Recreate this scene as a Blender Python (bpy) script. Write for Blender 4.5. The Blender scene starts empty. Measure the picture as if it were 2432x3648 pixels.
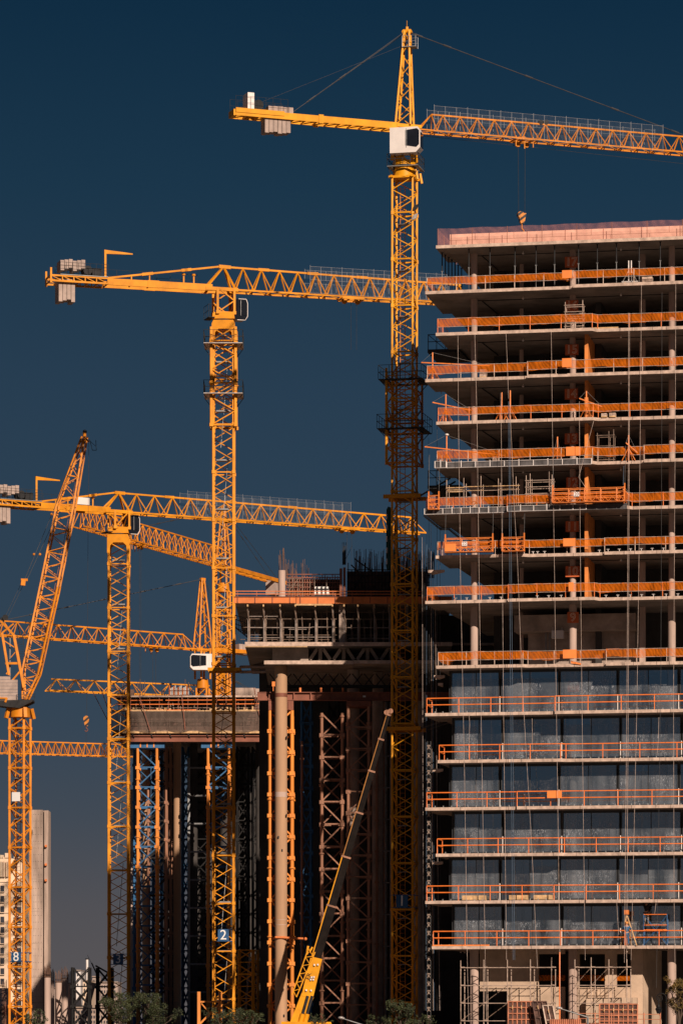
import bpy, math, random
from mathutils import Vector
R = math.radians
rnd = random.Random(7)
S = bpy.context.scene
COL = S.collection

# ---------------------------------------------------------------- camera, sky, sun, exposure
F, HY, CZ = 13600.0, 3660.0, 1.7          # focal length and horizon row in pixels of the 2432x3648 photograph, eye height
cam = bpy.data.cameras.new('camera')
cam.sensor_fit = 'VERTICAL'
cam.sensor_height = 36.0
cam.lens = F / 3648 * 36.0
cam.shift_y = (HY - 1824) / 3648
cam.clip_start = 1.0
cam.clip_end = 20000
camo = bpy.data.objects.new('camera', cam)
camo.location = (0, 0, CZ)
camo.rotation_euler = (R(90), 0, 0)
COL.objects.link(camo)
S.camera = camo

SUN_AZ, SUN_EL = 22.0, 29.0               # the sun stands behind the camera, to the right
wd = bpy.data.worlds.new('World')
S.world = wd
wd.use_nodes = True
nt = wd.node_tree
for n in list(nt.nodes):
    nt.nodes.remove(n)
out = nt.nodes.new('ShaderNodeOutputWorld')
bg = nt.nodes.new('ShaderNodeBackground')
sky = nt.nodes.new('ShaderNodeTexSky')
sky.sky_type = 'NISHITA'
sky.sun_disc = False
sky.sun_elevation = R(SUN_EL)
sky.sun_rotation = R(180 - SUN_AZ)
sky.air_density = 1.0
sky.dust_density = 0.6
sky.ozone_density = 3.0
tc = nt.nodes.new('ShaderNodeTexCoord')
sep = nt.nodes.new('ShaderNodeSeparateXYZ')
ramp = nt.nodes.new('ShaderNodeValToRGB')
cr = ramp.color_ramp
stops = [(0.0, (0.102, 0.090, 0.092)), (0.03, (0.080, 0.078, 0.088)), (0.055, (0.050, 0.064, 0.086)), (0.08, (0.033, 0.056, 0.086)), (0.115, (0.026, 0.051, 0.083)),
         (0.165, (0.019, 0.0445, 0.078)), (0.215, (0.0095, 0.034, 0.065)), (0.27, (0.003, 0.021, 0.048)), (1.0, (0.002, 0.010, 0.028))]
while len(cr.elements) < len(stops):
    cr.elements.new(0.5)
for e, (p, c) in zip(cr.elements, stops):
    e.position = p
    e.color = (*c, 1)
mix = nt.nodes.new('ShaderNodeMix')
mix.data_type = 'RGBA'
mix.blend_type = 'MIX'
mix.inputs[0].default_value = 0.004
sc_ = nt.nodes.new('ShaderNodeVectorMath')
sc_.operation = 'SCALE'
sc_.inputs['Scale'].default_value = 10.0     # the strength below brings it back
nt.links.new(tc.outputs['Generated'], sep.inputs[0])
nt.links.new(sep.outputs['Z'], ramp.inputs[0])
nt.links.new(ramp.outputs[0], sc_.inputs[0])
nt.links.new(sc_.outputs[0], mix.inputs[6])
nt.links.new(sky.outputs[0], mix.inputs[7])
nt.links.new(mix.outputs[2], bg.inputs[0])
bg.inputs[1].default_value = 0.0945
nt.links.new(bg.outputs[0], out.inputs[0])

sl = bpy.data.lights.new('sun', 'SUN')
sl.energy = 5.0
sl.angle = R(0.5)
sl.color = (1.0, 0.80, 0.64)
so = bpy.data.objects.new('sun', sl)
a_, e_ = R(SUN_AZ), R(SUN_EL)
so.rotation_euler = Vector((-math.sin(a_) * math.cos(e_), math.cos(a_) * math.cos(e_), -math.sin(e_))).to_track_quat('-Z', 'Y').to_euler()
so.location = (60, -100, 120)
COL.objects.link(so)
S.view_settings.view_transform = 'Standard'
S.view_settings.look = 'None'
S.view_settings.exposure = 0.12
S.view_settings.gamma = 1.0
S.render.engine = 'CYCLES'
S.cycles.max_bounces = 6
S.cycles.diffuse_bounces = 3
S.cycles.transparent_max_bounces = 24
S.cycles.use_denoising = True

# ---------------------------------------------------------------- helpers
def W(px, py, Y):
    """the point that the photograph's pixel (px, py) shows when it stands Y metres away"""
    return Vector(((px - 1216) * Y / F, Y, CZ + (HY - py) * Y / F))

def WX(px, Y): return (px - 1216) * Y / F
def WZ(py, Y): return CZ + (HY - py) * Y / F

ORG = {}
class MB:
    def __init__(s): s.v = []; s.f = []; s.s = []
    def add(s, pts, faces, smooth=False):
        n = len(s.v)
        s.v.extend([tuple(p) for p in pts])
        for f in faces:
            s.f.append(tuple(i + n for i in f)); s.s.append(smooth)
    def hexa(s, p): # bottom 4 then top 4
        s.add(p, [(3, 2, 1, 0), (4, 5, 6, 7), (0, 1, 5, 4), (1, 2, 6, 5), (2, 3, 7, 6), (3, 0, 4, 7)])
    def box(s, x0, x1, y0, y1, z0, z1):
        s.hexa([(x0, y0, z0), (x1, y0, z0), (x1, y1, z0), (x0, y1, z0), (x0, y0, z1), (x1, y0, z1), (x1, y1, z1), (x0, y1, z1)])
    def bar(s, p, q, w, h=None, up=(0, 0, 1)):
        p = Vector(p); q = Vector(q); d = (q - p)
        if d.length < 1e-5: return
        d.normalize(); h = h or w
        up = Vector(up)
        if abs(d.dot(up)) > 0.97: up = Vector((0.2, -1, 0)).normalized()
        a = d.cross(up).normalized() * (w / 2); b = a.cross(d).normalized() * (h / 2)
        s.hexa([p - a - b, p + a - b, q + a - b, q - a - b, p - a + b, p + a + b, q + a + b, q - a + b])
    def tube(s, p, q, r, n=8, r2=None, cap=True):
        p = Vector(p); q = Vector(q); d = (q - p)
        if d.length < 1e-5: return
        d.normalize(); r2 = r if r2 is None else r2
        up = Vector((0, 0, 1)) if abs(d.z) < 0.9 else Vector((0, -1, 0))
        a = d.cross(up).normalized(); b = a.cross(d)
        ring = [(math.cos(2 * math.pi * i / n), math.sin(2 * math.pi * i / n)) for i in range(n)]
        pts = [p + (a * c + b * t) * r for c, t in ring] + [q + (a * c + b * t) * r2 for c, t in ring]
        s.add(pts, [(i, (i + 1) % n, n + (i + 1) % n, n + i) for i in range(n)], n > 6)
        if cap:
            s.add(pts[:n], [tuple(range(n - 1, -1, -1))]); s.add(pts[n:], [tuple(range(n))])
    def prism(s, poly, vec):
        n = len(poly); vec = Vector(vec)
        b = [Vector(p) for p in poly]; t = [p + vec for p in b]
        s.add(b + t, [tuple(range(n - 1, -1, -1)), tuple(range(n, 2 * n))] + [(i, (i + 1) % n, n + (i + 1) % n, n + i) for i in range(n)])
    def quad(s, a, b, c, d): s.add([a, b, c, d], [(0, 1, 2, 3)])
    def ball(s, c, r, n=8, m=5, sz=1.0):
        c = Vector(c); pts = []; f = []
        for j in range(m + 1):
            t = math.pi * j / m
            for i in range(n):
                p = 2 * math.pi * i / n
                pts.append(c + Vector((r * math.sin(t) * math.cos(p), r * math.sin(t) * math.sin(p), r * sz * math.cos(t))))
        for j in range(m):
            for i in range(n):
                f.append((j * n + i, j * n + (i + 1) % n, (j + 1) * n + (i + 1) % n, (j + 1) * n + i))
        s.add(pts, f, True)
    def line(s, pts, r, n=4):
        for a, b in zip(pts[:-1], pts[1:]): s.tube(a, b, r, n, cap=False)
    def build(s, name, mat, parent=None, loc=None):
        o = ORG[parent.name] if parent else Vector(loc if loc is not None else s.base())
        me = bpy.data.meshes.new(name)
        me.from_pydata([(x - o.x, y - o.y, z - o.z) for x, y, z in s.v], [], s.f)
        me.polygons.foreach_set('use_smooth', s.s)
        for k in (mat if isinstance(mat, (list, tuple)) else [mat]): me.materials.append(k)
        ob = bpy.data.objects.new(name, me)
        COL.objects.link(ob)
        if parent: ob.parent = parent
        else: ob.location = o
        ORG[ob.name] = o
        return ob
    def base(s):
        xs = [p[0] for p in s.v]; ys = [p[1] for p in s.v]; zs = [p[2] for p in s.v]
        return Vector(((min(xs) + max(xs)) / 2, (min(ys) + max(ys)) / 2, min(zs)))

def thing(name, label, cat, loc, group=None):
    o = bpy.data.objects.new(name, None)
    o.empty_display_size = 0.3
    o.location = loc
    COL.objects.link(o)
    ORG[o.name] = Vector(loc)
    return tag(o, label, cat, group)

def tag(o, label, cat, group=None, kind=None):
    if label: o['label'] = label
    if cat: o['category'] = cat
    if group: o['group'] = group
    if kind: o['kind'] = kind
    return o

def text_mesh(name, txt, size, mat, parent, center, ux, uz, outline=None, depth=0.012):
    """lettering as a mesh: ux is the reading direction, uz is up"""
    cu = bpy.data.curves.new(name, 'FONT')
    cu.body = txt; cu.size = size; cu.align_x = 'CENTER'; cu.align_y = 'CENTER'
    if outline:
        cu.fill_mode = 'NONE'; cu.bevel_depth = outline; cu.bevel_resolution = 0
    else:
        cu.extrude = depth
    cu.resolution_u = 4
    t = bpy.data.objects.new('lettering', cu)
    COL.objects.link(t)
    dg = bpy.context.evaluated_depsgraph_get()
    me = bpy.data.meshes.new_from_object(t.evaluated_get(dg))
    bpy.data.objects.remove(t)
    ux = Vector(ux).normalized(); uz = Vector(uz).normalized(); un = ux.cross(uz)
    c = Vector(center); o = ORG[parent.name]
    for v in me.vertices:
        p = c + ux * v.co.x + uz * v.co.y + un * v.co.z - o
        v.co = p
    me.materials.clear(); me.materials.append(mat)
    ob = bpy.data.objects.new(name, me)
    COL.objects.link(ob); ob.parent = parent; ORG[ob.name] = o
    return ob

# ---------------------------------------------------------------- materials
def mat(name, col, rough=0.6, var=0.25, scale=1.5, metal=0.0, dark=None, streak=False, bump=0.0, spec=0.5):
    m = bpy.data.materials.new(name); m.use_nodes = True
    t = m.node_tree; b = t.nodes['Principled BSDF']
    b.inputs['Roughness'].default_value = rough
    b.inputs['Metallic'].default_value = metal
    b.inputs['Specular IOR Level'].default_value = spec
    g = t.nodes.new('ShaderNodeNewGeometry')
    mp = t.nodes.new('ShaderNodeMapping')
    t.links.new(g.outputs['Position'], mp.inputs[0])
    if streak: mp.inputs['Scale'].default_value = (1, 1, 0.12)
    nz = t.nodes.new('ShaderNodeTexNoise')
    nz.inputs['Scale'].default_value = scale; nz.inputs['Detail'].default_value = 6; nz.inputs['Roughness'].default_value = 0.65
    t.links.new(mp.outputs[0], nz.inputs['Vector'])
    mx = t.nodes.new('ShaderNodeMix'); mx.data_type = 'RGBA'
    d = dark or tuple(c * (1 - var) ** 2 for c in col)
    l = tuple(min(1, c * (1 + var * 0.6)) for c in col)
    mr = t.nodes.new('ShaderNodeMapRange'); mr.inputs[1].default_value = 0.32; mr.inputs[2].default_value = 0.68
    t.links.new(nz.outputs['Fac'], mr.inputs[0]); t.links.new(mr.outputs[0], mx.inputs[0])
    mx.inputs[6].default_value = (*d, 1); mx.inputs[7].default_value = (*l, 1)
    t.links.new(mx.outputs[2], b.inputs['Base Color'])
    if bump:
        bp = t.nodes.new('ShaderNodeBump'); bp.inputs['Strength'].default_value = bump; bp.inputs['Distance'].default_value = 0.05
        t.links.new(nz.outputs['Fac'], bp.inputs['Height']); t.links.new(bp.outputs[0], b.inputs['Normal'])
    return m

def net(name, col, lo, hi, wave=3.0, col2=None, diag=True):
    """woven safety net: part of the light passes between the threads; folds make it thicker and thinner"""
    m = bpy.data.materials.new(name); m.use_nodes = True
    t = m.node_tree; t.nodes.clear()
    o = t.nodes.new('ShaderNodeOutputMaterial')
    d = t.nodes.new('ShaderNodeBsdfDiffuse'); tl = t.nodes.new('ShaderNodeBsdfTranslucent'); tr = t.nodes.new('ShaderNodeBsdfTransparent')
    g = t.nodes.new('ShaderNodeNewGeometry'); mp = t.nodes.new('ShaderNodeMapping')
    t.links.new(g.outputs['Position'], mp.inputs[0])
    if diag: mp.inputs['Rotation'].default_value = (0, R(32), 0)
    wv = t.nodes.new('ShaderNodeTexWave'); wv.inputs['Scale'].default_value = wave; wv.inputs['Distortion'].default_value = 9.0
    wv.inputs['Detail'].default_value = 3; wv.inputs['Detail Scale'].default_value = 0.7
    nz = t.nodes.new('ShaderNodeTexNoise'); nz.inputs['Scale'].default_value = 1.7; nz.inputs['Detail'].default_value = 4
    t.links.new(mp.outputs[0], wv.inputs[0]); t.links.new(g.outputs['Position'], nz.inputs['Vector'])
    mul = t.nodes.new('ShaderNodeMix'); mul.data_type = 'FLOAT'; mul.inputs[0].default_value = 0.78
    t.links.new(wv.outputs['Fac'], mul.inputs[2]); t.links.new(nz.outputs['Fac'], mul.inputs[3])
    mr = t.nodes.new('ShaderNodeMapRange'); mr.inputs[1].default_value = 0.22; mr.inputs[2].default_value = 0.78
    mr.inputs[3].default_value = lo; mr.inputs[4].default_value = hi
    t.links.new(mul.outputs[0], mr.inputs[0])
    d.inputs[0].default_value = (*col, 1); tl.inputs[0].default_value = (*(col2 or col), 1)
    m1 = t.nodes.new('ShaderNodeMixShader'); m1.inputs[0].default_value = 0.25
    t.links.new(d.outputs[0], m1.inputs[1]); t.links.new(tl.outputs[0], m1.inputs[2])
    m2 = t.nodes.new('ShaderNodeMixShader')
    t.links.new(mr.outputs[0], m2.inputs[0]); t.links.new(m1.outputs[0], m2.inputs[1]); t.links.new(tr.outputs[0], m2.inputs[2])
    t.links.new(m2.outputs[0], o.inputs[0])
    return m

def film_glass(name, film=0.03, crease=0.35):
    """window glass still under its torn protective film"""
    m = bpy.data.materials.new(name); m.use_nodes = True
    t = m.node_tree; t.nodes.clear()
    o = t.nodes.new('ShaderNodeOutputMaterial')
    tr = t.nodes.new('ShaderNodeBsdfTransparent'); tr.inputs[0].default_value = (0.66, 0.76, 0.82, 1)
    gl = t.nodes.new('ShaderNodeBsdfGlossy'); gl.inputs[0].default_value = (0.82, 0.94, 1, 1); gl.inputs['Roughness'].default_value = 0.06
    df = t.nodes.new('ShaderNodeBsdfDiffuse'); df.inputs[0].default_value = (0.55, 0.52, 0.52, 1)
    m1 = t.nodes.new('ShaderNodeMixShader'); m1.inputs[0].default_value = 0.46
    t.links.new(tr.outputs[0], m1.inputs[1]); t.links.new(gl.outputs[0], m1.inputs[2])
    g = t.nodes.new('ShaderNodeNewGeometry')
    # creases: thin distorted ridges, in patches
    mp = t.nodes.new('ShaderNodeMapping'); mp.inputs['Scale'].default_value = (7.0, 7.0, 1.6); mp.inputs['Rotation'].default_value = (0, R(25), 0)
    t.links.new(g.outputs['Position'], mp.inputs[0])
    n1 = t.nodes.new('ShaderNodeTexNoise'); n1.inputs['Scale'].default_value = 0.9; n1.inputs['Detail'].default_value = 3; n1.inputs['Distortion'].default_value = 1.5
    t.links.new(mp.outputs[0], n1.inputs['Vector'])
    ab = t.nodes.new('ShaderNodeMath'); ab.operation = 'SUBTRACT'; ab.inputs[1].default_value = 0.5
    ab2 = t.nodes.new('ShaderNodeMath'); ab2.operation = 'ABSOLUTE'
    t.links.new(n1.outputs['Fac'], ab.inputs[0]); t.links.new(ab.outputs[0], ab2.inputs[0])
    rg = t.nodes.new('ShaderNodeMapRange'); rg.inputs[1].default_value = 0.010; rg.inputs[2].default_value = 0.001
    t.links.new(ab2.outputs[0], rg.inputs[0])
    n2 = t.nodes.new('ShaderNodeTexNoise'); n2.inputs['Scale'].default_value = 0.55; n2.inputs['Detail'].default_value = 4
    t.links.new(g.outputs['Position'], n2.inputs['Vector'])
    r2 = t.nodes.new('ShaderNodeMapRange'); r2.inputs[1].default_value = 0.44; r2.inputs[2].default_value = 0.6
    t.links.new(n2.outputs['Fac'], r2.inputs[0])
    mu = t.nodes.new('ShaderNodeMath'); mu.operation = 'MULTIPLY'
    t.links.new(rg.outputs[0], mu.inputs[0]); t.links.new(r2.outputs[0], mu.inputs[1])
    n3 = t.nodes.new('ShaderNodeTexNoise'); n3.inputs['Scale'].default_value = 0.35; n3.inputs['Detail'].default_value = 5
    mp3 = t.nodes.new('ShaderNodeMapping'); mp3.inputs['Scale'].default_value = (2.6, 2.6, 0.5)
    t.links.new(g.outputs['Position'], mp3.inputs[0]); t.links.new(mp3.outputs[0], n3.inputs['Vector'])
    r3 = t.nodes.new('ShaderNodeMapRange'); r3.inputs[1].default_value = 0.30; r3.inputs[2].default_value = 0.72; r3.inputs[4].default_value = film
    t.links.new(n3.outputs['Fac'], r3.inputs[0])
    mxx = t.nodes.new('ShaderNodeMath'); mxx.operation = 'MAXIMUM'
    sc = t.nodes.new('ShaderNodeMath'); sc.operation = 'MULTIPLY'; sc.inputs[1].default_value = crease
    t.links.new(mu.outputs[0], sc.inputs[0])
    t.links.new(sc.outputs[0], mxx.inputs[0]); t.links.new(r3.outputs[0], mxx.inputs[1])
    m2 = t.nodes.new('ShaderNodeMixShader')
    t.links.new(mxx.outputs[0], m2.inputs[0]); t.links.new(m1.outputs[0], m2.inputs[1]); t.links.new(df.outputs[0], m2.inputs[2])
    t.links.new(m2.outputs[0], o.inputs[0])
    return m

def film_sheet(name):
    """clear plastic film hanging before the glass: mostly see-through, milky in patches, with bright creases"""
    m = film_glass(name, 0.15, 1.0)
    t = m.node_tree
    for n in t.nodes:
        if n.type == 'BSDF_TRANSPARENT': n.inputs[0].default_value = (0.93, 0.93, 0.93, 1)
        if n.type == 'BSDF_GLOSSY': n.inputs['Roughness'].default_value = 0.25
        if n.type == 'BSDF_DIFFUSE': n.inputs[0].default_value = (0.60, 0.66, 0.74, 1)
        if n.type == 'MIX_SHADER' and abs(n.inputs[0].default_value - 0.46) < 1e-3: n.inputs[0].default_value = 0.05
    return m

def panel_mat(name, col, line, sx, sz):
    """sheet material with butt joints, laid in courses"""
    m = mat(name, col, 0.8, 0.16, 1.2)
    t = m.node_tree; b = t.nodes['Principled BSDF']
    g = t.nodes.new('ShaderNodeNewGeometry'); sp = t.nodes.new('ShaderNodeSeparateXYZ'); cb = t.nodes.new('ShaderNodeCombineXYZ')
    t.links.new(g.outputs['Position'], sp.inputs[0]); t.links.new(sp.outputs['X'], cb.inputs[0]); t.links.new(sp.outputs['Z'], cb.inputs[1])
    br = t.nodes.new('ShaderNodeTexBrick')
    br.inputs['Scale'].default_value = 1.0; br.inputs['Brick Width'].default_value = sx; br.inputs['Row Height'].default_value = sz
    br.inputs['Mortar Size'].default_value = 0.018
    t.links.new(cb.outputs[0], br.inputs['Vector'])
    mx = t.nodes.new('ShaderNodeMix'); mx.data_type = 'RGBA'
    src = b.inputs['Base Color'].links[0].from_socket
    t.links.new(br.outputs['Fac'], mx.inputs[0]); t.links.new(src, mx.inputs[6]); mx.inputs[7].default_value = (*line, 1)
    t.links.new(mx.outputs[2], b.inputs['Base Color'])
    return m

def stripe_mat(name, a, b, sc):
    """slanting warning stripes"""
    m = mat(name, a, 0.5, 0.2, 3)
    t = m.node_tree; bs = t.nodes['Principled BSDF']
    g = t.nodes.new('ShaderNodeNewGeometry'); mp = t.nodes.new('ShaderNodeMapping'); mp.inputs['Rotation'].default_value = (0, R(40), 0)
    wv = t.nodes.new('ShaderNodeTexWave'); wv.bands_direction = 'Z'; wv.wave_profile = 'SAW'; wv.inputs['Scale'].default_value = sc * .31
    th = t.nodes.new('ShaderNodeMath'); th.operation = 'GREATER_THAN'; th.inputs[1].default_value = 0.55
    mx = t.nodes.new('ShaderNodeMix'); mx.data_type = 'RGBA'
    src = bs.inputs['Base Color'].links[0].from_socket
    t.links.new(g.outputs['Position'], mp.inputs[0]); t.links.new(mp.outputs[0], wv.inputs[0]); t.links.new(wv.outputs['Fac'], th.inputs[0])
    t.links.new(th.outputs[0], mx.inputs[0]); t.links.new(src, mx.inputs[6]); mx.inputs[7].default_value = (*b, 1)
    t.links.new(mx.outputs[2], bs.inputs['Base Color'])
    return m

M = {}
M['yellow'] = mat('crane paint yellow', (0.77, 0.335, 0.010), 0.5, 0.16, 0.7, spec=0.22)
M['yellow2'] = mat('crane paint amber', (0.73, 0.285, 0.010), 0.5, 0.18, 0.7, spec=0.22)
M['yellow3'] = mat('crane paint orange', (0.69, 0.24, 0.013), 0.5, 0.2, 0.7, spec=0.22)
M['white'] = mat('white cab paint', (0.74, 0.70, 0.68), 0.4, 0.06, 0.8)
M['dark'] = mat('dark steel', (0.030, 0.031, 0.034), 0.7, 0.3, 2, spec=0.2)
M['grey'] = mat('galvanised steel', (0.26, 0.27, 0.28), 0.5, 0.2, 2, metal=0.3)
M['rope'] = mat('steel rope', (0.05, 0.05, 0.055), 0.6, 0.2, 2)
M['whiterope'] = mat('pale rope', (0.62, 0.50, 0.44), 0.8, 0.3, 3)
M['bluerope'] = mat('blue rope', (0.13, 0.20, 0.30), 0.8, 0.2, 3)
M['ballast'] = mat('ballast concrete', (0.42, 0.33, 0.29), 0.85, 0.16, 1.4, bump=0.2)
M['conc'] = mat('raw concrete', (0.40, 0.315, 0.265), 0.88, 0.22, 0.9, bump=0.25)
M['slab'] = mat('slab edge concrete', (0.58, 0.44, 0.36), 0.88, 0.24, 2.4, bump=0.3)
M['screed'] = mat('dusty bounce-dimming screed', (0.17, 0.145, 0.13), 0.92, 0.3, 0.7)  # floor dust, also darkened to cut light bounced onto the ceilings
M['soffit'] = mat('shade-darkened soffit', (0.30, 0.255, 0.225), 0.9, 0.28, 0.45)  # same concrete as the edges, shade of the underside put into the colour
M['colc'] = mat('column concrete', (0.50, 0.375, 0.32), 0.85, 0.2, 1.1, streak=True)
M['core'] = mat('shade-darkened concrete', (0.055, 0.050, 0.048), 0.9, 0.3, 0.5)  # raw concrete painted nearly black to stand for the unlit interior
M['wallc'] = mat('ground floor wall concrete', (0.56, 0.42, 0.31), 0.9, 0.16, 0.55, bump=0.2)
M['pylon'] = mat('pylon concrete', (0.52, 0.40, 0.335), 0.9, 0.34, 0.9, streak=True, bump=0.3)
M['bigcol'] = mat('big column concrete', (0.46, 0.28, 0.165), 0.8, 0.14, 0.8, streak=True)
M['rust'] = mat('red primer steel', (0.25, 0.085, 0.05), 0.7, 0.22, 0.9)
M['rustor'] = mat('orange primer steel', (0.70, 0.20, 0.05), 0.7, 0.16, 0.9)
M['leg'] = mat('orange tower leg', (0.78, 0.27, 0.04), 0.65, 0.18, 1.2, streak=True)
M['legb'] = mat('shade-browned tower leg', (0.34, 0.165, 0.10), 0.65, 0.25, 1.2, streak=True)  # shaded copy of the orange leg, the shade put in as brown
M['blue'] = mat('blue steel', (0.02, 0.13, 0.31), 0.6, 0.25, 1)
M['bluep'] = mat('sign plate blue', (0.01, 0.085, 0.23), 0.5, 0.1, 1)
M['signw'] = mat('white lettering', (0.8, 0.8, 0.8), 0.6, 0.03, 1)
M['signr'] = mat('floor sign red', (0.62, 0.13, 0.03), 0.7, 0.12, 1)
M['signo'] = mat('floor sign outline', (0.95, 0.62, 0.45), 0.7, 0.03, 1)
M['rail'] = mat('orange rail paint', (0.86, 0.20, 0.025), 0.55, 0.12, 2)
M['gond'] = mat('gondola paint', (0.76, 0.21, 0.03), 0.55, 0.2, 2)
M['board'] = mat('orange board', (0.86, 0.25, 0.05), 0.7, 0.08, 1)
M['ply'] = mat('orange plywood', (0.74, 0.25, 0.055), 0.75, 0.15, 1.6)
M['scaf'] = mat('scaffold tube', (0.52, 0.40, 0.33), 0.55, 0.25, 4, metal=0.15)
M['boomyel'] = mat('boom edge yellow', (0.42, 0.17, 0.02), 0.6, 0.25, 0.8)
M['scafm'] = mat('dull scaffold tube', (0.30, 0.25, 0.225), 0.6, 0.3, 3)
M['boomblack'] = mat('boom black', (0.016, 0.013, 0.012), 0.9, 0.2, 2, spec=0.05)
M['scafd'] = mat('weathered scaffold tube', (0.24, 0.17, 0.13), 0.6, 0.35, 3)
M['timber'] = mat('formwork timber', (0.62, 0.40, 0.20), 0.8, 0.25, 3)
M['tray'] = mat('aluminium frame', (0.50, 0.47, 0.46), 0.45, 0.15, 3, metal=0.3)
M['traypan'] = mat('frame infill panel', (0.085, 0.08, 0.085), 0.7, 0.55, 1.6)
M['frame'] = mat('window frame', (0.03, 0.034, 0.04), 0.5, 0.2, 2)
M['glass'] = film_glass('window glass')
M['film'] = net('film', (0.5, 0.5, 0.5), 0.9, 0.95, 1.0)
M['film'] = film_sheet('protective film')
M['cabglass'] = mat('cab glass', (0.012, 0.014, 0.02), 0.08, 0.1, 1)
M['net'] = net('orange net', (0.86, 0.21, 0.014), 0.22, 0.74, 1.3, (0.85, 0.24, 0.014))
M['netp'] = net('pink net', (0.80, 0.36, 0.32), 0.70, 0.88, 0.5, (0.7, 0.35, 0.3))
M['netg'] = net('grey debris net', (0.17, 0.13, 0.11), 0.2, 0.5, 0.4, diag=False)
M['mesh'] = net('wire mesh', (0.30, 0.33, 0.36), 0.93, 0.96, 1.0, diag=False)
M['netgreen'] = mat('green sheeting', (0.01, 0.075, 0.065), 0.6, 0.3, 2)
M['parapet'] = panel_mat('parapet boards', (0.86, 0.50, 0.38), (0.30, 0.14, 0.09), 2.9, 0.55)
M['city'] = mat('pale stone', (0.72, 0.56, 0.42), 0.9, 0.1, 0.4)
M['city2'] = mat('far building plaster', (0.40, 0.32, 0.28), 0.9, 0.2, 0.3)
M['cityd'] = mat('far window glass', (0.04, 0.045, 0.06), 0.3, 0.2, 1)
M['rebar'] = mat('rebar', (0.16, 0.085, 0.055), 0.8, 0.3, 3)
M['ground'] = mat('site ground', (0.16, 0.125, 0.10), 0.95, 0.3, 0.05)
M['leaf'] = mat('green leaf', (0.050, 0.062, 0.020), 0.65, 0.5, 1.6, dark=(0.012, 0.02, 0.01))
M['leafa'] = mat('autumn leaf', (0.20, 0.115, 0.03), 0.6, 0.5, 2.0, dark=(0.05, 0.055, 0.015))
M['bark'] = mat('bark', (0.08, 0.055, 0.04), 0.9, 0.3, 3)
M['black'] = mat('black paint', (0.011, 0.011, 0.012), 0.5, 0.2, 2, spec=0.25)
M['formred'] = mat('formwork frame red', (0.52, 0.19, 0.10), 0.7, 0.3, 2)
M['formpan'] = mat('formwork sheet', (0.12, 0.06, 0.045), 0.75, 0.5, 3)
M['cloth_blue'] = mat('blue overalls', (0.03, 0.12, 0.26), 0.85, 0.2, 8)
M['cloth_dark'] = mat('dark jacket', (0.02, 0.02, 0.024), 0.85, 0.2, 8)
M['cloth_grey'] = mat('grey trousers', (0.20, 0.18, 0.17), 0.85, 0.2, 8)
M['skin'] = mat('skin', (0.5, 0.28, 0.19), 0.6, 0.05, 8)
M['helmet'] = mat('orange helmet', (0.8, 0.3, 0.04), 0.4, 0.05, 3)
M['hazard'] = stripe_mat('hook block paint', (0.66, 0.24, 0.03), (0.015, 0.015, 0.018), 2.6)

# ---------------------------------------------------------------- ground
g = MB(); g.add([(-9000, -400, 0), (9000, -400, 0), (9000, 12000, 0), (-9000, 12000, 0)], [(0, 1, 2, 3)])
tag(g.build('ground', M['ground'], loc=(0, 0, 0)), None, None, None, 'structure')

# ================================================================ THE TOWER UNDER CONSTRUCTION
PSI = R(10.5)
U = Vector((math.cos(PSI), -math.sin(PSI), 0)); V = Vector((math.sin(PSI), math.cos(PSI), 0))
TO = Vector((WX(1535, 290), 290, 0))
def TW(u, v, z): return TO + U * u + V * v + Vector((0, 0, z))
def T(px, py, v=0.0):
    """tower coordinates (u along the front, v inward, z) of a pixel lying v metres behind the front plane"""
    kx = (px - 1216) / F
    t = (v + TO.x * math.sin(PSI) + TO.y * math.cos(PSI)) / (kx * math.sin(PSI) + math.cos(PSI))
    u = (t * kx - TO.x) * math.cos(PSI) - (t - TO.y) * math.sin(PSI)
    return u, v, CZ + t * (HY - py) / F
def TU(px, v=0.0): return T(px, 0, v)[0]
def TZ(px, py, v=0.0): return T(px, py, v)[2]
def TP(px, py, v=0.0): return TW(*T(px, py, v))
def tbox(mb, u0, u1, v0, v1, z0, z1):
    mb.hexa([TW(u0, v0, z0), TW(u1, v0, z0), TW(u1, v1, z0), TW(u0, v1, z0), TW(u0, v0, z1), TW(u1, v0, z1), TW(u1, v1, z1), TW(u0, v1, z1)])

UR, VB = 27.0, 24.0
# floor: slab top row at px 1690, left corner px, jogs of the edge (px, new v), edge kind
FL = [
 (18, 869, 1552, [], 'roof'),
 (17, 1031, 1514, [(2039, -0.55)], 'net'),
 (16, 1181, 1551, [(2107, 0.55)], 'net'),
 (15, 1345, 1514, [(1878, -0.55)], 'net'),
 (14, 1498, 1553, [(2110, 0.4)], 'net'),
 (13, 1653, 1549, [(2108, 0.45), (2290, -0.1)], 'net'),
 (12, 1817, 1511, [(1805, -0.5), (2232, 0.1)], 'net'),
 (11, 1976, 1551, [(1865, 0.3), (2150, -0.1)], 'net'),
 (10, 2137, 1514, [(1809, -0.4), (2117, 0.2)], 'net'),
 (9, 2369, 1553, [(1860, 0.3), (2156, -0.15)], 'net'),
 (8, 2538, 1514, [(1975, -0.35)], 'rail'),
 (7, 2706, 1558, [(1995, 0.35)], 'rail'),
 (6, 2875, 1514, [(1840, -0.3)], 'rail'),
 (5, 3040, 1551, [(1990, 0.3)], 'rail'),
 (4, 3208, 1514, [(2085, -0.25)], 'rail'),
 (3, 3370, 1537, [], 'rail'),
]
TH = 0.235
tower = thing('tower_building', 'unfinished concrete tower with open upper floors and glazed lower floors', 'building', TW(0, 0, 0))
ZS = {}
EDGE = {}
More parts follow.
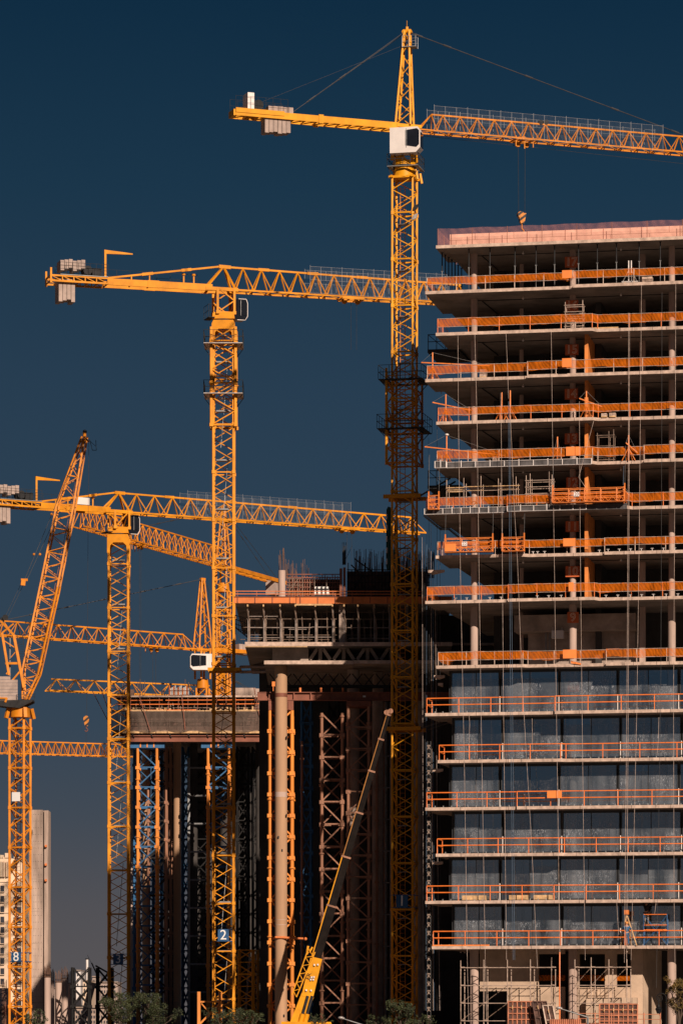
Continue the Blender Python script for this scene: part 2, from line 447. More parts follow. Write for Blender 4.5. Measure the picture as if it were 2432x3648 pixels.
for n, py, lpx, jogs, kind in FL:
    z = TZ(1690, py); ZS[n] = z
    pts = [(TU(lpx), 0.0)]; v = 0.0
    for jp, nv in jogs:
        u = TU(jp)
        pts += [(u, v), (u + 0.35 * (1 if nv > v else 0.1), nv)]; v = nv
    if n == 3: pts.append((TU(2224), 0)); pts.append((TU(2226), 0.75)); v = .75
    pts.append((UR, v)); EDGE[n] = pts
    jd = 4.6 + (n * 37 % 5) * 0.9
    ul = pts[0][0]
    poly = pts + [(UR, VB), (ul + 1.2, VB), (ul + 0.75, jd), (ul + 0.05, jd)]
    m = MB()
    # the cast edge is slightly uneven
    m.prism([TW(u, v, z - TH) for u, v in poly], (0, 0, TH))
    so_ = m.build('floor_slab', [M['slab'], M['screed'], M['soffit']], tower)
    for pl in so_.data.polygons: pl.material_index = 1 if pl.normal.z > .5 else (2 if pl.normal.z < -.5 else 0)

order = [f[0] for f in FL]
def below(n): return order[order.index(n) + 1] if n != 3 else None
# columns
def column(u, v, r, z0, z1, square=False, name='column', mt='colc'):
    m = MB()
    if square: tbox(m, u - r, u + r, v - r, v + r, z0, z1)
    else: m.tube(TW(u, v, z0), TW(u, v, z1), r, 24)
    m.build(name, M[mt], tower)
CV = 2.6
for n in order:
    b = below(n)
    z0 = ZS[b] if b else 0.0
    z1 = ZS[n] - TH
    r = 0.235 if n > 10 else (0.29 if n > 3 else 0.335)
    for px in (1688, 2039, 2391): column(TU(px, CV), CV, r, z0, z1)
    column(TU(2741, CV), CV, r, z0, z1)
    if n > 9 or n == 3:
        column(TU(1857, 7.2), 7.2, 0.15, z0, z1, True)
        column(TU(2287, 5.2), 5.2, 0.22, z0, z1, True)
        column(TU(1690, 11.0), 11.0, 0.25, z0, z1)
        column(TU(1690, 19.0), 19.0, 0.25, z0, z1)
# core walls
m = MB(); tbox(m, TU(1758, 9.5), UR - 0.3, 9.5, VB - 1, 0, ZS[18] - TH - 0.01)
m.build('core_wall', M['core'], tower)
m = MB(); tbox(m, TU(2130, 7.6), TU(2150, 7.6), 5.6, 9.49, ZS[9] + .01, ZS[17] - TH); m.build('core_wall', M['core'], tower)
# storey 9: low ceiling beam and block wall behind the column
z8, z9, z10 = ZS[9], ZS[10] - TH, ZS[10]
m = MB(); tbox(m, TU(1830, 4.6), TU(2262, 4.6), 4.6, 9.4, z9 - 1.75, z9 - 0.5); m.build('transfer_beam', M['conc'], tower)
m = MB(); tbox(m, TU(1880, 6.2), TU(2260, 6.2), 6.2, 9.45, z8 + .01, z9 - 1.76); m.build('core_wall', M['conc'], tower)
# fin walls of orange plywood, storeys 10..16
for n in range(11, 18):
    z0 = ZS[n - 1] if n > 10 else ZS[10]; z1 = ZS[n] - TH
    u = TU(2081, 1.4)
    if n == 17: continue
    m = MB(); tbox(m, u, u + 0.26, 1.4, 7.0, z0 + .002, z1 - .002)
    m.build('partition_wall', M['ply'], tower)
# soffit lamps and conduits
for n in range(10, 18):
    z1 = ZS[n + 1 if n < 17 else 18] - TH
    for px in (1862, 2210):
        m = MB(); u = TU(px, 2.2); m.ball(TW(u, 2.2, z1 - 0.16), 0.085, 8, 5); m.tube(TW(u, 2.2, z1), TW(u, 2.2, z1 - .1), .02, 6)
        m.build('soffit_lamp', M['white'], tower)
    m = MB(); m.bar(TW(TU(1700, 3.2), 3.2, z1 - .03), TW(UR, 3.2, z1 - .03), .05); m.bar(TW(TU(1715, 3.2), 3.2, z1 - .03), TW(TU(1760, 7), 9.0, z1 - .03), .06)
    m.build('conduit', M['dark'], tower)
# roof: formwork parapet and mast stubs
zr = ZS[18]
m = MB(); tbox(m, TU(1601, 0.9), UR - .05, 0.9, 1.05, zr + .002, zr + 0.98); m.build('parapet', M['parapet'], tower)
m = MB()
for i in range(9):
    u = TU(1601, .8) + .12 + i * 2.9
    m.bar(TW(u, .87, zr), TW(u, .87, zr + 1.0), .03, .03)
m.build('parapet_stud', M['rust'], tower)

# ---- glazed storeys 3..8
GV = 1.9
for n in (9, 8, 7, 6, 5, 4):
    zt = ZS[n] - TH; z0 = ZS[below(n)]
    sh = -6 if n % 2 else 4
    bays = [(1612 + sh, 1784 + sh), (1790 + sh, 1994 + sh), (1999 + sh, 2203 + sh), (2207 + sh, 2420 + sh), (2425 + sh, 2640)]
    for bi, (p0, p1) in enumerate(bays):
        u0, u1 = TU(p0, GV), TU(p1, GV)
        w = MB(); fw = .075
        um = u0 + (u1 - u0) * (0.5 if bi else .52)
        tbox(w, u0, u0 + fw, GV - .05, GV + .1, z0 + .002, zt - .002); tbox(w, u1 - fw, u1, GV - .05, GV + .1, z0 + .002, zt - .002)
        tbox(w, u0 + fw, u1 - fw, GV - .05, GV + .1, zt - .2, zt - .002); tbox(w, u0 + fw, u1 - fw, GV - .05, GV + .1, z0 + .002, z0 + .16)
        tbox(w, um - .028, um + .028, GV - .04, GV + .09, z0 + .16, zt - .2)
        fr = w.build('window', M['frame'], tower)
        for a, b in ((u0 + fw, um - .028), (um + .028, u1 - fw)):
            q = MB(); q.quad(TW(a, GV + .02, z0 + .16), TW(b, GV + .02, z0 + .16), TW(b, GV + .02, zt - .2), TW(a, GV + .02, zt - .2))
            q.build('pane', M['glass'], fr)
    # side return of the glazing
    u0 = TU(1606 + sh, GV)
    w = MB()
    for v0, v1 in ((GV + .12, 4.6), (4.7, 7.4)):
        tbox(w, u0 - .04, u0 + .04, v0, v0 + .12, z0 + .002, zt - .002); tbox(w, u0 - .04, u0 + .04, v0 + .12, v1, zt - .14, zt - .002)
        tbox(w, u0 - .04, u0 + .04, v0 + .12, v1, z0 + .002, z0 + .12)
    fr = w.build('window', M['frame'], tower)
    q = MB(); q.quad(TW(u0, GV + .2, z0 + .12), TW(u0, 7.4, z0 + .12), TW(u0, 7.4, zt - .14), TW(u0, GV + .2, zt - .14)); q.build('pane', M['glass'], fr)
    # milky protective film hanging before the panes, torn and folded
    rf = random.Random(n * 11)
    for bi, (p0, p1) in enumerate(bays[:4]):
        u0, u1 = TU(p0, GV), TU(p1, GV); um = (u0 + u1) / 2; H_ = zt - z0
        for a, b in ((u0 + .09, um - .03), (um + .03, u1 - .09)):
            if rf.random() < .07: continue
            top = z0 + H_ * rf.choice([.58, .8, .935, .935, .935, .935])
            q = MB(); k = 6; prev = None
            for i in range(k + 1):
                u = a + (b - a) * i / k; w = rf.uniform(-.02, .02)
                cur = (TW(u, GV - .03 + w, z0 + .18), TW(u, GV - .05 + w, top + rf.uniform(-.03, .03)))
                if prev: q.quad(prev[0], cur[0], cur[1], prev[1])
                prev = cur
            fo = q.build('protective_film', M['film'], tower)
            if rf.random() < .65:
                q = MB(); zf_ = z0 + H_ * rf.uniform(.5, .6); L_ = rf.uniform(.6, 1) * (b - a); k = 12
                for i in range(k):
                    ua, ub = a + L_ * i / k, a + L_ * (i + 1) / k
                    q.quad(TW(ua, GV - .07, zf_ + rf.uniform(-.04, .02)), TW(ub, GV - .11, zf_ + rf.uniform(-.04, .02)), TW(ub, GV - .08, zf_ + rf.uniform(.02, .1)), TW(ua, GV - .1, zf_ + rf.uniform(.02, .1)))
                q.build('film_fold', M['film'], fo)
        m = MB(); tbox(m, u1 + .01, u1 + .075, GV - .12, GV - .05, z0 + .002, z0 + 1.35); m.build('white_strip', M['white'], tower)
    # inner partitions behind the glass, catching patches of sun
    for px, v, wd_ in ((1626, 3.0, .28), (1640, 3.4, .18)):
        m = MB(); u = TU(px, v); tbox(m, u, u + wd_, v, v + .3, z0 + .002, z0 + (zt - z0) * (.95)); m.build('inner_pier', M['colc'], tower)
    if n == 6:
        m = MB(); u = TU(1898, 4.2); tbox(m, u, u + 3.0, 4.2, 4.4, z0 + .002, zt - .002); m.build('inner_wall', M['colc'], tower)
        m = MB(); tbox(m, u + .75, u + 1.75, 4.15, 4.19, z0 + .002, z0 + 2.1); m.build('inner_door', M['dark'], tower)
    if n in (5, 7):
        m = MB(); u = TU(2105 if n == 5 else 2240, 4.6); tbox(m, u, u + 3.6, 4.6, 4.8, z0 + .002, zt - .002); m.build('inner_wall', M['core'], tower)
# small detached slab ends on the left flank
for n, px0, px1, dy, v in ((11, 1523, 1583, 30, 3.2), (9, 1545, 1584, 20, 2.6), (9, 1559, 1577, 40, 4.4), (7, 1540, 1578, 20, 2.6), (5, 1541, 1577, 20, 2.6)):
    z = ZS[n] - dy / 46.9 - 0.06
    m = MB(); u0, u1 = TU(px0, v), TU(px1, v)
    m.prism([TW(u0, v, z - .2), TW(u1, v, z - .2), TW(u0 + .15, v + 1.6, z - .2)], (0, 0, .2)); m.build('slab_corner', M['slab'], tower)

# ---- ground storey walls
z3 = ZS[3] - TH
def gwall(p0, p1, y0, y1, v, th, mt='wallc', name='ground_wall'):
    """wall between pixel columns and rows on the plane v"""
    m = MB(); u0, u1 = TU(p0, v), TU(p1, v)
    zt = min(TZ(p0, y0, v), z3) - .003 if y0 else z3 - .003
    zb = TZ(p0, y1, v) if y1 else 0.001
    tbox(m, u0, u1, v, v + th, zb, zt); m.build(name, M[mt], tower)
GW = 3.7
gwall(1708, 1805, 0, 3531, GW, .3)
gwall(1805, 1917, 0, 0, GW, .3)
gwall(1917, 2011, 0, 3399, GW, .3)
gwall(1917, 2011, 3516, 0, GW, .3)
gwall(2029, 2062, 0, 0, GW, .3)
gwall(2062, 2245, 0, 3399, GW, .3)
gwall(2153, 2195, 3399, 3517, GW, .3)
gwall(2062, 2245, 3517, 0, GW, .3)
gwall(2245, 2288, 0, 0, GW, .3)
gwall(2085, 2266, 3554, 0, 2.75, .94)
# wall running back from the corner, and the dark rear wall
m = MB(); u = TU(2288, GW); m.hexa([TW(u, GW, 0.001), TW(u + .9, GW + 5.3, 0.001), TW(u + .6, GW + 5.3, 0.001), TW(u - .3, GW + .31, 0.001),
                                    TW(u, GW, z3 - .003), TW(u + .9, GW + 5.3, z3 - .003), TW(u + .6, GW + 5.3, z3 - .003), TW(u - .3, GW + .31, z3 - .003)])
m.build('ground_wall', M['wallc'], tower)
# netting across the openings
for p0, p1 in ((1917, 2011), (2062, 2153), (2195, 2245)):
    m = MB(); u0, u1 = TU(p0, GW + .15), TU(p1, GW + .15); za, zb = TZ(p0, 3494, GW + .15), TZ(p0, 3474, GW + .15)
    k = 8
    for i in range(k):
        a, b = u0 + (u1 - u0) * i / k, u0 + (u1 - u0) * (i + 1) / k
        m.quad(TW(a, GW + .15, za), TW(b, GW + .15, za), TW(b, GW + .15, zb), TW(a, GW + .15, zb))
    tag(m.build('safety_net', M['net']), {1917: 'narrow orange net across the dark opening left of the ground floor column', 2062: 'narrow orange net across the wide opening right of the ground floor column', 2195: 'narrow orange net across the small opening by the wall corner'}[p0], 'safety net', 'orange nets across the ground floor openings')

# ================================================================ SAFETY NETTING AND GUARD RAILS
FLW = {17: 'topmost net strip, between the steel props under the roof slab'}
def fpos(n): return 'at the storey of the red plate %d' % n
def offset_edge(n, d):
    """front edge of the slab pulled in by d"""
    pts = EDGE[n]; out = []
    for i, (u, v) in enumerate(pts):
        out.append((u + (d if i == 0 else 0), v + d))
    return out
def along(pts, step):
    res = []
    for (a, va), (b, vb) in zip(pts[:-1], pts[1:]):
        L = math.hypot(b - a, vb - va); k = max(1, round(L / step))
        for i in range(k): res.append((a + (b - a) * i / k, va + (vb - va) * i / k))
    res.append(pts[-1]); return res
for n, py, lpx, jogs, kind in FL:
    if kind != 'net': continue
    z = ZS[n]; e = offset_edge(n, .13)
    t = thing('safety_netting', 'orange netting along the slab edge ' + fpos(n), 'safety net', TW(e[0][0], e[0][1], z), 'orange netting round the open storeys')
    side = [(e[0][0] + (.0), 7.0 if n % 2 else 5.0)]
    path = side + e
    zb, zt = z + .44 + .05 * ((n * 7) % 3 - 1), z + 1.04 + .03 * ((n * 5) % 3 - 1)
    # cloth, sagging a little between the posts
    def cloth(pp, mt, zb, zt, name, ph):
        m = MB(); fine = along(pp, .45); rows = []
        for i, (u, v) in enumerate(fine):
            w = math.sin(i * 1.7 + ph) * .03; s = .05 * math.sin(i * 0.8 + ph) + .03 * math.sin(i * 2.3) + .035 * math.sin(i * .31 + ph * 2)
            rows.append((TW(u, v + w - .02, zb + s), TW(u, v - w - .02, zt + s * .6)))
        for a, b in zip(rows[:-1], rows[1:]): m.quad(a[0], b[0], b[1], a[1])
        return m.build(name, M[mt], t)
    cloth(e, 'net', zb, zt, 'net_cloth', n)
    if n in (16, 15, 14, 12, 11): cloth(side + e[:1], 'netp', z + .2, zt, 'side_net_cloth', n)
    else: cloth(side + e[:1], 'net', zb, zt, 'side_net_cloth', n)
    m = MB()
    for zz in (zb, zt):
        fine = [TW(u, v - .03, zz) for u, v in along(path, 3)]
        m.line(fine, .018, 4)
    m.build('net_rope', M['whiterope'], t)
    for u, v in along(path, 2.25 + .1 * (n % 3)):
        m = MB(); m.bar(TW(u, v, z + .001), TW(u, v, zt + .03), .045); m.build('net_post', M['scaf' if n % 2 else 'rail'], t)
    if n in (17, 15, 13, 10, 9, 11):
        p0, p1 = {17: (2005, 2040), 15: (2005, 2038), 13: (2015, 2066), 11: (2005, 2050), 10: (2028, 2045), 9: (2004, 2054)}[n]
        vv = e[-1][1] - .07 if n in (15,) else -.02
        m = MB(); tbox(m, TU(p0, vv), TU(p1, vv), vv - .7 if n in (17,15,10) else vv - .06, (vv - .68) if n in (17,15,10) else vv - .03, zb - .02, zt + .02)
        m.build('solid_panel', M['board'], t)
    # clamps standing on the slab edge
for n, py, lpx, jogs, kind in FL:
    if kind != 'rail': continue
    z = ZS[n]; e = offset_edge(n, .1)
    t = thing('guard_rail', {8: 'topmost orange guard rail, on the first glazed storey below the netting', 7: 'orange guard rail one storey below the highest rail', 6: 'orange guard rail with the square orange board hung on it',
        5: 'orange guard rail just below the one with the square board', 4: 'orange guard rail in front of the pale crates behind glass', 3: 'lowest orange guard rail, above the ground floor scaffolding'}[n],
        'guard rail', TW(e[0][0], e[0][1], z), 'orange guard rails on the glazed storeys')
    side = [(e[0][0], 2.6)]
    path = side + e
    for zz in (.62, 1.12):
        m = MB(); m.line([TW(u, v, z + zz) for u, v in path], .045, 6); m.build('rail_tube', M['rail'], t)
    for u, v in along(path, 2.1 + .07 * n):
        m = MB(); m.bar(TW(u, v, z + .001), TW(u, v, z + 1.12), .05); m.build('rail_post', M['rail'], t)
    # sockets
    for u, v in along(e, .62):
        if u > 20: continue
        m = MB(); m.bar(TW(u, v + .08, z + .001), TW(u, v + .08, z + .13), .05); m.build('post_socket', M['grey'], t)
    if n == 3:
        m = MB(); tbox(m, e[0][0] - .05, TU(1742), -.02, .03, z + .003, z + .1); m.build('toe_board', M['board'], t)
# roof netting
z = ZS[18]; e = offset_edge(18, .12)
t = thing('roof_netting', 'pink see-through net standing round the roof edge', 'safety net', TW(e[0][0], e[0][1], z))
path = [(e[0][0] + .3, 7.5)] + e
m = MB(); fine = along(path, .7)
for i, ((u, v), (u2, v2)) in enumerate(zip(fine[:-1], fine[1:])):
    w = .03 * math.sin(i * 1.3); w2 = .03 * math.sin(i * 1.3 + 1.3)
    m.quad(TW(u, v, z + .02), TW(u2, v2, z + .02), TW(u2, v2, z + 1.27 + w2), TW(u, v, z + 1.27 + w))
m.build('net_cloth', M['netp'], t)
for u, v in along(path, 2.7):
    m = MB(); m.bar(TW(u, v, z + .001), TW(u, v, z + 1.28), .035); m.build('net_post', M['rust'], t)
ORDN = ['first', 'second', 'third', 'fourth', 'fifth', 'sixth', 'seventh', 'eighth', 'ninth', 'tenth', 'eleventh', 'twelfth', 'thirteenth', 'fourteenth']
# small T-shaped rope anchors on two slab edges
for n, pxs in ((11, (1896, 1912, 1937, 2132, 2165, 2205, 2245, 2283, 2322, 2362, 2402)), (10, (1622, 1662, 1744, 1784, 1915, 1956, 2000, 2156, 2198, 2242, 2283, 2325, 2370, 2412))):
    for i, px in enumerate(pxs):
        u = TU(px, .1); vv = [v for uu, v in EDGE[n] if uu <= u][-1] + .05
        m = MB(); m.bar(TW(u, vv, ZS[n] + .002), TW(u, vv, ZS[n] + .15), .05); m.bar(TW(u - .11, vv, ZS[n] + .17), TW(u + .11, vv, ZS[n] + .17), .05)
        tag(m.build('rope_anchor', M['tray']), 'small T-shaped rope anchor on the slab edge below plate %s, %s from the left' % ('eleven' if n == 11 else 'ten', ORDN[i]), 'rope anchor', 'rope anchors on the slab edges')
# boards on netting / rail, loose
m = MB(); vv = -.3; tbox(m, TU(1949, vv), TU(2001, vv), vv - .26, vv - .23, ZS[6] + .58, ZS[6] + 1.15)
tag(m.build('notice_board', M['board']), 'square orange board hung on the guard rail of a glazed storey', 'board')

# ================================================================ FLOOR NUMBER PLATES
NUMS = [(17, 934, 2011, 2056), (16, 1089, 2014, 2058), (15, 1246, 2012, 2059), (14, 1404, 2010, 2057), (13, 1563, 2010, 2058), (12, 1720, 2016, 2058), (11, 1876, 2013, 2061), (10, 2036, 2013, 2063), (9, 2200, 2019, 2060), (8, 2446, 2020, 2062)]
PV = CV - .36
for n, yc, p0, p1 in NUMS:
    u0, u1 = TU(p0, PV), TU(p1, PV); zc = TZ(2035, yc, PV); h = .41
    t = thing('floor_number_plate', 'square red plate with the outlined number %d on a round column' % n, 'number plate', TW((u0 + u1) / 2, PV, zc), 'red floor number plates on the columns')
    m = MB(); tbox(m, u0, u1, PV - .03, PV, zc - h, zc + h); m.build('plate', M['signr'], t)
    text_mesh('numeral', str(n), .88, M['signo'], t, TW((u0 + u1) / 2, PV - .05, zc), U, (0, 0, 1), outline=.03)

# ================================================================ ROPES DOWN THE FACE
def rope(pts, v, mt, label, r=.0125, grp='ropes hanging down the tower front', nm='hanging_rope'):
    P = [TP(x, y, v) for x, y in pts]
    m = MB(); m.line(P, r, 5)
    tag(m.build(nm, M[mt], loc=P[-1]), label, 'rope', grp)
RP = [
 ([(1630, 1190), (1632, 1500), (1640, 2100), (1654, 2780), (1663, 3400), (1668, 3640)], 'whiterope', 'pale rope hanging from the fifteenth slab, leftmost of the full height ropes'),
 ([(1690, 1190), (1698, 1500), (1706, 2100), (1715, 2700), (1727, 3400), (1731, 3640)], 'whiterope', 'pale rope crossing the leftmost round columns'),
 ([(1801, 1185), (1806, 1300), (1810, 1420)], 'whiterope', 'short pale rope ending at the tripod hoists near plate 14'),
 ([(1783, 1400), (1788, 2000), (1792, 2500), (1803, 3420)], 'whiterope', 'pale rope below the left one of two tripod hoists'),
 ([(1962, 1180), (1966, 1500), (1973, 2000), (1980, 2500), (1990, 3200), (1995, 3600)], 'whiterope', 'pale rope hanging left of the red number plates'),
 ([(2237, 1115), (2237, 1500), (2234, 2000), (2231, 2500), (2222, 3430)], 'whiterope', 'first of two close ropes under the steel winch frame'),
 ([(2241, 1115), (2240, 1500), (2238, 2000), (2236, 2500), (2230, 3430)], 'whiterope', 'second of two close ropes under the steel winch frame'),
 ([(2283, 1015), (2280, 1400), (2274, 2000), (2267, 2500), (2256, 3000), (2246, 3420)], 'whiterope', 'pale rope hung beside the brick pallet on the upper slab'),
 ([(2405, 1012), (2404, 1400), (2400, 2000), (2397, 2500), (2399, 3200), (2404, 3560)], 'whiterope', 'pale rope passing the rightmost round columns'),
 ([(2356, 1040), (2355, 1600), (2352, 2400), (2336, 3520)], 'rope', 'thin dark rope near the right edge of the tower front'),
 ([(1810, 1430), (1812, 1700), (1814, 2000), (1818, 2600), (1826, 3420)], 'bluerope', 'bluish rope left of the paired tripod hoists line'),
 ([(1814, 1430), (1817, 1700), (1820, 2000), (1825, 2600), (1832, 3420)], 'bluerope', 'bluish rope right beside its bluish twin'),
 ([(2062, 1430), (2065, 1900), (2069, 2300), (2076, 2900), (2083, 3420)], 'whiterope', 'pale rope hanging just right of the number plates'),
 ([(1815, 1440), (1830, 1800), (1842, 2000), (1857, 2400), (1874, 2700), (1892, 3000), (1913, 3450)], 'whiterope', 'slanting pale rope drifting right towards the ground floor'),
 ([(2113, 1500), (2060, 1700), (2090, 1745)], 'whiterope', 'diagonal pale rope tied to the platform numbered 20'),
 ([(2220, 1660), (2217, 1760)], 'bluerope', 'short rope above the right end of platform 20'),
 ([(1670, 2550), (1672, 2580), (1668, 2700)], 'whiterope', 'short knotted rope under the eighth slab'),
 ([(1894, 2560), (1896, 2680)], 'whiterope', 'short pale rope between window mullions, eighth slab'),
 ([(2345, 2555), (2343, 2640), (2338, 2690)], 'whiterope', 'short yellowish rope near the right windows'),
 ([(2195, 3216), (2200, 3300), (2202, 3330)], 'whiterope', 'short knotted rope left of the worker in blue'),
 ([(2335, 3216), (2330, 3255)], 'whiterope', 'short rope above the blue frame scaffold'),
]
for pts, mt, lb in RP: rope(pts, -.75, mt, lb)
for i, (x, y0, dx, mt) in enumerate([(1503, 1900, 6, 'whiterope'), (1511, 1930, 2, 'rope'), (1519, 1905, -2, 'bluerope'), (1526, 1560, 6, 'rope'), (1534, 1870, 8, 'whiterope'), (1541, 2000, 5, 'bluerope'), (1549, 2080, 16, 'whiterope'), (1556, 1440, 0, 'rope'), (1566, 1640, 2, 'rope')]):
    rope([(x, y0), (x + dx * .4, (y0 + 3600) / 2), (x + dx, 3600)], 2.0 + .35 * i, mt, 'thin %s rope down the tower flank, %s from the crane mast' % ({'whiterope': 'pale', 'rope': 'dark', 'bluerope': 'bluish'}[mt], ['first', 'second', 'third', 'fourth', 'fifth', 'sixth', 'seventh', 'eighth', 'ninth'][i]), .013, 'thin ropes down the tower flank')
# narrow hoist mast beside the flank
t = thing('hoist_mast', 'narrow ladder-like hoist mast at the left flank of the tower', 'hoist mast', TP(1527, 3660, 1.0))
m = MB(); zt = TZ(1527, 2640, 1); ua = TU(1521, 1.0); ub = TU(1532, 1.0)
for u, v in ((ua, 1.0), (ub, 1.0), (ua, 1.3), (ub, 1.3)): m.bar(TW(u, v, 0), TW(u, v, zt), .04)
m.build('chord', M['dark'], t)
m = MB(); k = int(zt / .32)
for i in range(k):
    z = zt * i / k
    m.bar(TW(ua, 1.0, z), TW(ub, 1.0, z + .32 * (i % 2)), .035)
    if i % 2: m.bar(TW(ua, 1.0, z + .3), TW(ub, 1.0, z), .035)
m.build('lacing', M['scaf'], t)

# ================================================================ THINGS ON THE TOWER
# steel props under the roof slab
def prop(px, v, label):
    z0, z1 = ZS[17], ZS[18] - TH
    u = TU(px, v)
    t = thing('shoring_prop', label, 'steel prop', TW(u, v, z0), 'steel props under the roof slab')
    zm = z0 + (z1 - z0) * .55
    m = MB(); m.tube(TW(u, v, z0 + .002), TW(u, v, zm), .03, 8); m.tube(TW(u, v, z0 + .001), TW(u, v, z0 + .02), .09, 8); m.build('inner_tube', M['grey'], t)
    m = MB(); m.tube(TW(u, v, zm), TW(u, v, z1 - .03), .045, 8); m.tube(TW(u, v, z1 - .03), TW(u, v, z1 - .002), .1, 8); m.build('outer_tube', M['dark'], t)
    m = MB(); m.tube(TW(u - .07, v, zm), TW(u + .07, v, zm), .045, 6); m.build('collar', M['grey'], t)
ORD = ['first', 'second', 'third', 'fourth', 'fifth', 'sixth', 'seventh', 'eighth', 'ninth', 'tenth']
for i, px in enumerate((1669, 1744, 1833, 1908, 1974, 2059, 2126, 2194, 2275, 2350)): prop(px, .55, 'steel prop under the roof slab, %s from the left along the front' % ORD[i])
for i, v in enumerate((1.6, 2.5, 3.4, 4.4, 5.4, 6.5, 7.8)): prop(1574 + i * 11.5, v, 'dark steel prop on the left flank under the roof slab, %s from the corner' % ORD[i])

# stairs of edge frames (aluminium edge platforms)
def tray(p0, p1, n, v, hgt, label, k, white=True):
    u0, u1 = TU(p0, v), TU(p1, v); z = ZS[n]
    t = thing('edge_platform', label, 'edge platform', TW(u0, v, z - TH), 'aluminium edge platforms')
    m = MB()
    for zz in (z + hgt - TH - .02, z - TH - .02): m.bar(TW(u0, v, zz), TW(u1, v, zz), .05)
    for i in range(k + 1):
        u = u0 + (u1 - u0) * i / k; m.bar(TW(u, v, z - TH - .02), TW(u, v, z + hgt - TH + (.08 if i % 2 else 0)), .055)
    m.build('frame', M['tray' if white else 'traypan'], t)
    m = MB(); tbox(m, u0 + .03, u1 - .03, v + .03, v + .055, z - TH, z + hgt - TH - .04); m.build('infill', M['traypan'], t)
tray(1548, 1588, 13, -.25, .5, 'short bright edge platform at the left corner below plate 13', 2)
tray(1590, 2105, 13, -.12, .42, 'long edge platform on the slab below plate 13', 10)
tray(1511, 1804, 12, -.15, .42, 'edge platform at the left on the slab of plate 12', 9)
tray(1806, 2086, 12, -.65, .4, 'middle edge platform under the suspended platform numbered 20', 6)
tray(2088, 2230, 12, -.6, .38, 'dark worn edge strip right below the end of platform 20', 4, False)
# brackets under the left flank of slab 12
m = MB(); ul = EDGE[12][0][0]; z = ZS[12] - TH - .02
pp = [(ul - .05, 0.0), (ul - .05, 8.0), (ul + .6, 8.0), (ul + .6, 14)]
m.line([TW(u, v, z - .12) for u, v in pp], .05, 4); m.line([TW(u, v, z - .02) for u, v in pp], .04, 4)
for u, v in along(pp, .7): m.bar(TW(u, v, z - .12), TW(u + .15, v, z), .05)
tag(m.build('edge_bracket', M['grey']), 'grey bracket truss under the left flank of slab twelve', 'bracket')

# davit masts with booms
def davit(px, n, y_top, boom, v, label, legs=True, mt='gond'):
    u = TU(px, v); z = ZS[n]; zt = TZ(px, y_top, v)
    t = thing('roof_rope_davit', label, 'davit hoist', TW(u, v, z), 'orange davit hoists on the slab edges')
    m = MB(); m.bar(TW(u, v, z + .002), TW(u, v, zt), .085); m.build('mast', M[mt], t)
    if boom:
        (bx0, by0), (bx1, by1) = boom
        m = MB(); m.bar(TW(TU(bx0, v - .06), v - .06, TZ(bx0, by0, v)), TW(TU(bx1, v - .06), v + .1, TZ(bx1, by1, v)), .08)
        m.build('boom', M[mt], t)
        m = MB(); m.line([TW(TU(bx0, v), v - .06, TZ(bx0, by0, v)), TW(u, v, zt), TW(TU(bx1, v), v + .1, TZ(bx1, by1, v))], .012, 4); m.build('stay_wire', M['grey'], t)
    if legs:
        for du, dv in ((-.5, .1), (.5, .1), (-.25, .7), (.25, .7)):
            m = MB(); m.bar(TW(u + du, v + dv, z + .004), TW(u, v, z + .95), .055); m.build('leg', M[mt], t)
    return t
davit(1540, 15, 1256, ((1500, 1292), (1742, 1302)), .35, 'orange davit at the left corner below plate 15, its long thin boom level')
davit(1587, 14, 1405, ((1540, 1434), (1680, 1462)), .35, 'orange davit on splayed legs at the left corner below plate 14')
davit(1590, 13, 1550, ((1512, 1592), (1795, 1622)), .5, 'orange davit with a pale cap and long sloping boom below plate 13')
davit(1786, 14, 1398, None, .3, 'left orange tripod mast of the close pair below plate 14')
davit(1816, 14, 1391, None, .3, 'right orange tripod mast of the close pair below plate 14')
davit(2087, 14, 1393, ((2062, 1420), (2142, 1448)), .45, 'orange davit in front of the orange partition beside plate 14')
davit(1984, 13, 1556, ((1975, 1600), (1990, 1596)), .5, 'orange tripod mast left of plate 13')
davit(2237, 13, 1550, ((2228, 1578), (2268, 1612)), .3, 'orange tripod mast at the step of the slab right of plate 13')
davit(2221, 12, 1732, ((2213, 1738), (2250, 1775)), .3, 'small orange hoist arm at the right end of platform 20', legs=False)
m = MB(); m.ball(TP(1591, 1549, .5), .16, 8, 5, .6); tag(m.build('boom_cap', M['white']), 'pale rounded cap on the davit below plate 13', 'cap')
# steel winch frame on slab 17
zz = ZS[17]; v = .0
t = thing('winch_frame', 'steel winch frame with a twin mast right of plate 17', 'winch frame', TP(2242, 1010, v))
u = TU(2242, v); m = MB()
for du in (-.1, .1): m.bar(TW(u + du, v, zz + .2), TW(u + du, v, zz + 1.75), .07)
m.build('mast', M['tray'], t)
m = MB(); m.bar(TW(u - .62, v, zz + .16), TW(u + .62, v, zz + .16), .1); m.build('base', M['tray'], t)
for s in (-1, 1):
    m = MB(); m.bar(TW(u + s * .52, v, zz + .2), TW(u + s * .08, v, zz + 1.05), .05); m.build('strut', M['tray'], t)
    m = MB(); m.bar(TW(u + s * .35, v - .3, zz + .05), TW(u + s * .35, v + 1.2, zz + .05), .09); m.build('foot', M['timber'], t)
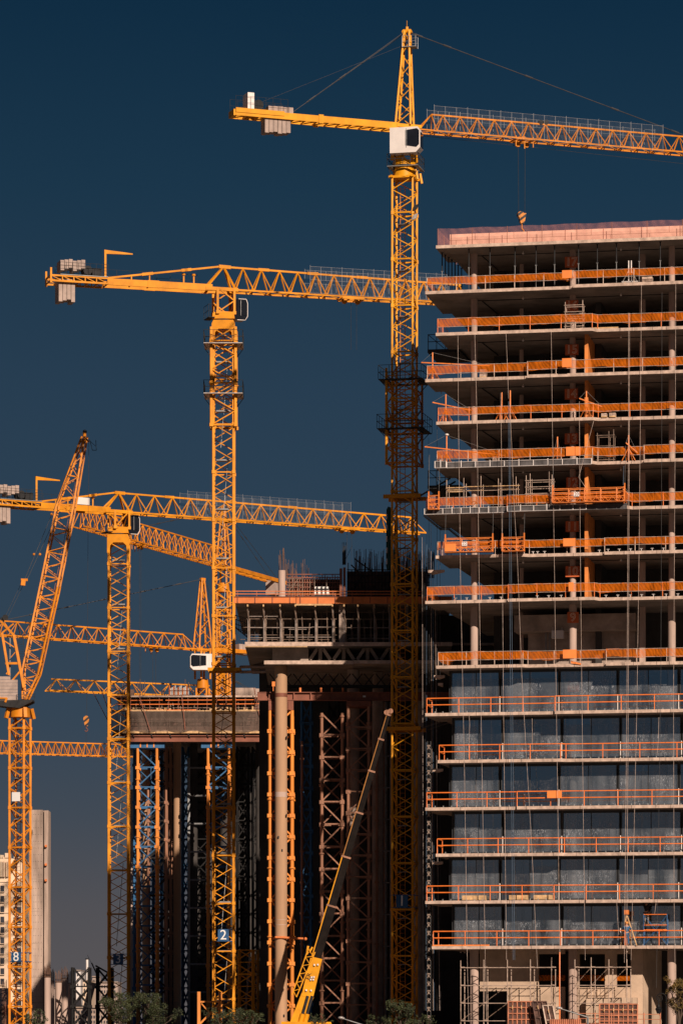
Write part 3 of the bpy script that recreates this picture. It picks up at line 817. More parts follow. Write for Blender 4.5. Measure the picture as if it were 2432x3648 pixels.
# pallets of bricks / blocks
def stack(px0, px1, n, v, h, label, cat, name, mt, rows=4):
    u0, u1 = TU(px0, v), TU(px1, v); z = ZS[n]
    t = thing(name, label, cat, TW(u0, v, z))
    m = MB(); tbox(m, u0, u1, v, v + .7, z + .002, z + .1); m.build('pallet', M['timber'], t)
    m = MB(); k = max(2, int((u1 - u0) / .3))
    for r in range(rows):
        for i in range(k):
            a = u0 + (u1 - u0) * i / k; b = u0 + (u1 - u0) * (i + 1) / k - .015; off = .03 * ((r + i) % 2)
            tbox(m, a, b, v + off, v + .65, z + .1 + h * r / rows + .004, z + .1 + h * (r + 1) / rows - .008)
    m.build('load', M[mt], t)
stack(2285, 2322, 17, .5, .5, 'pallet of pale bricks on the slab right of plate 17', 'brick pallet', 'brick_pallet', 'slab')
stack(1707, 1731, 15, .2, .55, 'small pallet of blocks beside the left column below plate 15', 'block pallet', 'block_pallet', 'slab')
stack(2140, 2160, 14, .3, .22, 'low pile of stone blocks right of plate 14, left one of two', 'block pile', 'block_pile', 'slab', 2)
stack(2168, 2191, 14, .3, .24, 'low pile of stone blocks right of plate 14, right one of two', 'block pile', 'block_pile', 'slab', 2)
stack(1753, 1774, 13, .4, .5, 'bundled load of pale bricks under the sloping davit boom', 'brick load', 'brick_load', 'slab')
for p0, p1, y in ((1645, 1698, 3), (1703, 1729, 3), (1812, 1878, 4), (1899, 1966, 5)):
    m = MB(); v = 1.0; tbox(m, TU(p0, v), TU(p1, v), v, v + .5, ZS[4] + .002, ZS[4] + .42)
    tag(m.build('crate', M['timber']), {1645: 'long pale crate behind the rail, leftmost on its storey', 1703: 'short pale crate next to the leftmost long crate', 1812: 'pale crate behind the rail, second bay from the left', 1899: 'longest pale crate right of the second bay mullion'}[p0], 'crate', 'pale crates on the balcony')
# timber on slab 16
m = MB(); tbox(m, TU(2110, .75), TU(2200, .75), .75, .95, ZS[16] + .002, ZS[16] + .14); tag(m.build('timber_beam', M['timber']), 'pale timber beam lying at the slab step below plate 16', 'timber')
# air unit behind column, storey 9
m = MB(); v = 4.2; tbox(m, TU(1963, v), TU(2005, v), v, v + .5, TZ(1963, 2274, v), TZ(1963, 2246, v)); 
for px in (1968, 2000): m.bar(TP(px, 2246, v + .2), TP(px, 2235, v + .2), .03)
tag(m.build('air_unit', M['white']), 'grey box unit hung under the low beam at plate 9', 'air unit')
for px in (1943, 1957):
    m = MB(); v = 5.6; m.tube(TW(TU(px, v), v, ZS[9] + .002), TW(TU(px, v), v, ZS[10] - 2.0), .055, 8); tag(m.build('pipe', M['grey']), 'vertical grey pipe below the air unit at plate 9, %s' % ('left of the pair' if px == 1943 else 'right of the pair'), 'pipe', 'pipes at plate 9')

# frame scaffolds
def frame_scaffold(cells, n, v0, v1, heights, label, mt='scaf', name='scaffold', base=None, r=.028, px=True):
    us = [TU(c, v0) for c in cells]; z = ZS[n] if base is None else base
    t = thing(name, label, 'scaffold', TW(us[0], v0, z))
    k = 0
    for i, u in enumerate(us):
        for v, top in ((v0, heights[0] + .12 * (i % 3)), (v1, heights[0] - .25 + .1 * (i % 2))):
            m = MB(); m.tube(TW(u, v, z + .002), TW(u, v, z + top), r, 6); m.build('standard', M[mt], t)
    for h in heights[1:]:
        for v in (v0 - .03, v1 + .03):
            m = MB(); m.tube(TW(us[0] - .1, v, z + h), TW(us[-1] + .1, v, z + h), r * .9, 6); m.build('ledger', M[mt], t)
        m = MB()
        for u in us: m.tube(TW(u + .03, v0 - .05, z + h + .03), TW(u + .03, v1 + .05, z + h + .03), r * .9, 6)
        m.build('transom', M[mt], t)
    return t
s16 = frame_scaffold((2012, 2074), 16, .3, 1.0, (2.05, .2, .55, .9, 1.3, 1.8), 'small frame scaffold in front of plate 16')
t = frame_scaffold((1590, 1651, 1712, 1774, 1837), 12, .1, 1.3, (2.35, .18, 1.65), 'tall frame scaffold with yellow tubes, left half of the storey of plate 12')
m = MB()
for a, b, v, h in ((1588, 1652, -.1, 1.72), (1590, 1650, .3, 1.6), (1595, 1650, .6, 1.5), (1652, 1755, -.1, 1.76), (1665, 1722, .2, 1.52), (1700, 1850, -.1, 1.76), (1775, 1846, .3, 1.55)):
    m.tube(TW(TU(a, v), v, ZS[12] + h), TW(TU(b, v), v, ZS[12] + h), .035, 6)
m.build('tube_bundle', M['timber'], t)
frame_scaffold((1873, 1887, 1955, 1965), 12, -.2, .8, (2.5, .35, 1.1, 1.6, 2.1), 'light frame scaffold left of plate 12')
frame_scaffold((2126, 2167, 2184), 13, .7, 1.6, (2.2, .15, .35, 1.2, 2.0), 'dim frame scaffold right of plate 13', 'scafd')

# suspended platforms
def gondola(p0, p1, n, v, zoff, number, npx, label, side_panel=None, h=1.05, lat=True):
    u0, u1 = TU(p0, v), TU(p1, v); z = ZS[n] + zoff
    t = thing('suspended_platform', label, 'suspended platform', TW(u0, v, z), 'orange suspended platforms')
    m = MB(); w = .7
    tbox(m, u0, u1, v, v + w, z, z + .05); m.build('deck', M['gond'], t)
    for vv in (v, v + w):
        m = MB()
        for zz in (.42, h * .72, h): m.bar(TW(u0, vv, z + zz), TW(u1, vv, z + zz), .045)
        m.build('hand_rail', M['gond'], t)
        m = MB(); k = max(2, int((u1 - u0) / .55))
        for i in range(k):
            a = u0 + (u1 - u0) * i / k; b = u0 + (u1 - u0) * (i + 1) / k; c = (a + b) / 2
            m.bar(TW(a, vv, z + .05), TW(c, vv, z + .42), .035); m.bar(TW(c, vv, z + .42), TW(b, vv, z + .05), .035)
            if i % 2 == 0: m.bar(TW(a, vv, z + .05), TW(a, vv, z + h), .05)
        m.build('lattice', M['gond'], t)
    for u in (u0, u1):
        m = MB(); tbox(m, u - .04, u + .04, v + .25, v + .45, z, z + h + .35); m.build('end_frame', M['gond'], t)
        m = MB(); m.line([TW(u, v + .35, z + h + .35), TW(u + .05, v + .35, z + 4.2)], .012, 4); m.build('suspension_rope', M['grey'], t)
    if side_panel:
        m = MB(); tbox(m, TU(side_panel[0], v), TU(side_panel[1], v), v - .06, v - .03, z + .08, z + .62); m.build('panel', M['board'], t)
    if number:
        a, b = npx; uc = (TU(a, v) + TU(b, v)) / 2; zc = z + .6
        m = MB(); hw = (TU(b, v) - TU(a, v)) / 2; tbox(m, uc - hw, uc + hw, v - .09, v - .07, zc - .16, zc + .16); s = m.build('number_plate', M['signw'], t)
        text_mesh('numeral', number, .34, M['rust'], s, TW(uc, v - .1, zc), U, (0, 0, 1), depth=.008)
gondola(1966, 2222, 12, -1.25, .22, '20', (2043, 2062), 'long orange suspended platform with the number 20')
gondola(1583, 1752, 11, -.85, .12, '22', (1645, 1663), 'orange suspended platform with the number 22', (1584, 1624))
gondola(1786, 1864, 11, -.8, .1, None, None, 'short orange suspended platform without number, right of platform 22')
gondola(1524, 1560, 12, -.6, .05, None, None, 'short orange suspended cage at the left corner of slab twelve')
# debris on slab 9
m = MB(); v = .2; m.hexa([TP(2032, 2363, v), TP(2068, 2368, v), TP(2068, 2366, v + .6), TP(2032, 2361, v + .6), TP(2032, 2356, v), TP(2068, 2364, v), TP(2068, 2362, v + .6), TP(2032, 2354, v + .6)])
tag(m.build('crumpled_sheet', M['board']), 'orange sheet lying on the slab edge below plate 9', 'sheet')
# dark covered hoist landing behind left flank (slab with blue frame)
for yy, nm in ((1245, 'sixteenth'), (1730, 'twelfth')):
    m = MB(); u0, u1 = TU(1522, 6), TU(1640, 6); z = TZ(1522, yy, 6)
    tbox(m, u0, u1, 6, 11, z - .25, z)
    for u in (u0 + .05, u0 + .7, u0 + 1.4): m.bar(TW(u, 6.05, z), TW(u, 6.05, z + 1.15), .05)
    for h in (.6, 1.15): m.bar(TW(u0, 6.05, z + h), TW(u1, 6.05, z + h), .05)
    m.bar(TW(u0 + .1, 6.0, z + 1.1), TW(u0 + 1.3, 6.0, z + .05), .05)
    tag(m.build('landing_platform', M['dark']), 'dark landing platform jutting from the flank near slab ' + ('sixteen' if yy == 1245 else 'twelve'), 'landing platform', 'dark landing platforms')

# tripod hoist with workers at slab 3
zz = ZS[3]
t = thing('tripod_hoist', 'pale wooden tripod hoist with an orange head beside the worker in blue', 'tripod hoist', TP(2230, 3370, .35))
apex = TP(2230, 3256, .35)
for px, v in ((2208, .3), (2212, .9), (2264, .3), (2246, 1.0)):
    m = MB(); b = TW(TU(px, v), v + .35, zz + .01); m.bar(b, apex, .08); m.build('leg', M['timber' if px != 2212 else 'gond'], t)
m = MB(); tbox(m, T(2222, 0, .3)[0], T(2238, 0, .3)[0], .2, .5, TZ(2230, 3258, .3), TZ(2230, 3242, .3)); m.build('head', M['gond'], t)
t = thing('frame_scaffold', 'blue frame scaffold with orange bars on the lowest balcony', 'scaffold', TP(2290, 3370, .9))
u0, u1 = TU(2291, .95), TU(2374, .95)
for v in (.95, 1.65):
    for u in (u0, u1):
        m = MB(); m.bar(TW(u, v, zz + .01), TW(u, v, zz + 2.35), .06); m.build('post', M['bluep'], t)
    for h in (1.2, 1.55, 2.35):
        m = MB(); m.bar(TW(u0, v, zz + h), TW(u1, v, zz + h), .05); m.build('bar', M['rail'], t)
    m = MB(); m.bar(TW(u0, v, zz + 2.3), TW(u1, v, zz + .05), .04); m.bar(TW(u0, v, zz + .05), TW(u1, v, zz + 2.3), .035); m.build('brace', M['bluep'], t)
m = MB(); tbox(m, u0 + .05, u1 - .05, 1.0, 1.6, zz + 1.52, zz + 1.58); m.build('deck', M['timber'], t)

# workers ------------------------------------------------------------------
def person(name, label, base, face, joints, mats, hair='helmet'):
    """one continuous skinned body; joints: name -> (offset, radius)"""
    t = thing(name, label, 'person', base)
    ux = Vector((math.cos(face), math.sin(face), 0)); uy = Vector((-math.sin(face), math.cos(face), 0))
    def P(o): return ux * o[0] + uy * o[1] + Vector((0, 0, o[2]))
    def skin(nm, chain, edges, mt):
        me = bpy.data.meshes.new(nm)
        names = list(chain)
        me.from_pydata([P(joints[k][0]) for k in names], [(names.index(a), names.index(b)) for a, b in edges], [])
        ob = bpy.data.objects.new(nm, me); COL.objects.link(ob); ob.parent = t
        ob.modifiers.new('skin', 'SKIN'); ob.modifiers.new('sub', 'SUBSURF').levels = 1
        ob.modifiers['sub'].render_levels = 2
        me.skin_vertices or None
        for sv, k in zip(me.skin_vertices[0].data, names):
            r = joints[k][1]; sv.radius = (r * chain[k], r * chain[k])
        me.skin_vertices[0].data[0].use_root = True
        me.materials.append(M[mt])
        return ob
    full = dict.fromkeys(joints, 1.0)
    E = [('pelvis', 'waist'), ('waist', 'chest'), ('chest', 'neck'), ('neck', 'head'), ('head', 'crown')]
    for s in 'lr':
        E += [('chest', 'sh' + s), ('sh' + s, 'el' + s), ('el' + s, 'wr' + s), ('wr' + s, 'ha' + s), ('pelvis', 'hip' + s), ('hip' + s, 'kn' + s), ('kn' + s, 'an' + s), ('an' + s, 'to' + s)]
        for f in range(4):
            joints['f%d%s' % (f, s)] = (tuple(joints['ha' + s][0][i] + ((.02 * (f - 1.5)), 0, (.075 if joints['ha' + s][0][2] > joints['wr' + s][0][2] else -.075) + .006 * (f in (1, 2)))[i] for i in range(3)), .009)
            E.append(('ha' + s, 'f%d%s' % (f, s)))
        joints['t' + s] = (tuple(joints['ha' + s][0][i] + (.05 if s == 'l' else -.05, -.03, 0)[i] for i in range(3)), .01); E.append(('ha' + s, 't' + s))
    body = skin('body', dict.fromkeys(joints, 1.0), E, mats[0])
    top = {k: 1.22 for k in ('pelvis', 'waist', 'chest', 'shl', 'shr', 'ell', 'elr', 'wrl', 'wrr')}
    skin('jacket', top, [('pelvis', 'waist'), ('waist', 'chest'), ('chest', 'shl'), ('chest', 'shr'), ('shl', 'ell'), ('shr', 'elr'), ('ell', 'wrl'), ('elr', 'wrr')], mats[1])
    low = {k: 1.2 for k in ('pelvis', 'hipl', 'hipr', 'knl', 'knr', 'anl', 'anr')}
    skin('trousers', low, [('pelvis', 'hipl'), ('pelvis', 'hipr'), ('hipl', 'knl'), ('hipr', 'knr'), ('knl', 'anl'), ('knr', 'anr')], mats[2])
    m = MB(); hc = Vector(base) + P(joints['crown'][0]); m.ball(hc + Vector((0, 0, .0)), .135, 10, 6, .85); m.build('helmet', M[hair], t)
    m = MB()
    for s in 'lr':
        a = Vector(base) + P(joints['an' + s][0]); b = Vector(base) + P(joints['to' + s][0])
        m.bar(a - Vector((0, 0, .06)), b - Vector((0, 0, .0)), .1, .1)
    m.build('boot', M['dark'], t)
    return t
def J(arms_up, step=.1):
    j = {'pelvis': ((0, 0, .95), .14), 'waist': ((0, 0, 1.12), .13), 'chest': ((0, 0, 1.36), .16), 'neck': ((0, 0, 1.5), .06), 'head': ((0, -.01, 1.61), .095), 'crown': ((0, 0, 1.7), .08)}
    for s, g in (('l', -1), ('r', 1)):
        j['hip' + s] = ((g * .1, 0, .86), .1); j['kn' + s] = ((g * .12, -.02, .48), .065); j['an' + s] = ((g * .14, .02, .09), .045); j['to' + s] = ((g * .16, -.15, .05), .04)
        if arms_up:
            j['sh' + s] = ((g * .2, 0, 1.43), .07); j['el' + s] = ((g * .32, -.05, 1.68), .048); j['wr' + s] = ((g * .2, -.08, 1.93), .035); j['ha' + s] = ((g * .17, -.09, 2.0), .038)
        else:
            j['sh' + s] = ((g * .2, 0, 1.4), .07); j['el' + s] = ((g * .34, -.1, 1.22), .048); j['wr' + s] = ((g * .2, -.3, 1.3), .035); j['ha' + s] = ((g * .14, -.36, 1.33), .038)
    return j
person('person', 'worker in blue overalls standing at the tripod hoist on the lowest balcony', TW(TU(2230, .25), .28, zz), -PSI + math.pi, J(False), ('skin', 'cloth_blue', 'cloth_blue'))
person('person', 'worker in dark jacket and grey trousers standing on the blue scaffold, arms raised', TW(TU(2301, 1.25), 1.25, zz + 1.585), -PSI + math.pi * .9, J(True), ('skin', 'cloth_dark', 'cloth_grey'), 'cloth_dark')

# ================================================================ GROUND LEVEL BEFORE THE TOWER
def sc_line(cells, zs, v0, v1, label, tops, mt='scaf'):
    t = thing('scaffold', label, 'scaffold', TW(TU(cells[0], v0), v0, 0), 'tube scaffolds in front of the ground floor')
    for i, c in enumerate(cells):
        for v, dx, dt in ((v0, 0, 0), (v1, 14, -.9)):
            u = TU(c + dx, v); m = MB(); m.tube(TW(u, v, .002), TW(u, v, tops[i % len(tops)] + dt), .034, 6)
            for q in range(6): m.tube(TW(u, v, .6 + q * 1.35), TW(u, v, .7 + q * 1.35), .05, 6)
            m.build('standard', M[mt], t)
    for z in zs:
        for v in (v0 - .05, v1 - .05):
            m = MB(); m.tube(TW(TU(cells[0], v), v, z), TW(TU(cells[-1] + 16, v), v, z), .03, 6); m.build('ledger', M[mt], t)
        m = MB()
        for c in cells: m.tube(TW(TU(c, v0), v0, z + .05), TW(TU(c + 14, v1), v1, z + .05), .03, 6)
        m.build('transom', M[mt], t)
    m = MB()
    for a, b in zip(cells[:-1], cells[1:]): m.tube(TW(TU(a, v1), v1, zs[0]), TW(TU(b, v1), v1, zs[1]), .026, 6); m.tube(TW(TU(a, v1), v1, zs[1]), TW(TU(b, v1), v1, zs[2]), .026, 6)
    m.build('brace', M['scafd'], t)
zl = [TZ(1800, y, .6) for y in (3637, 3574, 3511, 3447)]
sc_line((1640, 1722, 1806, 1888, 1963), zl, .5, 1.35, 'wide pale tube scaffold left of the ground floor opening', (zl[3] + .55, zl[3] + .6, zl[3] + .6, zl[3] + .62, zl[3] + .75))
sc_line((2046, 2104, 2167, 2231), zl[1:], .5, 1.35, 'narrower tube scaffold below the worker in blue', (zl[3] + .6, zl[3] + .75, zl[3] + .6, zl[3] + .6))
m = MB(); m.bar(TW(TU(1992, .3), .3, .002), TP(1992, 3392, .3), .085); tag(m.build('steel_post', M['rail']), 'tall orange post standing right of the wide scaffold', 'post')

def form_panel(p0, p1, y0, v, label, cols, rows, lean=0.0, mt='formred'):
    u0, u1 = TU(p0, v), TU(p1, v); zt = TZ(p0, y0, v)
    t = thing('formwork_panel', label, 'formwork panel', TW((u0 + u1) / 2, v, 0), 'red formwork panels on the ground')
    sh = lean
    def Q(u, z, dv=0): return TW(u + sh * z, v + dv + .12 * z / max(zt, 1), z)
    m = MB(); m.hexa([Q(u0, .02, .05), Q(u1, .02, .05), Q(u1, .02, .08), Q(u0, .02, .08), Q(u0, zt, .05), Q(u1, zt, .05), Q(u1, zt, .08), Q(u0, zt, .08)]); m.build('sheet', M['formpan'], t)
    m = MB()
    for i in range(cols + 1):
        u = u0 + (u1 - u0) * i / cols; m.bar(Q(u, .02), Q(u, zt), .09 if i % 2 == 0 else .05, .1)
    for j in range(rows + 1):
        z = .05 + (zt - .05) * j / rows; m.bar(Q(u0, z, -.01), Q(u1, z, -.01), .07, .09)
    m.build('frame', M[mt], t)
    m = MB()
    for i in range(1, cols, 2):
        u = u0 + (u1 - u0) * i / cols; m.bar(Q(u, zt - .55, -.1), Q(u, zt - .3, -.1), .07)
    m.build('clamp', M['timber'], t)
form_panel(1808, 1935, 3568, .0, 'wide red formwork panel below the wide scaffold', 8, 8)
form_panel(2133, 2268, 3577, .3, 'red formwork panel leaning on the low concrete block', 8, 8)
form_panel(1925, 1975, 3568, -.7, 'dark formwork panel leaning with its top to the left', 3, 6, -.18, 'formpan')
form_panel(1962, 1998, 3582, -1.1, 'dark tilted panel with pale timber edges by the street lamp head', 2, 3, -.2, 'scaf')
t = thing('site_fence', 'low red rail fence at the foot of the right formwork panel', 'fence', TP(2060, 3660, -1.2))
m = MB()
for y in (3610, 3628, 3646): m.bar(TP(2055, y, -1.2), TP(2350, y + 4, -1.2), .045)
m.build('fence_rail', M['formred'], t)
for px in range(2060, 2351, 58):
    m = MB(); m.bar(TW(TU(px, -1.2), -1.2, 0), TP(px, 3608, -1.2), .07); m.build('fence_post', M['formred'], t)
m = MB(); v = -1.4; tbox(m, TU(1955, v), TU(2068, v), v, v + .05, .4, TZ(1960, 3632, v))
for i in range(16):
    u = TU(1958, v) + i * .15; m.bar(TW(u, v - .03, 0), TW(u, v - .03, TZ(1960, 3630, v)), .06)
tag(m.build('barrier', M['formred']), 'red slatted barrier at the bottom beside the lamp arm', 'barrier')
# street lamps
t = thing('street_lamp', 'black ornate lamp post with a curled arm and hanging lantern', 'street lamp', (WX(2371, 262), 262, 0))
Y = 262
m = MB(); m.tube((WX(2371, Y), Y, 0), W(2371, 3580, Y), .065, 10, .045); m.tube((WX(2371, Y), Y, 0), (WX(2371, Y), Y, .5), .13, 10); m.build('post', M['black'], t)
m = MB(); pts = []
for i in range(19):

    pts.append(W(2354 + 17 * math.cos(math.pi * i / 18), 3556 - 17 * math.sin(math.pi * i / 18), Y))
pts = [W(2371, 3585, Y)] + pts
sp = []
for i in range(28):
    a = math.pi + i / 27 * 3.6 * math.pi; r = 14 * (1 - i / 34); sp.append(W(2349 + r * math.cos(a) * .8, 3556 + r * math.sin(a) * -.9, Y))
m.line(pts, .035, 6); m.line(sp, .028, 6); m.build('arm', M['black'], t)
m = MB(); c = W(2344, 3580, Y); m.tube(W(2344, 3562, Y), W(2344, 3582, Y), .03, 6); m.tube(W(2344, 3578, Y), W(2344, 3586, Y), .05, 8, .1); m.tube(W(2344, 3586, Y), W(2344, 3596, Y), .1, 12, .27); m.build('lantern_hood', M['black'], t)
m = MB(); m.tube(W(2344, 3596, Y), W(2344, 3611, Y), .22, 10, .12); m.build('lantern_glass', M['cabglass'], t)
for hx, hy, ex, ey, bx, Y, lb in ((1989, 3591, 2092, 3624, 2092, 250, 'grey street lamp with a long slanting arm in front of the leaning panels'), (1214, 3626, 1306, 3656, 1306, 255, 'grey street lamp arm rising left beside the bush near the mobile crane')):
    t = thing('street_lamp', lb, 'street lamp', (WX(bx, Y), Y, 0), 'street lamps with slanting arms')
    m = MB(); m.tube((WX(bx, Y), Y, 0), W(bx, ey, Y), .07, 8); m.build('post', M['grey'], t)
    m = MB(); m.tube(W(ex, ey, Y), W(hx + 8, hy + 3, Y), .05, 8, .03); m.build('arm', M['grey'], t)
    m = MB(); m.ball(W(hx, hy, Y), .2, 10, 6, .5); m.ball(W(hx + 7, hy + 2, Y), .13, 8, 5, .6); m.build('lamp_head', M['tray'], t)

# ================================================================ TOWER CRANES
def lattice(mb, mbr, cx, cy, z0, z1, w, psi, leg, br, panel, style='zig', ring=4):
    """square lattice mast: mb takes the legs, mbr the bracing"""
    a = Vector((math.cos(psi), math.sin(psi), 0)); b = Vector((-math.sin(psi), math.cos(psi), 0)); c = Vector((cx, cy, 0))
    cs = [c + a * (sx * w / 2) + b * (sy * w / 2) for sx, sy in ((-1, -1), (1, -1), (1, 1), (-1, 1))]
    for p in cs: mb.bar(p + Vector((0, 0, z0)), p + Vector((0, 0, z1)), leg)
    n = max(1, round((z1 - z0) / panel)); h = (z1 - z0) / n
    for i in range(n):
        za, zb = z0 + i * h, z0 + (i + 1) * h
        for k in range(4):
            p, q = cs[k], cs[(k + 1) % 4]
            if style == 'x':
                mbr.bar(p + Vector((0, 0, za)), q + Vector((0, 0, zb)), br); mbr.bar(q + Vector((0, 0, za)), p + Vector((0, 0, zb)), br)
                mbr.bar(p + Vector((0, 0, zb)), q + Vector((0, 0, zb)), br)
            elif style == 'k':
                mid = (p + q) / 2
                if i % 2: mbr.bar(p + Vector((0, 0, za)), q + Vector((0, 0, zb)), br)
                else: mbr.bar(q + Vector((0, 0, za)), p + Vector((0, 0, zb)), br)
                mbr.bar(p + Vector((0, 0, zb)), q + Vector((0, 0, zb)), br * .7)
            else:
                flip = (i + (k in (1, 3))) % 2
                if flip: p, q = q, p
                mbr.bar(p + Vector((0, 0, za)), q + Vector((0, 0, zb)), br)
            if i % ring == 0:
                mbr.bar(cs[k] + Vector((0, 0, za)), cs[(k + 1) % 4] + Vector((0, 0, za)), br * 1.5)
        if i % ring == 0:
            for p in cs: mb.bar(p + Vector((0, 0, za - .14)), p + Vector((0, 0, za + .14)), leg * 1.5)
    return cs

class Frame:
    """crane axes: a runs along the jib, l sideways, z up"""
    def __init__(s, C, th):
        s.C = Vector((C[0], C[1], 0)); s.a = Vector((math.cos(th), math.sin(th), 0)); s.l = Vector((-math.sin(th), math.cos(th), 0))
    def __call__(s, a, l, z): return s.C + s.a * a + s.l * l + Vector((0, 0, z))
    def to_px(s, px):
        k = (px - 1216) / F
        return (k * s.C.y - s.C.x) / (s.a.x - k * s.a.y)

def ladder(P0, P1, w, side, mt, par, name='ladder', step=.35, r=.025):
    m = MB(); s = Vector(side) * (w / 2)
    m.bar(P0 - s, P1 - s, r * 1.6); m.bar(P0 + s, P1 + s, r * 1.6)
    n = int((P1 - P0).length / step)
    for i in range(n):
        p = P0.lerp(P1, (i + .5) / n); m.bar(p - s, p + s, r)
    m.build(name, M[mt], par)

def tri_jib(f, a0, a1, zj, hj, w, npan, ch, br, par, mt, top0=None, endlen=0, name='jib', drop=0.0, zend=None):
    """triangular jib: one top chord, two bottom chords, zigzag lacing; drop lowers the tip's top chord"""
    m = MB(); top0 = a0 if top0 is None else top0
    topend = a1 - endlen
    rise = 0 if zend is None else (zend - zj)
    def zb(a): return zj + rise * (a - a0) / (a1 - a0)
    def T_(a): return f(a, 0, zb(a) + hj - drop * (a - top0) / max(1e-6, (topend - top0)))
    for s in (-1, 1):
        m.bar(f(a0, s * w, zb(a0)), f(a1, s * w, zb(a1)), ch)
    m.bar(T_(top0), T_(topend), ch * 1.1)
    cj = m.build(name, M[mt], par)
    m = MB(); k = npan
    for i in range(k):
        x0 = a0 + (a1 - a0) * i / k; x1 = a0 + (a1 - a0) * (i + 1) / k; xm = (x0 + x1) / 2
        xm_ = min(max(xm, top0), topend)
        for s in (-1, 1):
            m.bar(f(x0, s * w, zb(x0)), T_(xm_), br); m.bar(T_(xm_), f(x1, s * w, zb(x1)), br)
        m.bar(f(x0, -w, zb(x0)), f(x0, w, zb(x0)), br); m.bar(f(x0, (-1) ** i * w, zb(x0)), f(x1, -(-1) ** i * w, zb(x1)), br * .8)
    m.build('lacing', M[mt], cj)
    return cj

def mesh_walk(f, a0, a1, z0, h, lat, par, name='jib_walkway_fence', step=.95, w=.65):
    m = MB()
    for s in (-1, 1):
        n = max(2, int((a1 - a0) / 1.5))
        for i in range(n):
            x0 = a0 + (a1 - a0) * i / n; x1 = a0 + (a1 - a0) * (i + 1) / n
            m.quad(f(x0, lat + s * w, z0), f(x1, lat + s * w, z0), f(x1, lat + s * w, z0 + h), f(x0, lat + s * w, z0 + h))
    o = m.build(name, M['mesh'], par)
    m = MB(); n = int((a1 - a0) / step)
    for s in (-1, 1):
        for i in range(n + 1):
            x = a0 + (a1 - a0) * i / n; m.bar(f(x, lat + s * w, z0), f(x, lat + s * w, z0 + h + (.1 if i % 3 == 0 else 0)), .016)
        for zz in (0, h * .5, h): m.bar(f(a0, lat + s * w, z0 + zz), f(a1, lat + s * w, z0 + zz), .012)
    m.build('fence_wire', M['grey'], o)

def hook(f, a, z_tr, z_hook, par, mt='hazard', w=.75, sc=1.0, fall=2):
    """trolley under the jib, hoist ropes and hook block"""
    m = MB()
    m.bar(f(a - w, -.7, z_tr), f(a + w, -.7, z_tr), .1); m.bar(f(a - w, .7, z_tr), f(a + w, .7, z_tr), .1)
    for x in (-w, 0, w): m.bar(f(a + x, -.75, z_tr), f(a + x, .75, z_tr), .09); m.bar(f(a + x, -.6, z_tr - .75 + .2 * abs(x)), f(a + x, -.6, z_tr + .25), .07)
    for x in (-.35, .4): m.tube(f(a + x, -.1, z_tr - .3), f(a + x, .1, z_tr - .3), .22, 12)
    m.build('trolley', M['yellow3'], par)
    m = MB(); d = .3 * sc
    for x in (-d, d): m.tube(f(a + x, 0, z_tr - .3), f(a + x * .9, 0, z_hook), .017, 4, cap=False)
    m.build('hoist_rope', M['rope'], par)
    m = MB(); q = sc
    m.hexa([f(a - .12 * q, -.12, z_hook - .95 * q), f(a + .18 * q, -.12, z_hook - .95 * q), f(a + .18 * q, .12, z_hook - .95 * q), f(a - .12 * q, .12, z_hook - .95 * q),
            f(a - .36 * q, -.14, z_hook - .1 * q), f(a + .36 * q, -.14, z_hook - .1 * q), f(a + .36 * q, .14, z_hook - .1 * q), f(a - .36 * q, .14, z_hook - .1 * q)])
    m.tube(f(a - .1, -.15, z_hook - .25 * q), f(a - .1, .15, z_hook - .25 * q), .28 * q, 12)
    o = m.build('hook_block', M[mt], par)
    m = MB(); pts = [f(a + .02, 0, z_hook - .9 * q), f(a + .02, 0, z_hook - 1.35 * q)]
    for i in range(9):
        t = math.pi * (.5 - i / 8 * 1.4); pts.append(f(a + .02 + .17 * q * math.cos(t), 0, z_hook - 1.55 * q + .17 * q * math.sin(t)))
    m.line(pts, .045 * q, 6); m.build('hook', M['yellow3'], o)

def platform(cx, cy, psi, z, half, inner, par, mt='dark', rails=True, sides=(1, 1, 1, 1), floor='grey', h=1.1):
    """walkway round a mast"""
    a = Vector((math.cos(psi), math.sin(psi), 0)); b = Vector((-math.sin(psi), math.cos(psi), 0)); c = Vector((cx, cy, z))
    def P(x, y, zz=0): return c + a * x + b * y + Vector((0, 0, zz))
    m = MB()
    for x0, x1, y0, y1 in ((-half, half, -half, -inner), (-half, half, inner, half), (-half, -inner, -inner, inner), (inner, half, -inner, inner)):
        m.hexa([P(x0, y0, -.06), P(x1, y0, -.06), P(x1, y1, -.06), P(x0, y1, -.06), P(x0, y0), P(x1, y0), P(x1, y1), P(x0, y1)])
    o = m.build('platform', M[floor], par)
    if rails:
        m = MB(); cs = [(-half, -half), (half, -half), (half, half), (-half, half)]
        for i in range(4):
            if not sides[i]: continue
            (x0, y0), (x1, y1) = cs[i], cs[(i + 1) % 4]
            for zz in (.55, h): m.bar(P(x0, y0, zz), P(x1, y1, zz), .035)
            for q in range(5): x = x0 + (x1 - x0) * q / 4; y = y0 + (y1 - y0) * q / 4; m.bar(P(x, y, 0), P(x, y, h), .035)
        m.build('platform_rail', M[mt], o)
    for sx in (-1, 1):
        for sy in (-1, 1):
            m = MB(); m.bar(P(sx * half, sy * inner, -.03), P(sx * inner, sy * inner, -.75), .05); m.build('platform_bracket', M[mt], o)

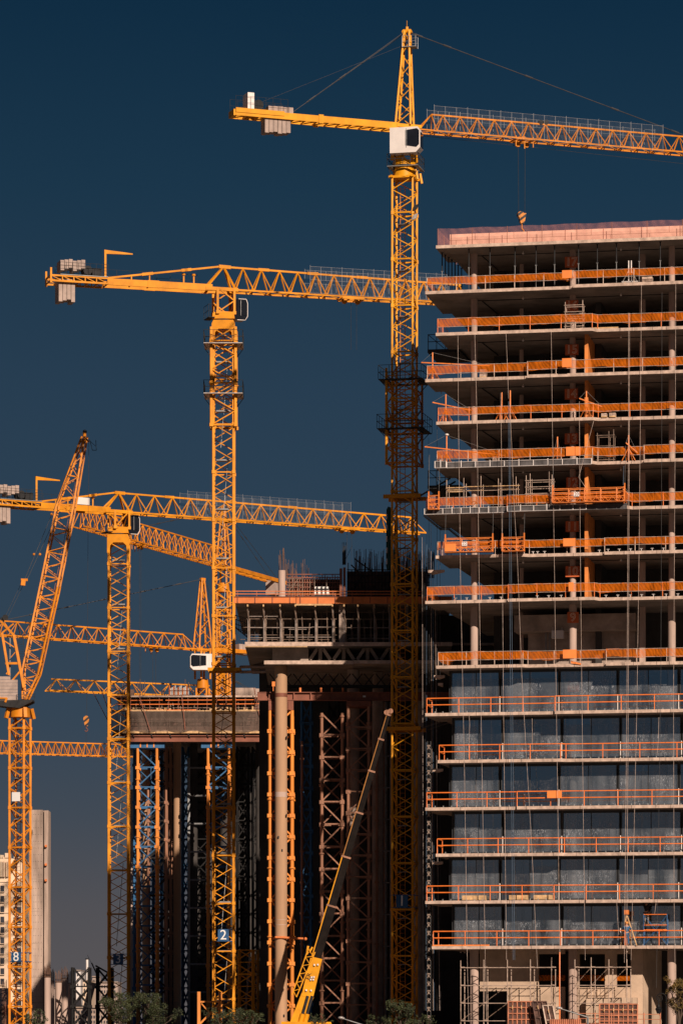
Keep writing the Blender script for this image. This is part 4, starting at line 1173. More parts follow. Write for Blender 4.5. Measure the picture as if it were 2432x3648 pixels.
def number_plate(cx, cy, psi, w, z, txt, par, h=.95):
    a = Vector((math.cos(psi), math.sin(psi), 0)); b = Vector((-math.sin(psi), math.cos(psi), 0)); c = Vector((cx, cy, 0))
    def P(x, y, zz): return c + a * x + b * y + Vector((0, 0, zz))
    d = -(w / 2 + .09)
    m = MB(); pw = .48
    m.hexa([P(-pw, d - .02, z - h / 2), P(pw, d - .02, z - h / 2), P(pw, d + .02, z - h / 2), P(-pw, d + .02, z - h / 2), P(-pw, d - .02, z + h / 2), P(pw, d - .02, z + h / 2), P(pw, d + .02, z + h / 2), P(-pw, d + .02, z + h / 2)])
    for s in (-1, 1):
        m.bar(P(-w / 2 - .1, d + .05, z + s * (h / 2 + .02)), P(w / 2 + .1, d + .05, z + s * (h / 2 + .02)), .07)
        for k in (-1, 1): m.bar(P(k * w / 2 + k * .08, d + .05, z + s * (h / 2 + .02)), P(k * w / 2 + k * .08, -d, z + s * (h / 2 + .02)), .07)
    o = m.build('number_plate', M['bluep'], par)
    text_mesh('numeral', txt, 1.2, M['signw'], o, P(0, d - .045, z), a, (0, 0, 1), depth=.01)

def cab(P, ux, uy, wx, wy, h, par, mt='white', nose=.02):
    """driver's cab: ux towards the window end, uy depth; wedge-shaped glazed nose"""
    P = Vector(P); ux = Vector(ux); uy = Vector(uy); z = Vector((0, 0, 1))
    side = [(-.5, 0), (.36, 0), (.5, .18), (.5, .82), (.42, 1), (-.5, 1)]
    m = MB(); m.prism([P + ux * (x * wx) + z * (y * h) - uy * (wy / 2) for x, y in side], uy * wy)
    o = m.build('cab', M[mt], par)
    gl = [(nose, .28), (.38, .2), (.47, .3), (.47, .84), (.4, .93), (nose, .88)]
    m = MB(); m.prism([P + ux * (x * wx) + z * (y * h) - uy * (wy / 2 + .03) for x, y in gl], uy * .02); m.build('cab_window', M['cabglass'], o)
    m = MB(); e = P + ux * (wx / 2 + .012)
    m.prism([e - uy * (wy * .42) + z * (h * .2), e + uy * (wy * .42) + z * (h * .2), e + uy * (wy * .42) + z * (h * .8), e - uy * (wy * .42) + z * (h * .8)], ux * .02)
    m.build('cab_window', M['cabglass'], o)
    m = MB(); m.bar(P + ux * (.05 * wx) + z * (h * .2) - uy * (wy / 2 + .035), P + ux * (.05 * wx) + z * (h * .95) - uy * (wy / 2 + .035), .03)
    m.build('cab_seam', M['grey'], o)
    return o

def blocks(f, a0, a1, z0, z1, l, n, par, mt='ballast', rag=.12, name='counterweight'):
    for i in range(n):
        x0 = a0 + (a1 - a0) * i / n; x1 = a0 + (a1 - a0) * (i + 1) / n
        dz = rag * ((i * 7) % 3 - 1) * .5
        m = MB(); m.hexa([f(x0 + .02, -l, z0 + dz), f(x1 - .02, -l, z0 + dz), f(x1 - .02, l, z0 + dz), f(x0 + .02, l, z0 + dz), f(x0 + .02, -l, z1 + dz * .5), f(x1 - .02, -l, z1 + dz * .5), f(x1 - .02, l, z1 + dz * .5), f(x0 + .02, l, z1 + dz * .5)])
        m.build(name, M[mt], par)

def pendant(p, q, r, par, mt='rope', joints=(.25, .5, .75), name='pendant_line'):
    m = MB(); m.tube(p, q, r, 6)
    d = (Vector(q) - Vector(p)).normalized()
    for j in joints:
        c = Vector(p).lerp(Vector(q), j); m.tube(c - d * .35, c + d * .35, r * 2.1, 6)
    m.build(name, M[mt], par)

# ---------------------------------------------------------------- crane 1: hammerhead with peaked tower top, before the middle block
Y1 = 305.0; px1 = 1440
C1 = (WX(px1, Y1), Y1); f1 = Frame(C1, R(20)); ps1 = -R(13)
z1 = lambda y: WZ(y, Y1)
c1 = thing('tower_crane', 'tallest yellow tower crane with peaked top and white cab, plate 1 on its mast', 'tower crane', (C1[0], C1[1], 0), 'yellow tower cranes')
w1 = 1.66
def mast_parts(par, C, zb, zt, w, psi, leg, br, panel, style, mt, ring=4, name='mast'):
    A, B = MB(), MB(); cs = lattice(A, B, C[0], C[1], zb, zt, w, psi, leg, br, panel, style, ring)
    o = A.build(name, M[mt], par); B.build('bracing', M[mt], o); return cs, o
cs1, mo = mast_parts(c1, C1, 0, z1(640), w1, ps1, .145, .072, .92, 'zig', 'yellow', 4)
# inner ladder and rest landings
f1m = Frame(C1, ps1)
ladder(f1m(-.25, .5, 1), f1m(-.25, .5, z1(660)), .4, f1m.a, 'yellow3', c1)
for i in range(18):
    m = MB(); zz = 3 + i * 3.7; m.hexa([f1m(-.6, .1, zz), f1m(.4, .1, zz), f1m(.4, .75, zz), f1m(-.6, .75, zz), f1m(-.6, .1, zz + .05), f1m(.4, .1, zz + .05), f1m(.4, .75, zz + .05), f1m(-.6, .75, zz + .05)])
    m.build('landing', M['grey'], c1)
# climbing cage
A, B = MB(), MB(); lattice(A, B, C1[0], C1[1], z1(1655), z1(1345), w1 + .72, ps1, .15, .085, 1.15, 'k', 3); o = A.build('climbing_cage', M['yellow3'], c1); B.build('cage_bracing', M['yellow3'], o)
m = MB(); m.bar(f1m(-1.22, -1.22, z1(1655)), f1m(-1.22, -1.22, z1(1318)), .16); m.build('cage_post', M['yellow'], c1)
platform(C1[0], C1[1], ps1, z1(1360), 1.75, 1.05, c1, 'dark', floor='dark')
platform(C1[0], C1[1], ps1, z1(1535), 1.85, 1.15, c1, 'dark', floor='dark')
for zc, nm in ((1773, 'yellow2'), (2599, 'yellow2')):
    m = MB(); h = .17
    for s in (-1, 1):
        m.bar(f1m(-1.5, s * 1.0, z1(zc)), f1m(1.55, s * 1.0, z1(zc)), .22, .3); m.bar(f1m(s * 1.0, -.95, z1(zc)), f1m(s * 1.0, .95, z1(zc)), .22, .26)
    m.build('tie_collar', M[nm], c1)
    m = MB(); m.tube(f1m(1.55, -1, z1(zc)), TW(TU(1600, 4), 4.2, z1(zc) - .05), .07, 6); m.tube(f1m(1.55, 1, z1(zc)), TW(TU(1620, 6), 6, z1(zc) - .05), .07, 6); m.build('tie_strut', M['dark'], c1)
number_plate(C1[0], C1[1], ps1, w1, z1(3212), '1', c1)
for zz, xx in ((752, 1.05), (785, 1.0)):
    m = MB(); m.bar(f1m(.83, -.8, z1(zz)), f1m(xx + .1, -.9, z1(zz - 6)), .04); m.hexa([f1m(xx - .2, -1.0, z1(zz + 10)), f1m(xx + .15, -1.0, z1(zz + 4)), f1m(xx + .15, -.85, z1(zz + 4)), f1m(xx - .2, -.85, z1(zz + 10)), f1m(xx - .08, -1.0, z1(zz - 8)), f1m(xx + .3, -1.0, z1(zz - 14)), f1m(xx + .3, -.85, z1(zz - 14)), f1m(xx - .08, -.85, z1(zz - 8))])
    m.build('floodlight', M['dark' if zz == 752 else 'tray'], c1)
# slewing ring: tapered drum and turntable cone legs
m = MB(); b0, b1 = z1(636), z1(598)
m.tube(Vector((C1[0], C1[1], b0)), Vector((C1[0], C1[1], b1 - .2)), .98, 8, .88); m.tube(Vector((C1[0], C1[1], b1 - .2)), Vector((C1[0], C1[1], b1)), .78, 20)
for s in (-1, 1):
    m.bar(f1m(s * .83, -1.15, b0), f1m(s * .83, 1.15, b0), .18)
    m.bar(f1m(1.1, s * .8, b0 + .5), f1m(1.25, s * .8, b0 - .3), .16); m.bar(f1m(-1.1, s * .8, b0), f1m(1.1, s * .8, b0), .18)
m.build('slewing_ring', M['yellow'], c1)
m = MB(); m.tube(Vector((C1[0], C1[1], b1)), Vector((C1[0], C1[1], b1 + .12)), .95, 20); m.build('ring_bearing', M['dark'], c1)
m = MB(); zt = z1(466)
m.tube(Vector((C1[0], C1[1], b1 + .12)), Vector((C1[0], C1[1], b1 + .5)), .92, 8)
for sa, sl in ((-1, -1), (1, -1), (1, 1), (-1, 1)):
    m.hexa([f1m(sa * .82 - .14, sl * .75 - .12, b1 + .5), f1m(sa * .82 + .14, sl * .75 - .12, b1 + .5), f1m(sa * .82 + .14, sl * .75 + .12, b1 + .5), f1m(sa * .82 - .14, sl * .75 + .12, b1 + .5),
            f1m(sa * .7 - .1, sl * .7 - .1, zt), f1m(sa * .7 + .1, sl * .7 - .1, zt), f1m(sa * .7 + .1, sl * .7 + .1, zt), f1m(sa * .7 - .1, sl * .7 + .1, zt)])
m.add([f1m(-.55, -.88, b1 + .5), f1m(.35, -.88, b1 + .5), f1m(.0, -.75, z1(556)), f1m(-.2, -.75, z1(556)), f1m(-.55, -.7, b1 + .5), f1m(.35, -.7, b1 + .5), f1m(.0, -.6, z1(556)), f1m(-.2, -.6, z1(556))],
      [(3, 2, 1, 0), (4, 5, 6, 7), (0, 1, 5, 4), (1, 2, 6, 5), (2, 3, 7, 6), (3, 0, 4, 7)])
m.build('turntable', M['yellow'], c1)
platform(C1[0] + .1, C1[1], ps1, z1(600), 1.25, .95, c1, 'dark', floor='grey', h=.95)
# cab
cab(f1m(.38, -1.05, z1(560)), f1m.a, f1m.l, 2.45, 1.15, z1(470) - z1(560), c1)
# peaked top
zp0, zp1 = z1(450), z1(112)
m = MB(); bq = [(-.62, -.62), (.62, -.62), (.62, .62), (-.62, .62)]; tq = [(.02, -.22), (.42, -.22), (.42, .22), (.02, .22)]
B0 = [f1m(a, b, zp0) for a, b in bq]; B1 = [f1m(a, b, zp1) for a, b in tq]
for p, q in zip(B0, B1): m.bar(p, q, .15)
m.tube(f1m(.0, -.2, zp1 - .05), f1m(.0, .2, zp1 - .05), .18, 10); m.tube(f1m(.44, -.2, zp1 - .05), f1m(.44, .2, zp1 - .05), .18, 10)
m.bar(f1m(-.1, 0, zp1), f1m(.55, 0, zp1), .25); m.bar(f1m(.2, 0, zp1), f1m(.2, 0, zp1 + .35), .2)
m.tube(f1m(.2, 0, zp1), f1m(.2, 0, zp1 + .85), .02, 5)
o = m.build('tower_top', M['yellow'], c1)
m = MB(); k = 8
for i in range(k):
    t0, t1 = i / k, (i + 1) / k
    for j in range(4):
        p, q = (B0[j], B1[j]), (B0[(j + 1) % 4], B1[(j + 1) % 4])
        if i % 2: p, q = q, p
        m.bar(p[0].lerp(p[1], t0), q[0].lerp(q[1], t1), .06)
m.build('bracing', M['yellow'], o)
ladder(f1m(-.75, -.1, zp0), f1m(-.12, -.1, z1(125)), .35, f1m.l, 'dark', c1)
m = MB(); pz = z1(172)
m.hexa([f1m(-.1, -.45, pz), f1m(1.0, -.45, pz), f1m(1.0, .45, pz), f1m(-.1, .45, pz), f1m(-.1, -.45, pz + .06), f1m(1.0, -.45, pz + .06), f1m(1.0, .45, pz + .06), f1m(-.1, .45, pz + .06)])
for a in (-.1, .45, 1.0):
    for s in (-.45, .45): m.bar(f1m(a, s, pz), f1m(a, s, pz + .9), .03)
for s in (-.45, .45):
    for h in (.45, .9): m.bar(f1m(-.1, s, pz + h), f1m(1.0, s, pz + h), .025)
m.build('top_platform', M['grey'], c1)
# jib
L1 = f1.to_px(2620)
zj = z1(463); aj = 1.05; at = f1.to_px(1535)
tri_jib(f1, aj, L1, zj, z1(403) - z1(466), .62, 19, .11, .065, c1, 'yellow3', top0=at)
m = MB(); m.bar(f1(.9, -.5, zp0 - .1), f1(.9, .5, zp0 - .1), .2)
for s in (-1, 1): m.bar(f1(-.9, s * .62, zp0 - .1), f1(1.2, s * .62, zp0 - .1), .2, .26)
m.build('jib_root', M['yellow'], c1)
mesh_walk(f1, f1.to_px(1533), f1.to_px(2345), z1(470) + .05, 2.05, 0, c1, w=.8)
pendant(f1m(.45, 0, zp1 - .1), f1(f1.to_px(2450), 0, zj + 1.45), .035, c1, joints=(.03, .13, .42, .73, .95))
hook(f1, f1.to_px(1857), zj - .08, z1(722), c1, sc=1.0)
m = MB(); a = f1.to_px(1857); m.line([f1(1.0, 0, zj - .35), f1(a, 0, zj - .5), f1(L1, 0, zj - .9)], .015, 4); m.line([f1(a, 0, z1(792)), f1(a, 0, z1(826))], .025, 4); m.build('trolley_rope', M['rope'], c1)
a = f1.to_px(1925)
m = MB(); m.tube(f1(a, -.1, zj + 1.55), f1(a, .1, zj + 1.55), .2, 12); m.tube(f1(a + .45, -.1, zj + 1.6), f1(a + .45, .1, zj + 1.6), .2, 12); m.build('winch', M['dark'], c1)
# counter jib
Lc = f1.to_px(830)
m = MB(); zc = z1(467)
for s in (-1, 1):
    m.bar(f1(-.8, s * .62, zc + .22), f1(Lc, s * .62, zc + .22), .12, .52)
    m.bar(f1(-7.1, s * .62, zc + .22), f1(-7.5, s * .62, zc + .22), .2, .7); m.bar(f1(Lc * .72, s * .66, zc + .38), f1(Lc, s * .66, zc + .38), .14, .36)
m.bar(f1(Lc, -.62, zc + .2), f1(Lc, .62, zc + .2), .3, .5)
o = m.build('counter_jib', M['yellow'], c1)
m = MB(); k = 14
for i in range(k):
    x0 = -.8 + (Lc + .8) * i / k; x1 = -.8 + (Lc + .8) * (i + 1) / k
    m.bar(f1(x0, -.6, zc), f1(x1, .6, zc), .08); m.bar(f1(x1, -.6, zc), f1(x1, .6, zc), .08)
m.build('bracing', M['yellow'], o)
m = MB()
for zz in (.5, 1.0):
    for s in (-1, 1): m.bar(f1(Lc * .7, s * .72, zc + .5 + zz), f1(Lc, s * .72, zc + .5 + zz), .018)
for i in range(8):
    x = Lc * .7 + Lc * .3 * i / 7
    for s in (-1, 1): m.bar(f1(x, s * .72, zc + .5), f1(x, s * .72, zc + 1.5), .02)
m.build('counter_jib_rail', M['dark'], c1)
b0, b1 = f1.to_px(936), f1.to_px(1028)
blocks(f1, b0, b1, zc - 1.1, zc + .35, .5, 6, c1)
blocks(f1, b0 + .3, b1 + .25, zc + .5, zc + .98, .45, 5, c1, rag=.05)
m = MB(); a0, a1 = f1.to_px(874), f1.to_px(897)
m.hexa([f1(a0, -.6, zc + .55), f1(a1, -.6, zc + .55), f1(a1, .6, zc + .55), f1(a0, .6, zc + .55), f1(a0, -.6, zc + 1.85), f1(a1, -.6, zc + 1.85), f1(a1, .6, zc + 1.85), f1(a0, .6, zc + 1.85)]); m.build('control_cabinet', M['white'], c1)
m = MB(); a = f1.to_px(914); m.tube(f1(a, -.5, zc + .95), f1(a, .5, zc + .95), .42, 14); m.build('winch_drum', M['dark'], c1)
for s in (-.35, .35): pendant(f1m(.0, s * .4, zp1 - .1), f1(f1.to_px(1035), s, zc + .6), .028, c1, joints=(.55, .82))
pendant(f1m(.0, 0, z1(160)), f1(f1.to_px(920), 0, zc + 1.2), .012, c1, joints=())
m = MB(); m.box(C1[0] - 2.6, C1[0] + 2.6, C1[1] - 2.6, C1[1] + 2.6, 0.002, .9); m.build('footing', M['conc'], c1)

# ---------------------------------------------------------------- cranes 2 and 3: flat-topped
def flat_top(label, C, Y, th, zj_y, apex_y, turret_y0, turret_y1, mast_w, leg, jib_end, jib_top_end, pj, counter, num, num_y, mt, cage=None, trolley=None, fence=None, white=False, style='k', psi=0.0):
    zf = lambda y: WZ(y, Y)
    f = Frame(C, th); fm = Frame(C, psi)
    c = thing('tower_crane', label, 'tower crane', (C[0], C[1], 0), 'yellow tower cranes')
    z_t0, z_t1 = zf(turret_y1), zf(turret_y0)
    mast_parts(c, C, 0, z_t0, mast_w, psi, leg, .072, 1.04, 'zig', mt, 4)
    # crossed ring beams, ladder zigzag and landings in the mast
    for i in range(int(z_t0 / 8.5)):
        ladder(fm(-.25, .2, 1 + i * 8.5), fm(.4, .4, 9 + i * 8.5), .42, fm.l, 'grey', c, step=.6, r=.018)
    for i in range(int(z_t0 / 4.25)):
        m = MB(); zz = 4 + i * 4.25; m.hexa([fm(-.62, -.6, zz), fm(.62, -.6, zz), fm(.62, .1, zz), fm(-.62, .1, zz), fm(-.62, -.6, zz + .12), fm(.62, -.6, zz + .12), fm(.62, .1, zz + .12), fm(-.62, .1, zz + .12)])
        m.build('landing', M['grey'], c)
    if cage:
        A, B = MB(), MB(); lattice(A, B, C[0], C[1], zf(cage[1]), zf(cage[0]), mast_w + .36, psi, .22, .09, 1.3, 'zig', 3); o = A.build('climbing_cage', M[mt], c); B.build('cage_bracing', M[mt], o)
        for py in cage[2]: platform(C[0], C[1], psi, zf(py), 1.68, 1.15, c, 'dark', floor='tray')
    # turret with arched front
    m = MB(); w = mast_w / 2 + .14
    for y0, y1 in ((-w, -w + .12), (w - .12, w)):
        m.prism([fm(-w, y0, z_t0 - 1.1), fm(-w + .22, y0, z_t0 - 1.1), fm(-w + .3, y0, z_t0 - .35), fm(-w + .6, y0, z_t0 - .05), fm(w - .6, y0, z_t0 - .05), fm(w - .3, y0, z_t0 - .35), fm(w - .22, y0, z_t0 - 1.1), fm(w, y0, z_t0 - 1.1), fm(w, y0, z_t1 - .3), fm(w - .15, y0, z_t1), fm(-w + .15, y0, z_t1), fm(-w, y0, z_t1 - .3)], fm.l * (y1 - y0))
    wi = w - .03; m.hexa([fm(-wi, -wi, z_t0 - .04), fm(wi, -wi, z_t0 - .04), fm(wi, wi, z_t0 - .04), fm(-wi, wi, z_t0 - .04), fm(-wi + .15, -wi, z_t1 + .01), fm(wi - .15, -wi, z_t1 + .01), fm(wi - .15, wi, z_t1 + .01), fm(-wi + .15, wi, z_t1 + .01)])
    m.build('slewing_ring', M[mt], c)
    m = MB(); m.tube(fm(0, 0, z_t1), fm(0, 0, z_t1 + .14), .95, 20); m.build('ring_bearing', M['dark'], c)
    zb = zf(zj_y); hj = zf(apex_y) - zb
    zz0 = z_t1 + .14
    m = MB(); m.hexa([fm(-.98, -.9, zz0), fm(.98, -.9, zz0), fm(.98, .9, zz0), fm(-.98, .9, zz0), fm(-.9, -.9, zz0 + .55), fm(.9, -.9, zz0 + .55), fm(.9, .9, zz0 + .55), fm(-.9, .9, zz0 + .55)]); m.build('turntable', M[mt], c)
    A, B = MB(), MB(); lattice(A, B, C[0], C[1], zz0 + .55, zb + .1, 1.5, th, .19, .1, 1.3, 'zig', 9); A.v += B.v; n0 = len(A.v) - len(B.v); A.f += [tuple(i + n0 for i in q) for q in B.f]; A.s += B.s; A.build('head_lattice', M[mt], c)
    # cab behind on the right side
    cb = cab(f(1.4, .35, zz0 + .1), f.a, f.l, 1.3, 1.2, 1.75, c, 'cabglass')
    m = MB(); m.line([f(1.4 + x * 1.3, -.27, zz0 + .1 + y * 1.75) for x, y in ((-.1, 1.02), (.42, 1.02), (.52, .82), (.52, .18), (.36, -.02), (-.2, -.02))], .035, 5); m.build('cab_rim', M['white'], cb)
    m = MB(); m.hexa([f(-1.55, -.8, zz0 + .05), f(-1.0, -.8, zz0 + .05), f(-1.0, .8, zz0 + .05), f(-1.55, .8, zz0 + .05), f(-1.55, -.8, zz0 + .12), f(-1.0, -.8, zz0 + .12), f(-1.0, .8, zz0 + .12), f(-1.55, .8, zz0 + .12)])
    for s in (-.8, 0, .8): m.bar(f(-1.55, s, zz0 + .1), f(-1.55, s, zz0 + 1.2), .035)
    for h in (.65, 1.2): m.bar(f(-1.55, -.8, zz0 + h), f(-1.55, .8, zz0 + h), .03); m.bar(f(-1.55, -.8, zz0 + h), f(-1.0, -.8, zz0 + h), .03)
    m.build('side_platform', M['dark'], c)
    # jib
    Lj = f.to_px(jib_end)
    tri_jib(f, .9, Lj, zb, hj, .68, pj, .14, .085, c, mt, top0=0.0, endlen=Lj - f.to_px(jib_top_end), drop=.35)
    m = MB()
    for s in (-1, 1):
        m.bar(f(.9, s * .68, zb), f(0, 0, zb + hj), .16); m.bar(f(-1.75, s * .68, zb + .05), f(-.05, 0, zb + hj), .15)
        m.bar(f(-1.8, s * .68, zb), f(1.1, s * .68, zb), .24, .3)
    m.bar(f(-.45, 0, zb + hj), f(.6, 0, zb + hj - .02), .28, .3)
    m.build('jib_root', M[mt], c)
    # thicker joints on the top chord
    m = MB()
    for q in (.16, .36, .56): a = Lj * q; m.bar(f(a - .5, 0, zb + hj - .35 * q), f(a + .5, 0, zb + hj - .35 * q), .22, .24)
    m.build('chord_joint', M[mt], c)
    # counter jib
    pin, pend, pdav, pc0, pc1 = counter
    La, Lb = f.to_px(pin), f.to_px(pend)
    m = MB()
    for s in (-1, 1): m.bar(f(-1.2, s * .68, zb + .08), f(La, s * .68, zb + .08), .14, .56)
    mid = (La - 1.2) * .55
    for s in (-1, 1): m.bar(f(mid - .5, s * .7, zb + .08), f(mid + .5, s * .7, zb + .08), .17, .62)
    o = m.build('counter_jib', M[mt], c)
    m = MB()
    for s in (-1, 1):
        m.bar(f(La, s * .95, zb + .3), f(Lb, s * .95, zb + .3), .1, .14); m.bar(f(La, s * .95, zb - .15), f(Lb, s * .95, zb - .15), .12, .16)
        k = 5
        for i in range(k + 1):
            x = La + (Lb - La) * i / k; m.bar(f(x, s * .95, zb - .15), f(x, s * .95, zb + .3), .09)
            if i < k: m.bar(f(x, s * .95, zb - .15), f(La + (Lb - La) * (i + 1) / k, s * .95, zb + .3), .06)
    for i in range(7): x = La + (Lb - La) * i / 6; m.bar(f(x, -.95, zb - .15), f(x, .95, zb - .15), .1)
    for s in (-1, 1): m.bar(f(Lb, s * .95, zb - .35), f(Lb, s * .95, zb + .95), .16)
    m.bar(f(Lb, -.95, zb + .3), f(Lb, .95, zb + .3), .12)
    m.build('ballast_frame', M[mt], o)
    m = MB()
    m.hexa([f(La, -1.05, zb + .38), f(Lb + .8, -1.05, zb + .38), f(Lb + .8, 1.05, zb + .38), f(La, 1.05, zb + .38), f(La, -1.05, zb + .44), f(Lb + .8, -1.05, zb + .44), f(Lb + .8, 1.05, zb + .44), f(La, 1.05, zb + .44)])
    m.build('walkway', M['grey'], o)
    m = MB()
    for i in range(9):
        x = La + (Lb + .8 - La) * i / 8
        for s in (-1, 1): m.bar(f(x, s * 1.05, zb + .44), f(x, s * 1.05, zb + 1.45), .03)
    for s in (-1, 1):
        for h in (.9, 1.45): m.bar(f(La, s * 1.05, zb + h), f(Lb + .8, s * 1.05, zb + h), .028)
    for i in range(8):
        x = -2.2 + (La + 2.2) * i / 7
        m.bar(f(x, .75, zb + .35), f(x, .75, zb + 1.4), .025)
    m.bar(f(-2.2, .75, zb + 1.4), f(La, .75, zb + 1.4), .02); m.bar(f(-2.2, .75, zb + .9), f(La, .75, zb + .9), .02)
    m.build('walkway_rail', M['dark'], o)
    # tie bars from the apex to the counter jib
    p0, p1 = f(-.4, 0, zb + hj), f(La + .1, 0, zb + .5)
    m = MB(); m.bar(p0, p1, .13, .15)
    for q in (.28, .31, .62, .66): cc = p0.lerp(p1, q); dd = (p1 - p0).normalized(); m.bar(cc - dd * .3, cc + dd * .3, .2, .24)
    for q in (.62, .78): cc = p0.lerp(p1, q); m.bar(cc, Vector((cc.x, cc.y, zb + .3)), .1)
    m.build('tie_bar', M[mt], c)
    m = MB()
    for x in (-2.6, -3.5): m.bar(f(x, .3, zb + .3), f(x, .3, zb + 1.25), .12); m.tube(f(x, .3, zb + 1.2), f(x, .3, zb + 1.35), .16, 8)
    m.build('jib_post', M[mt], c)
    # ballast
    x0, x1 = f.to_px(pc0), f.to_px(pc1)
    if x0 > x1: x0, x1 = x1, x0
    blocks(f, x0, x1, zb - 1.75, zb + .25, .72, 4, c, rag=.2)
    blocks(f, x0 + .15, x1 + .9, zb + .95, zb + 1.75, .7, 6, c, rag=.25)
    a = f.to_px(pdav)
    m = MB(); m.bar(f(a, -.6, zb + .44), f(a, -.6, zb + 2.6), .17); m.hexa([f(a - .1, -.68, zb + 2.45), f(a + 2.4, -.66, zb + 2.52), f(a + 2.4, -.54, zb + 2.52), f(a - .1, -.52, zb + 2.45), f(a - .1, -.68, zb + 2.8), f(a + 2.4, -.66, zb + 2.62), f(a + 2.4, -.54, zb + 2.62), f(a - .1, -.52, zb + 2.8)]); m.build('service_davit', M[mt], c)
    m = MB(); m.tube(f(a - 1.5, -.5, zb + 1.0), f(a - 1.5, .5, zb + 1.0), .4, 12); m.hexa([f(a - 1.1, -.5, zb + .45), f(a - .3, -.5, zb + .45), f(a - .3, .5, zb + .45), f(a - 1.1, .5, zb + .45), f(a - 1.1, -.5, zb + 1.2), f(a - .3, -.5, zb + 1.2), f(a - .3, .5, zb + 1.2), f(a - 1.1, .5, zb + 1.2)]); m.build('winch', M['dark'], c)
    if white:
        a0, a1 = f.to_px(259), f.to_px(308); m = MB(); m.hexa([f(a0, -.74, zb + .42), f(a1, -.74, zb + .42), f(a1, -.68, zb + .42), f(a0, -.68, zb + .42), f(a0, -.74, zb + 1.1), f(a1, -.74, zb + 1.1), f(a1, -.68, zb + 1.1), f(a0, -.68, zb + 1.1)]); m.build('white_panel', M['white'], c)
    if fence: mesh_walk(f, f.to_px(fence[0]), f.to_px(fence[1]), zb + .1, 2.3, 0, c, w=.85)
    if trolley:
        a = f.to_px(trolley); m = MB()
        for s in (-1, 1): m.bar(f(a - 1.0, s * .72, zb - .14), f(a + 1.0, s * .72, zb - .14), .12, .16)
        for x in (-1, -.3, .4, 1): m.bar(f(a + x, -.72, zb - .16), f(a + x, .72, zb - .16), .1)
        for x in (-.6, .6): m.tube(f(a + x, -.1, zb - .3), f(a + x, .1, zb - .3), .24, 10)
        m.build('trolley', M[mt], c)
        m = MB(); m.line([f(a, 0, zb - .3), f(a, 0, zb - 4.5)], .014, 4); m.line([f(a + .5, 0, zb - .3), f(a + .5, 0, zb - 4.5)], .014, 4); m.build('hoist_rope', M['rope'], c)
    if num: number_plate(C[0], C[1], psi, mast_w, zf(num_y), num, c, .95)
    m = MB(); m.box(C[0] - 2.5, C[0] + 2.5, C[1] - 2.5, C[1] + 2.5, 0.002, .9); m.build('footing', M['conc'], c)
    return c, f, zb, hj
Y2 = 331.0
C2 = (WX(797, Y2), Y2)
c2, f2, zb2, hj2 = flat_top('yellow flat-top crane with plate 2 and a climbing cage below its head', C2, Y2, R(17), 1036, 951, 1147, 1176, 1.74, .205, 1665, 1640, 13,
    (376, 174, 370, 203, 262), '2', 3333, 'yellow2', cage=(1172, 1520, (1232, 1410)), trolley=1250, fence=(1095, 1580))
# service yoke tying mast 2 to the middle block
fm2 = Frame(C2, 0)
m = MB(); zq = WZ(2388, Y2)
for s in (-1, 1): m.bar(fm2(-1.35, s * 1.05, zq), fm2(1.55, s * 1.05, zq), .2, .28); m.bar(fm2(s * 1.05, -1, zq), fm2(s * 1.05, 1, zq), .2, .24)
m.build('tie_collar', M['yellow'], c2)
for dy, tx in ((2380, 1000), (2398, 1000)):
    m = MB(); m.tube(fm2(1.5, -1, WZ(dy, Y2)), W(968, dy - 6, 318), .13, 8); m.build('tie_strut', M['scafd'], c2)
Y3 = 367.0
C3 = (WX(424, Y3), Y3)
flat_top('yellow flat-top crane with plate 3 and a white panel on its counter jib', C3, Y3, R(28), 1826, 1756, 1908, 1935, 1.85, .21, 1505, 1462, 17,
    (135, -40, 122, -30, 28), '3', 3418, 'yellow2', trolley=1236, fence=(655, 1235), white=True)

# ---------------------------------------------------------------- crane 4: luffing jib, plate 8
Y4 = 345.0; C4 = (WX(72, Y4), Y4); z4 = lambda y: WZ(y, Y4); ps4 = -R(20); f4 = Frame(C4, ps4)
c4 = thing('luffing_crane', 'orange luffing crane with steep boom, stacked grey ballast and plate 8', 'luffing crane', (C4[0], C4[1], 0))
mast_parts(c4, C4, 0, z4(2560), 1.42, ps4, .19, .09, .9, 'zig', 'yellow3', 4)
ladder(f4(-.3, .3, 1), f4(-.3, .3, z4(2570)), .4, f4.a, 'rust', c4)
for i in range(7):
    m = MB(); zz = 2 + i * 3.7; m.hexa([f4(-.55, .1, zz), f4(.5, .1, zz), f4(.5, .65, zz), f4(-.55, .65, zz), f4(-.55, .1, zz + .08), f4(.5, .1, zz + .08), f4(.5, .65, zz + .08), f4(-.55, .65, zz + .08)])
    m.build('landing', M['grey'], c4)
m = MB(); m.hexa([f4(-.4, -.85, z4(2856)), f4(.4, -.85, z4(2856)), f4(.4, -.8, z4(2856)), f4(-.4, -.8, z4(2856)), f4(-.4, -.85, z4(2824)), f4(.4, -.85, z4(2824)), f4(.4, -.8, z4(2824)), f4(-.4, -.8, z4(2824))]); m.build('notice_board', M['signw'], c4)
number_plate(C4[0], C4[1], ps4, 1.42, z4(3410), '8', c4, .75)
m = MB(); m.tube(f4(0, 0, z4(2556)), f4(0, 0, z4(2520)), .95, 8, .9); 
for s in (-1, 1): m.bar(f4(s * .95, -.9, z4(2560)), f4(s * .8, -.7, z4(2524)), .3); m.bar(f4(s * .95, .9, z4(2560)), f4(s * .8, .7, z4(2524)), .3)
m.build('slewing_ring', M['yellow3'], c4)
X4 = lambda px, y, dy=0: W(px, y, Y4 + dy)
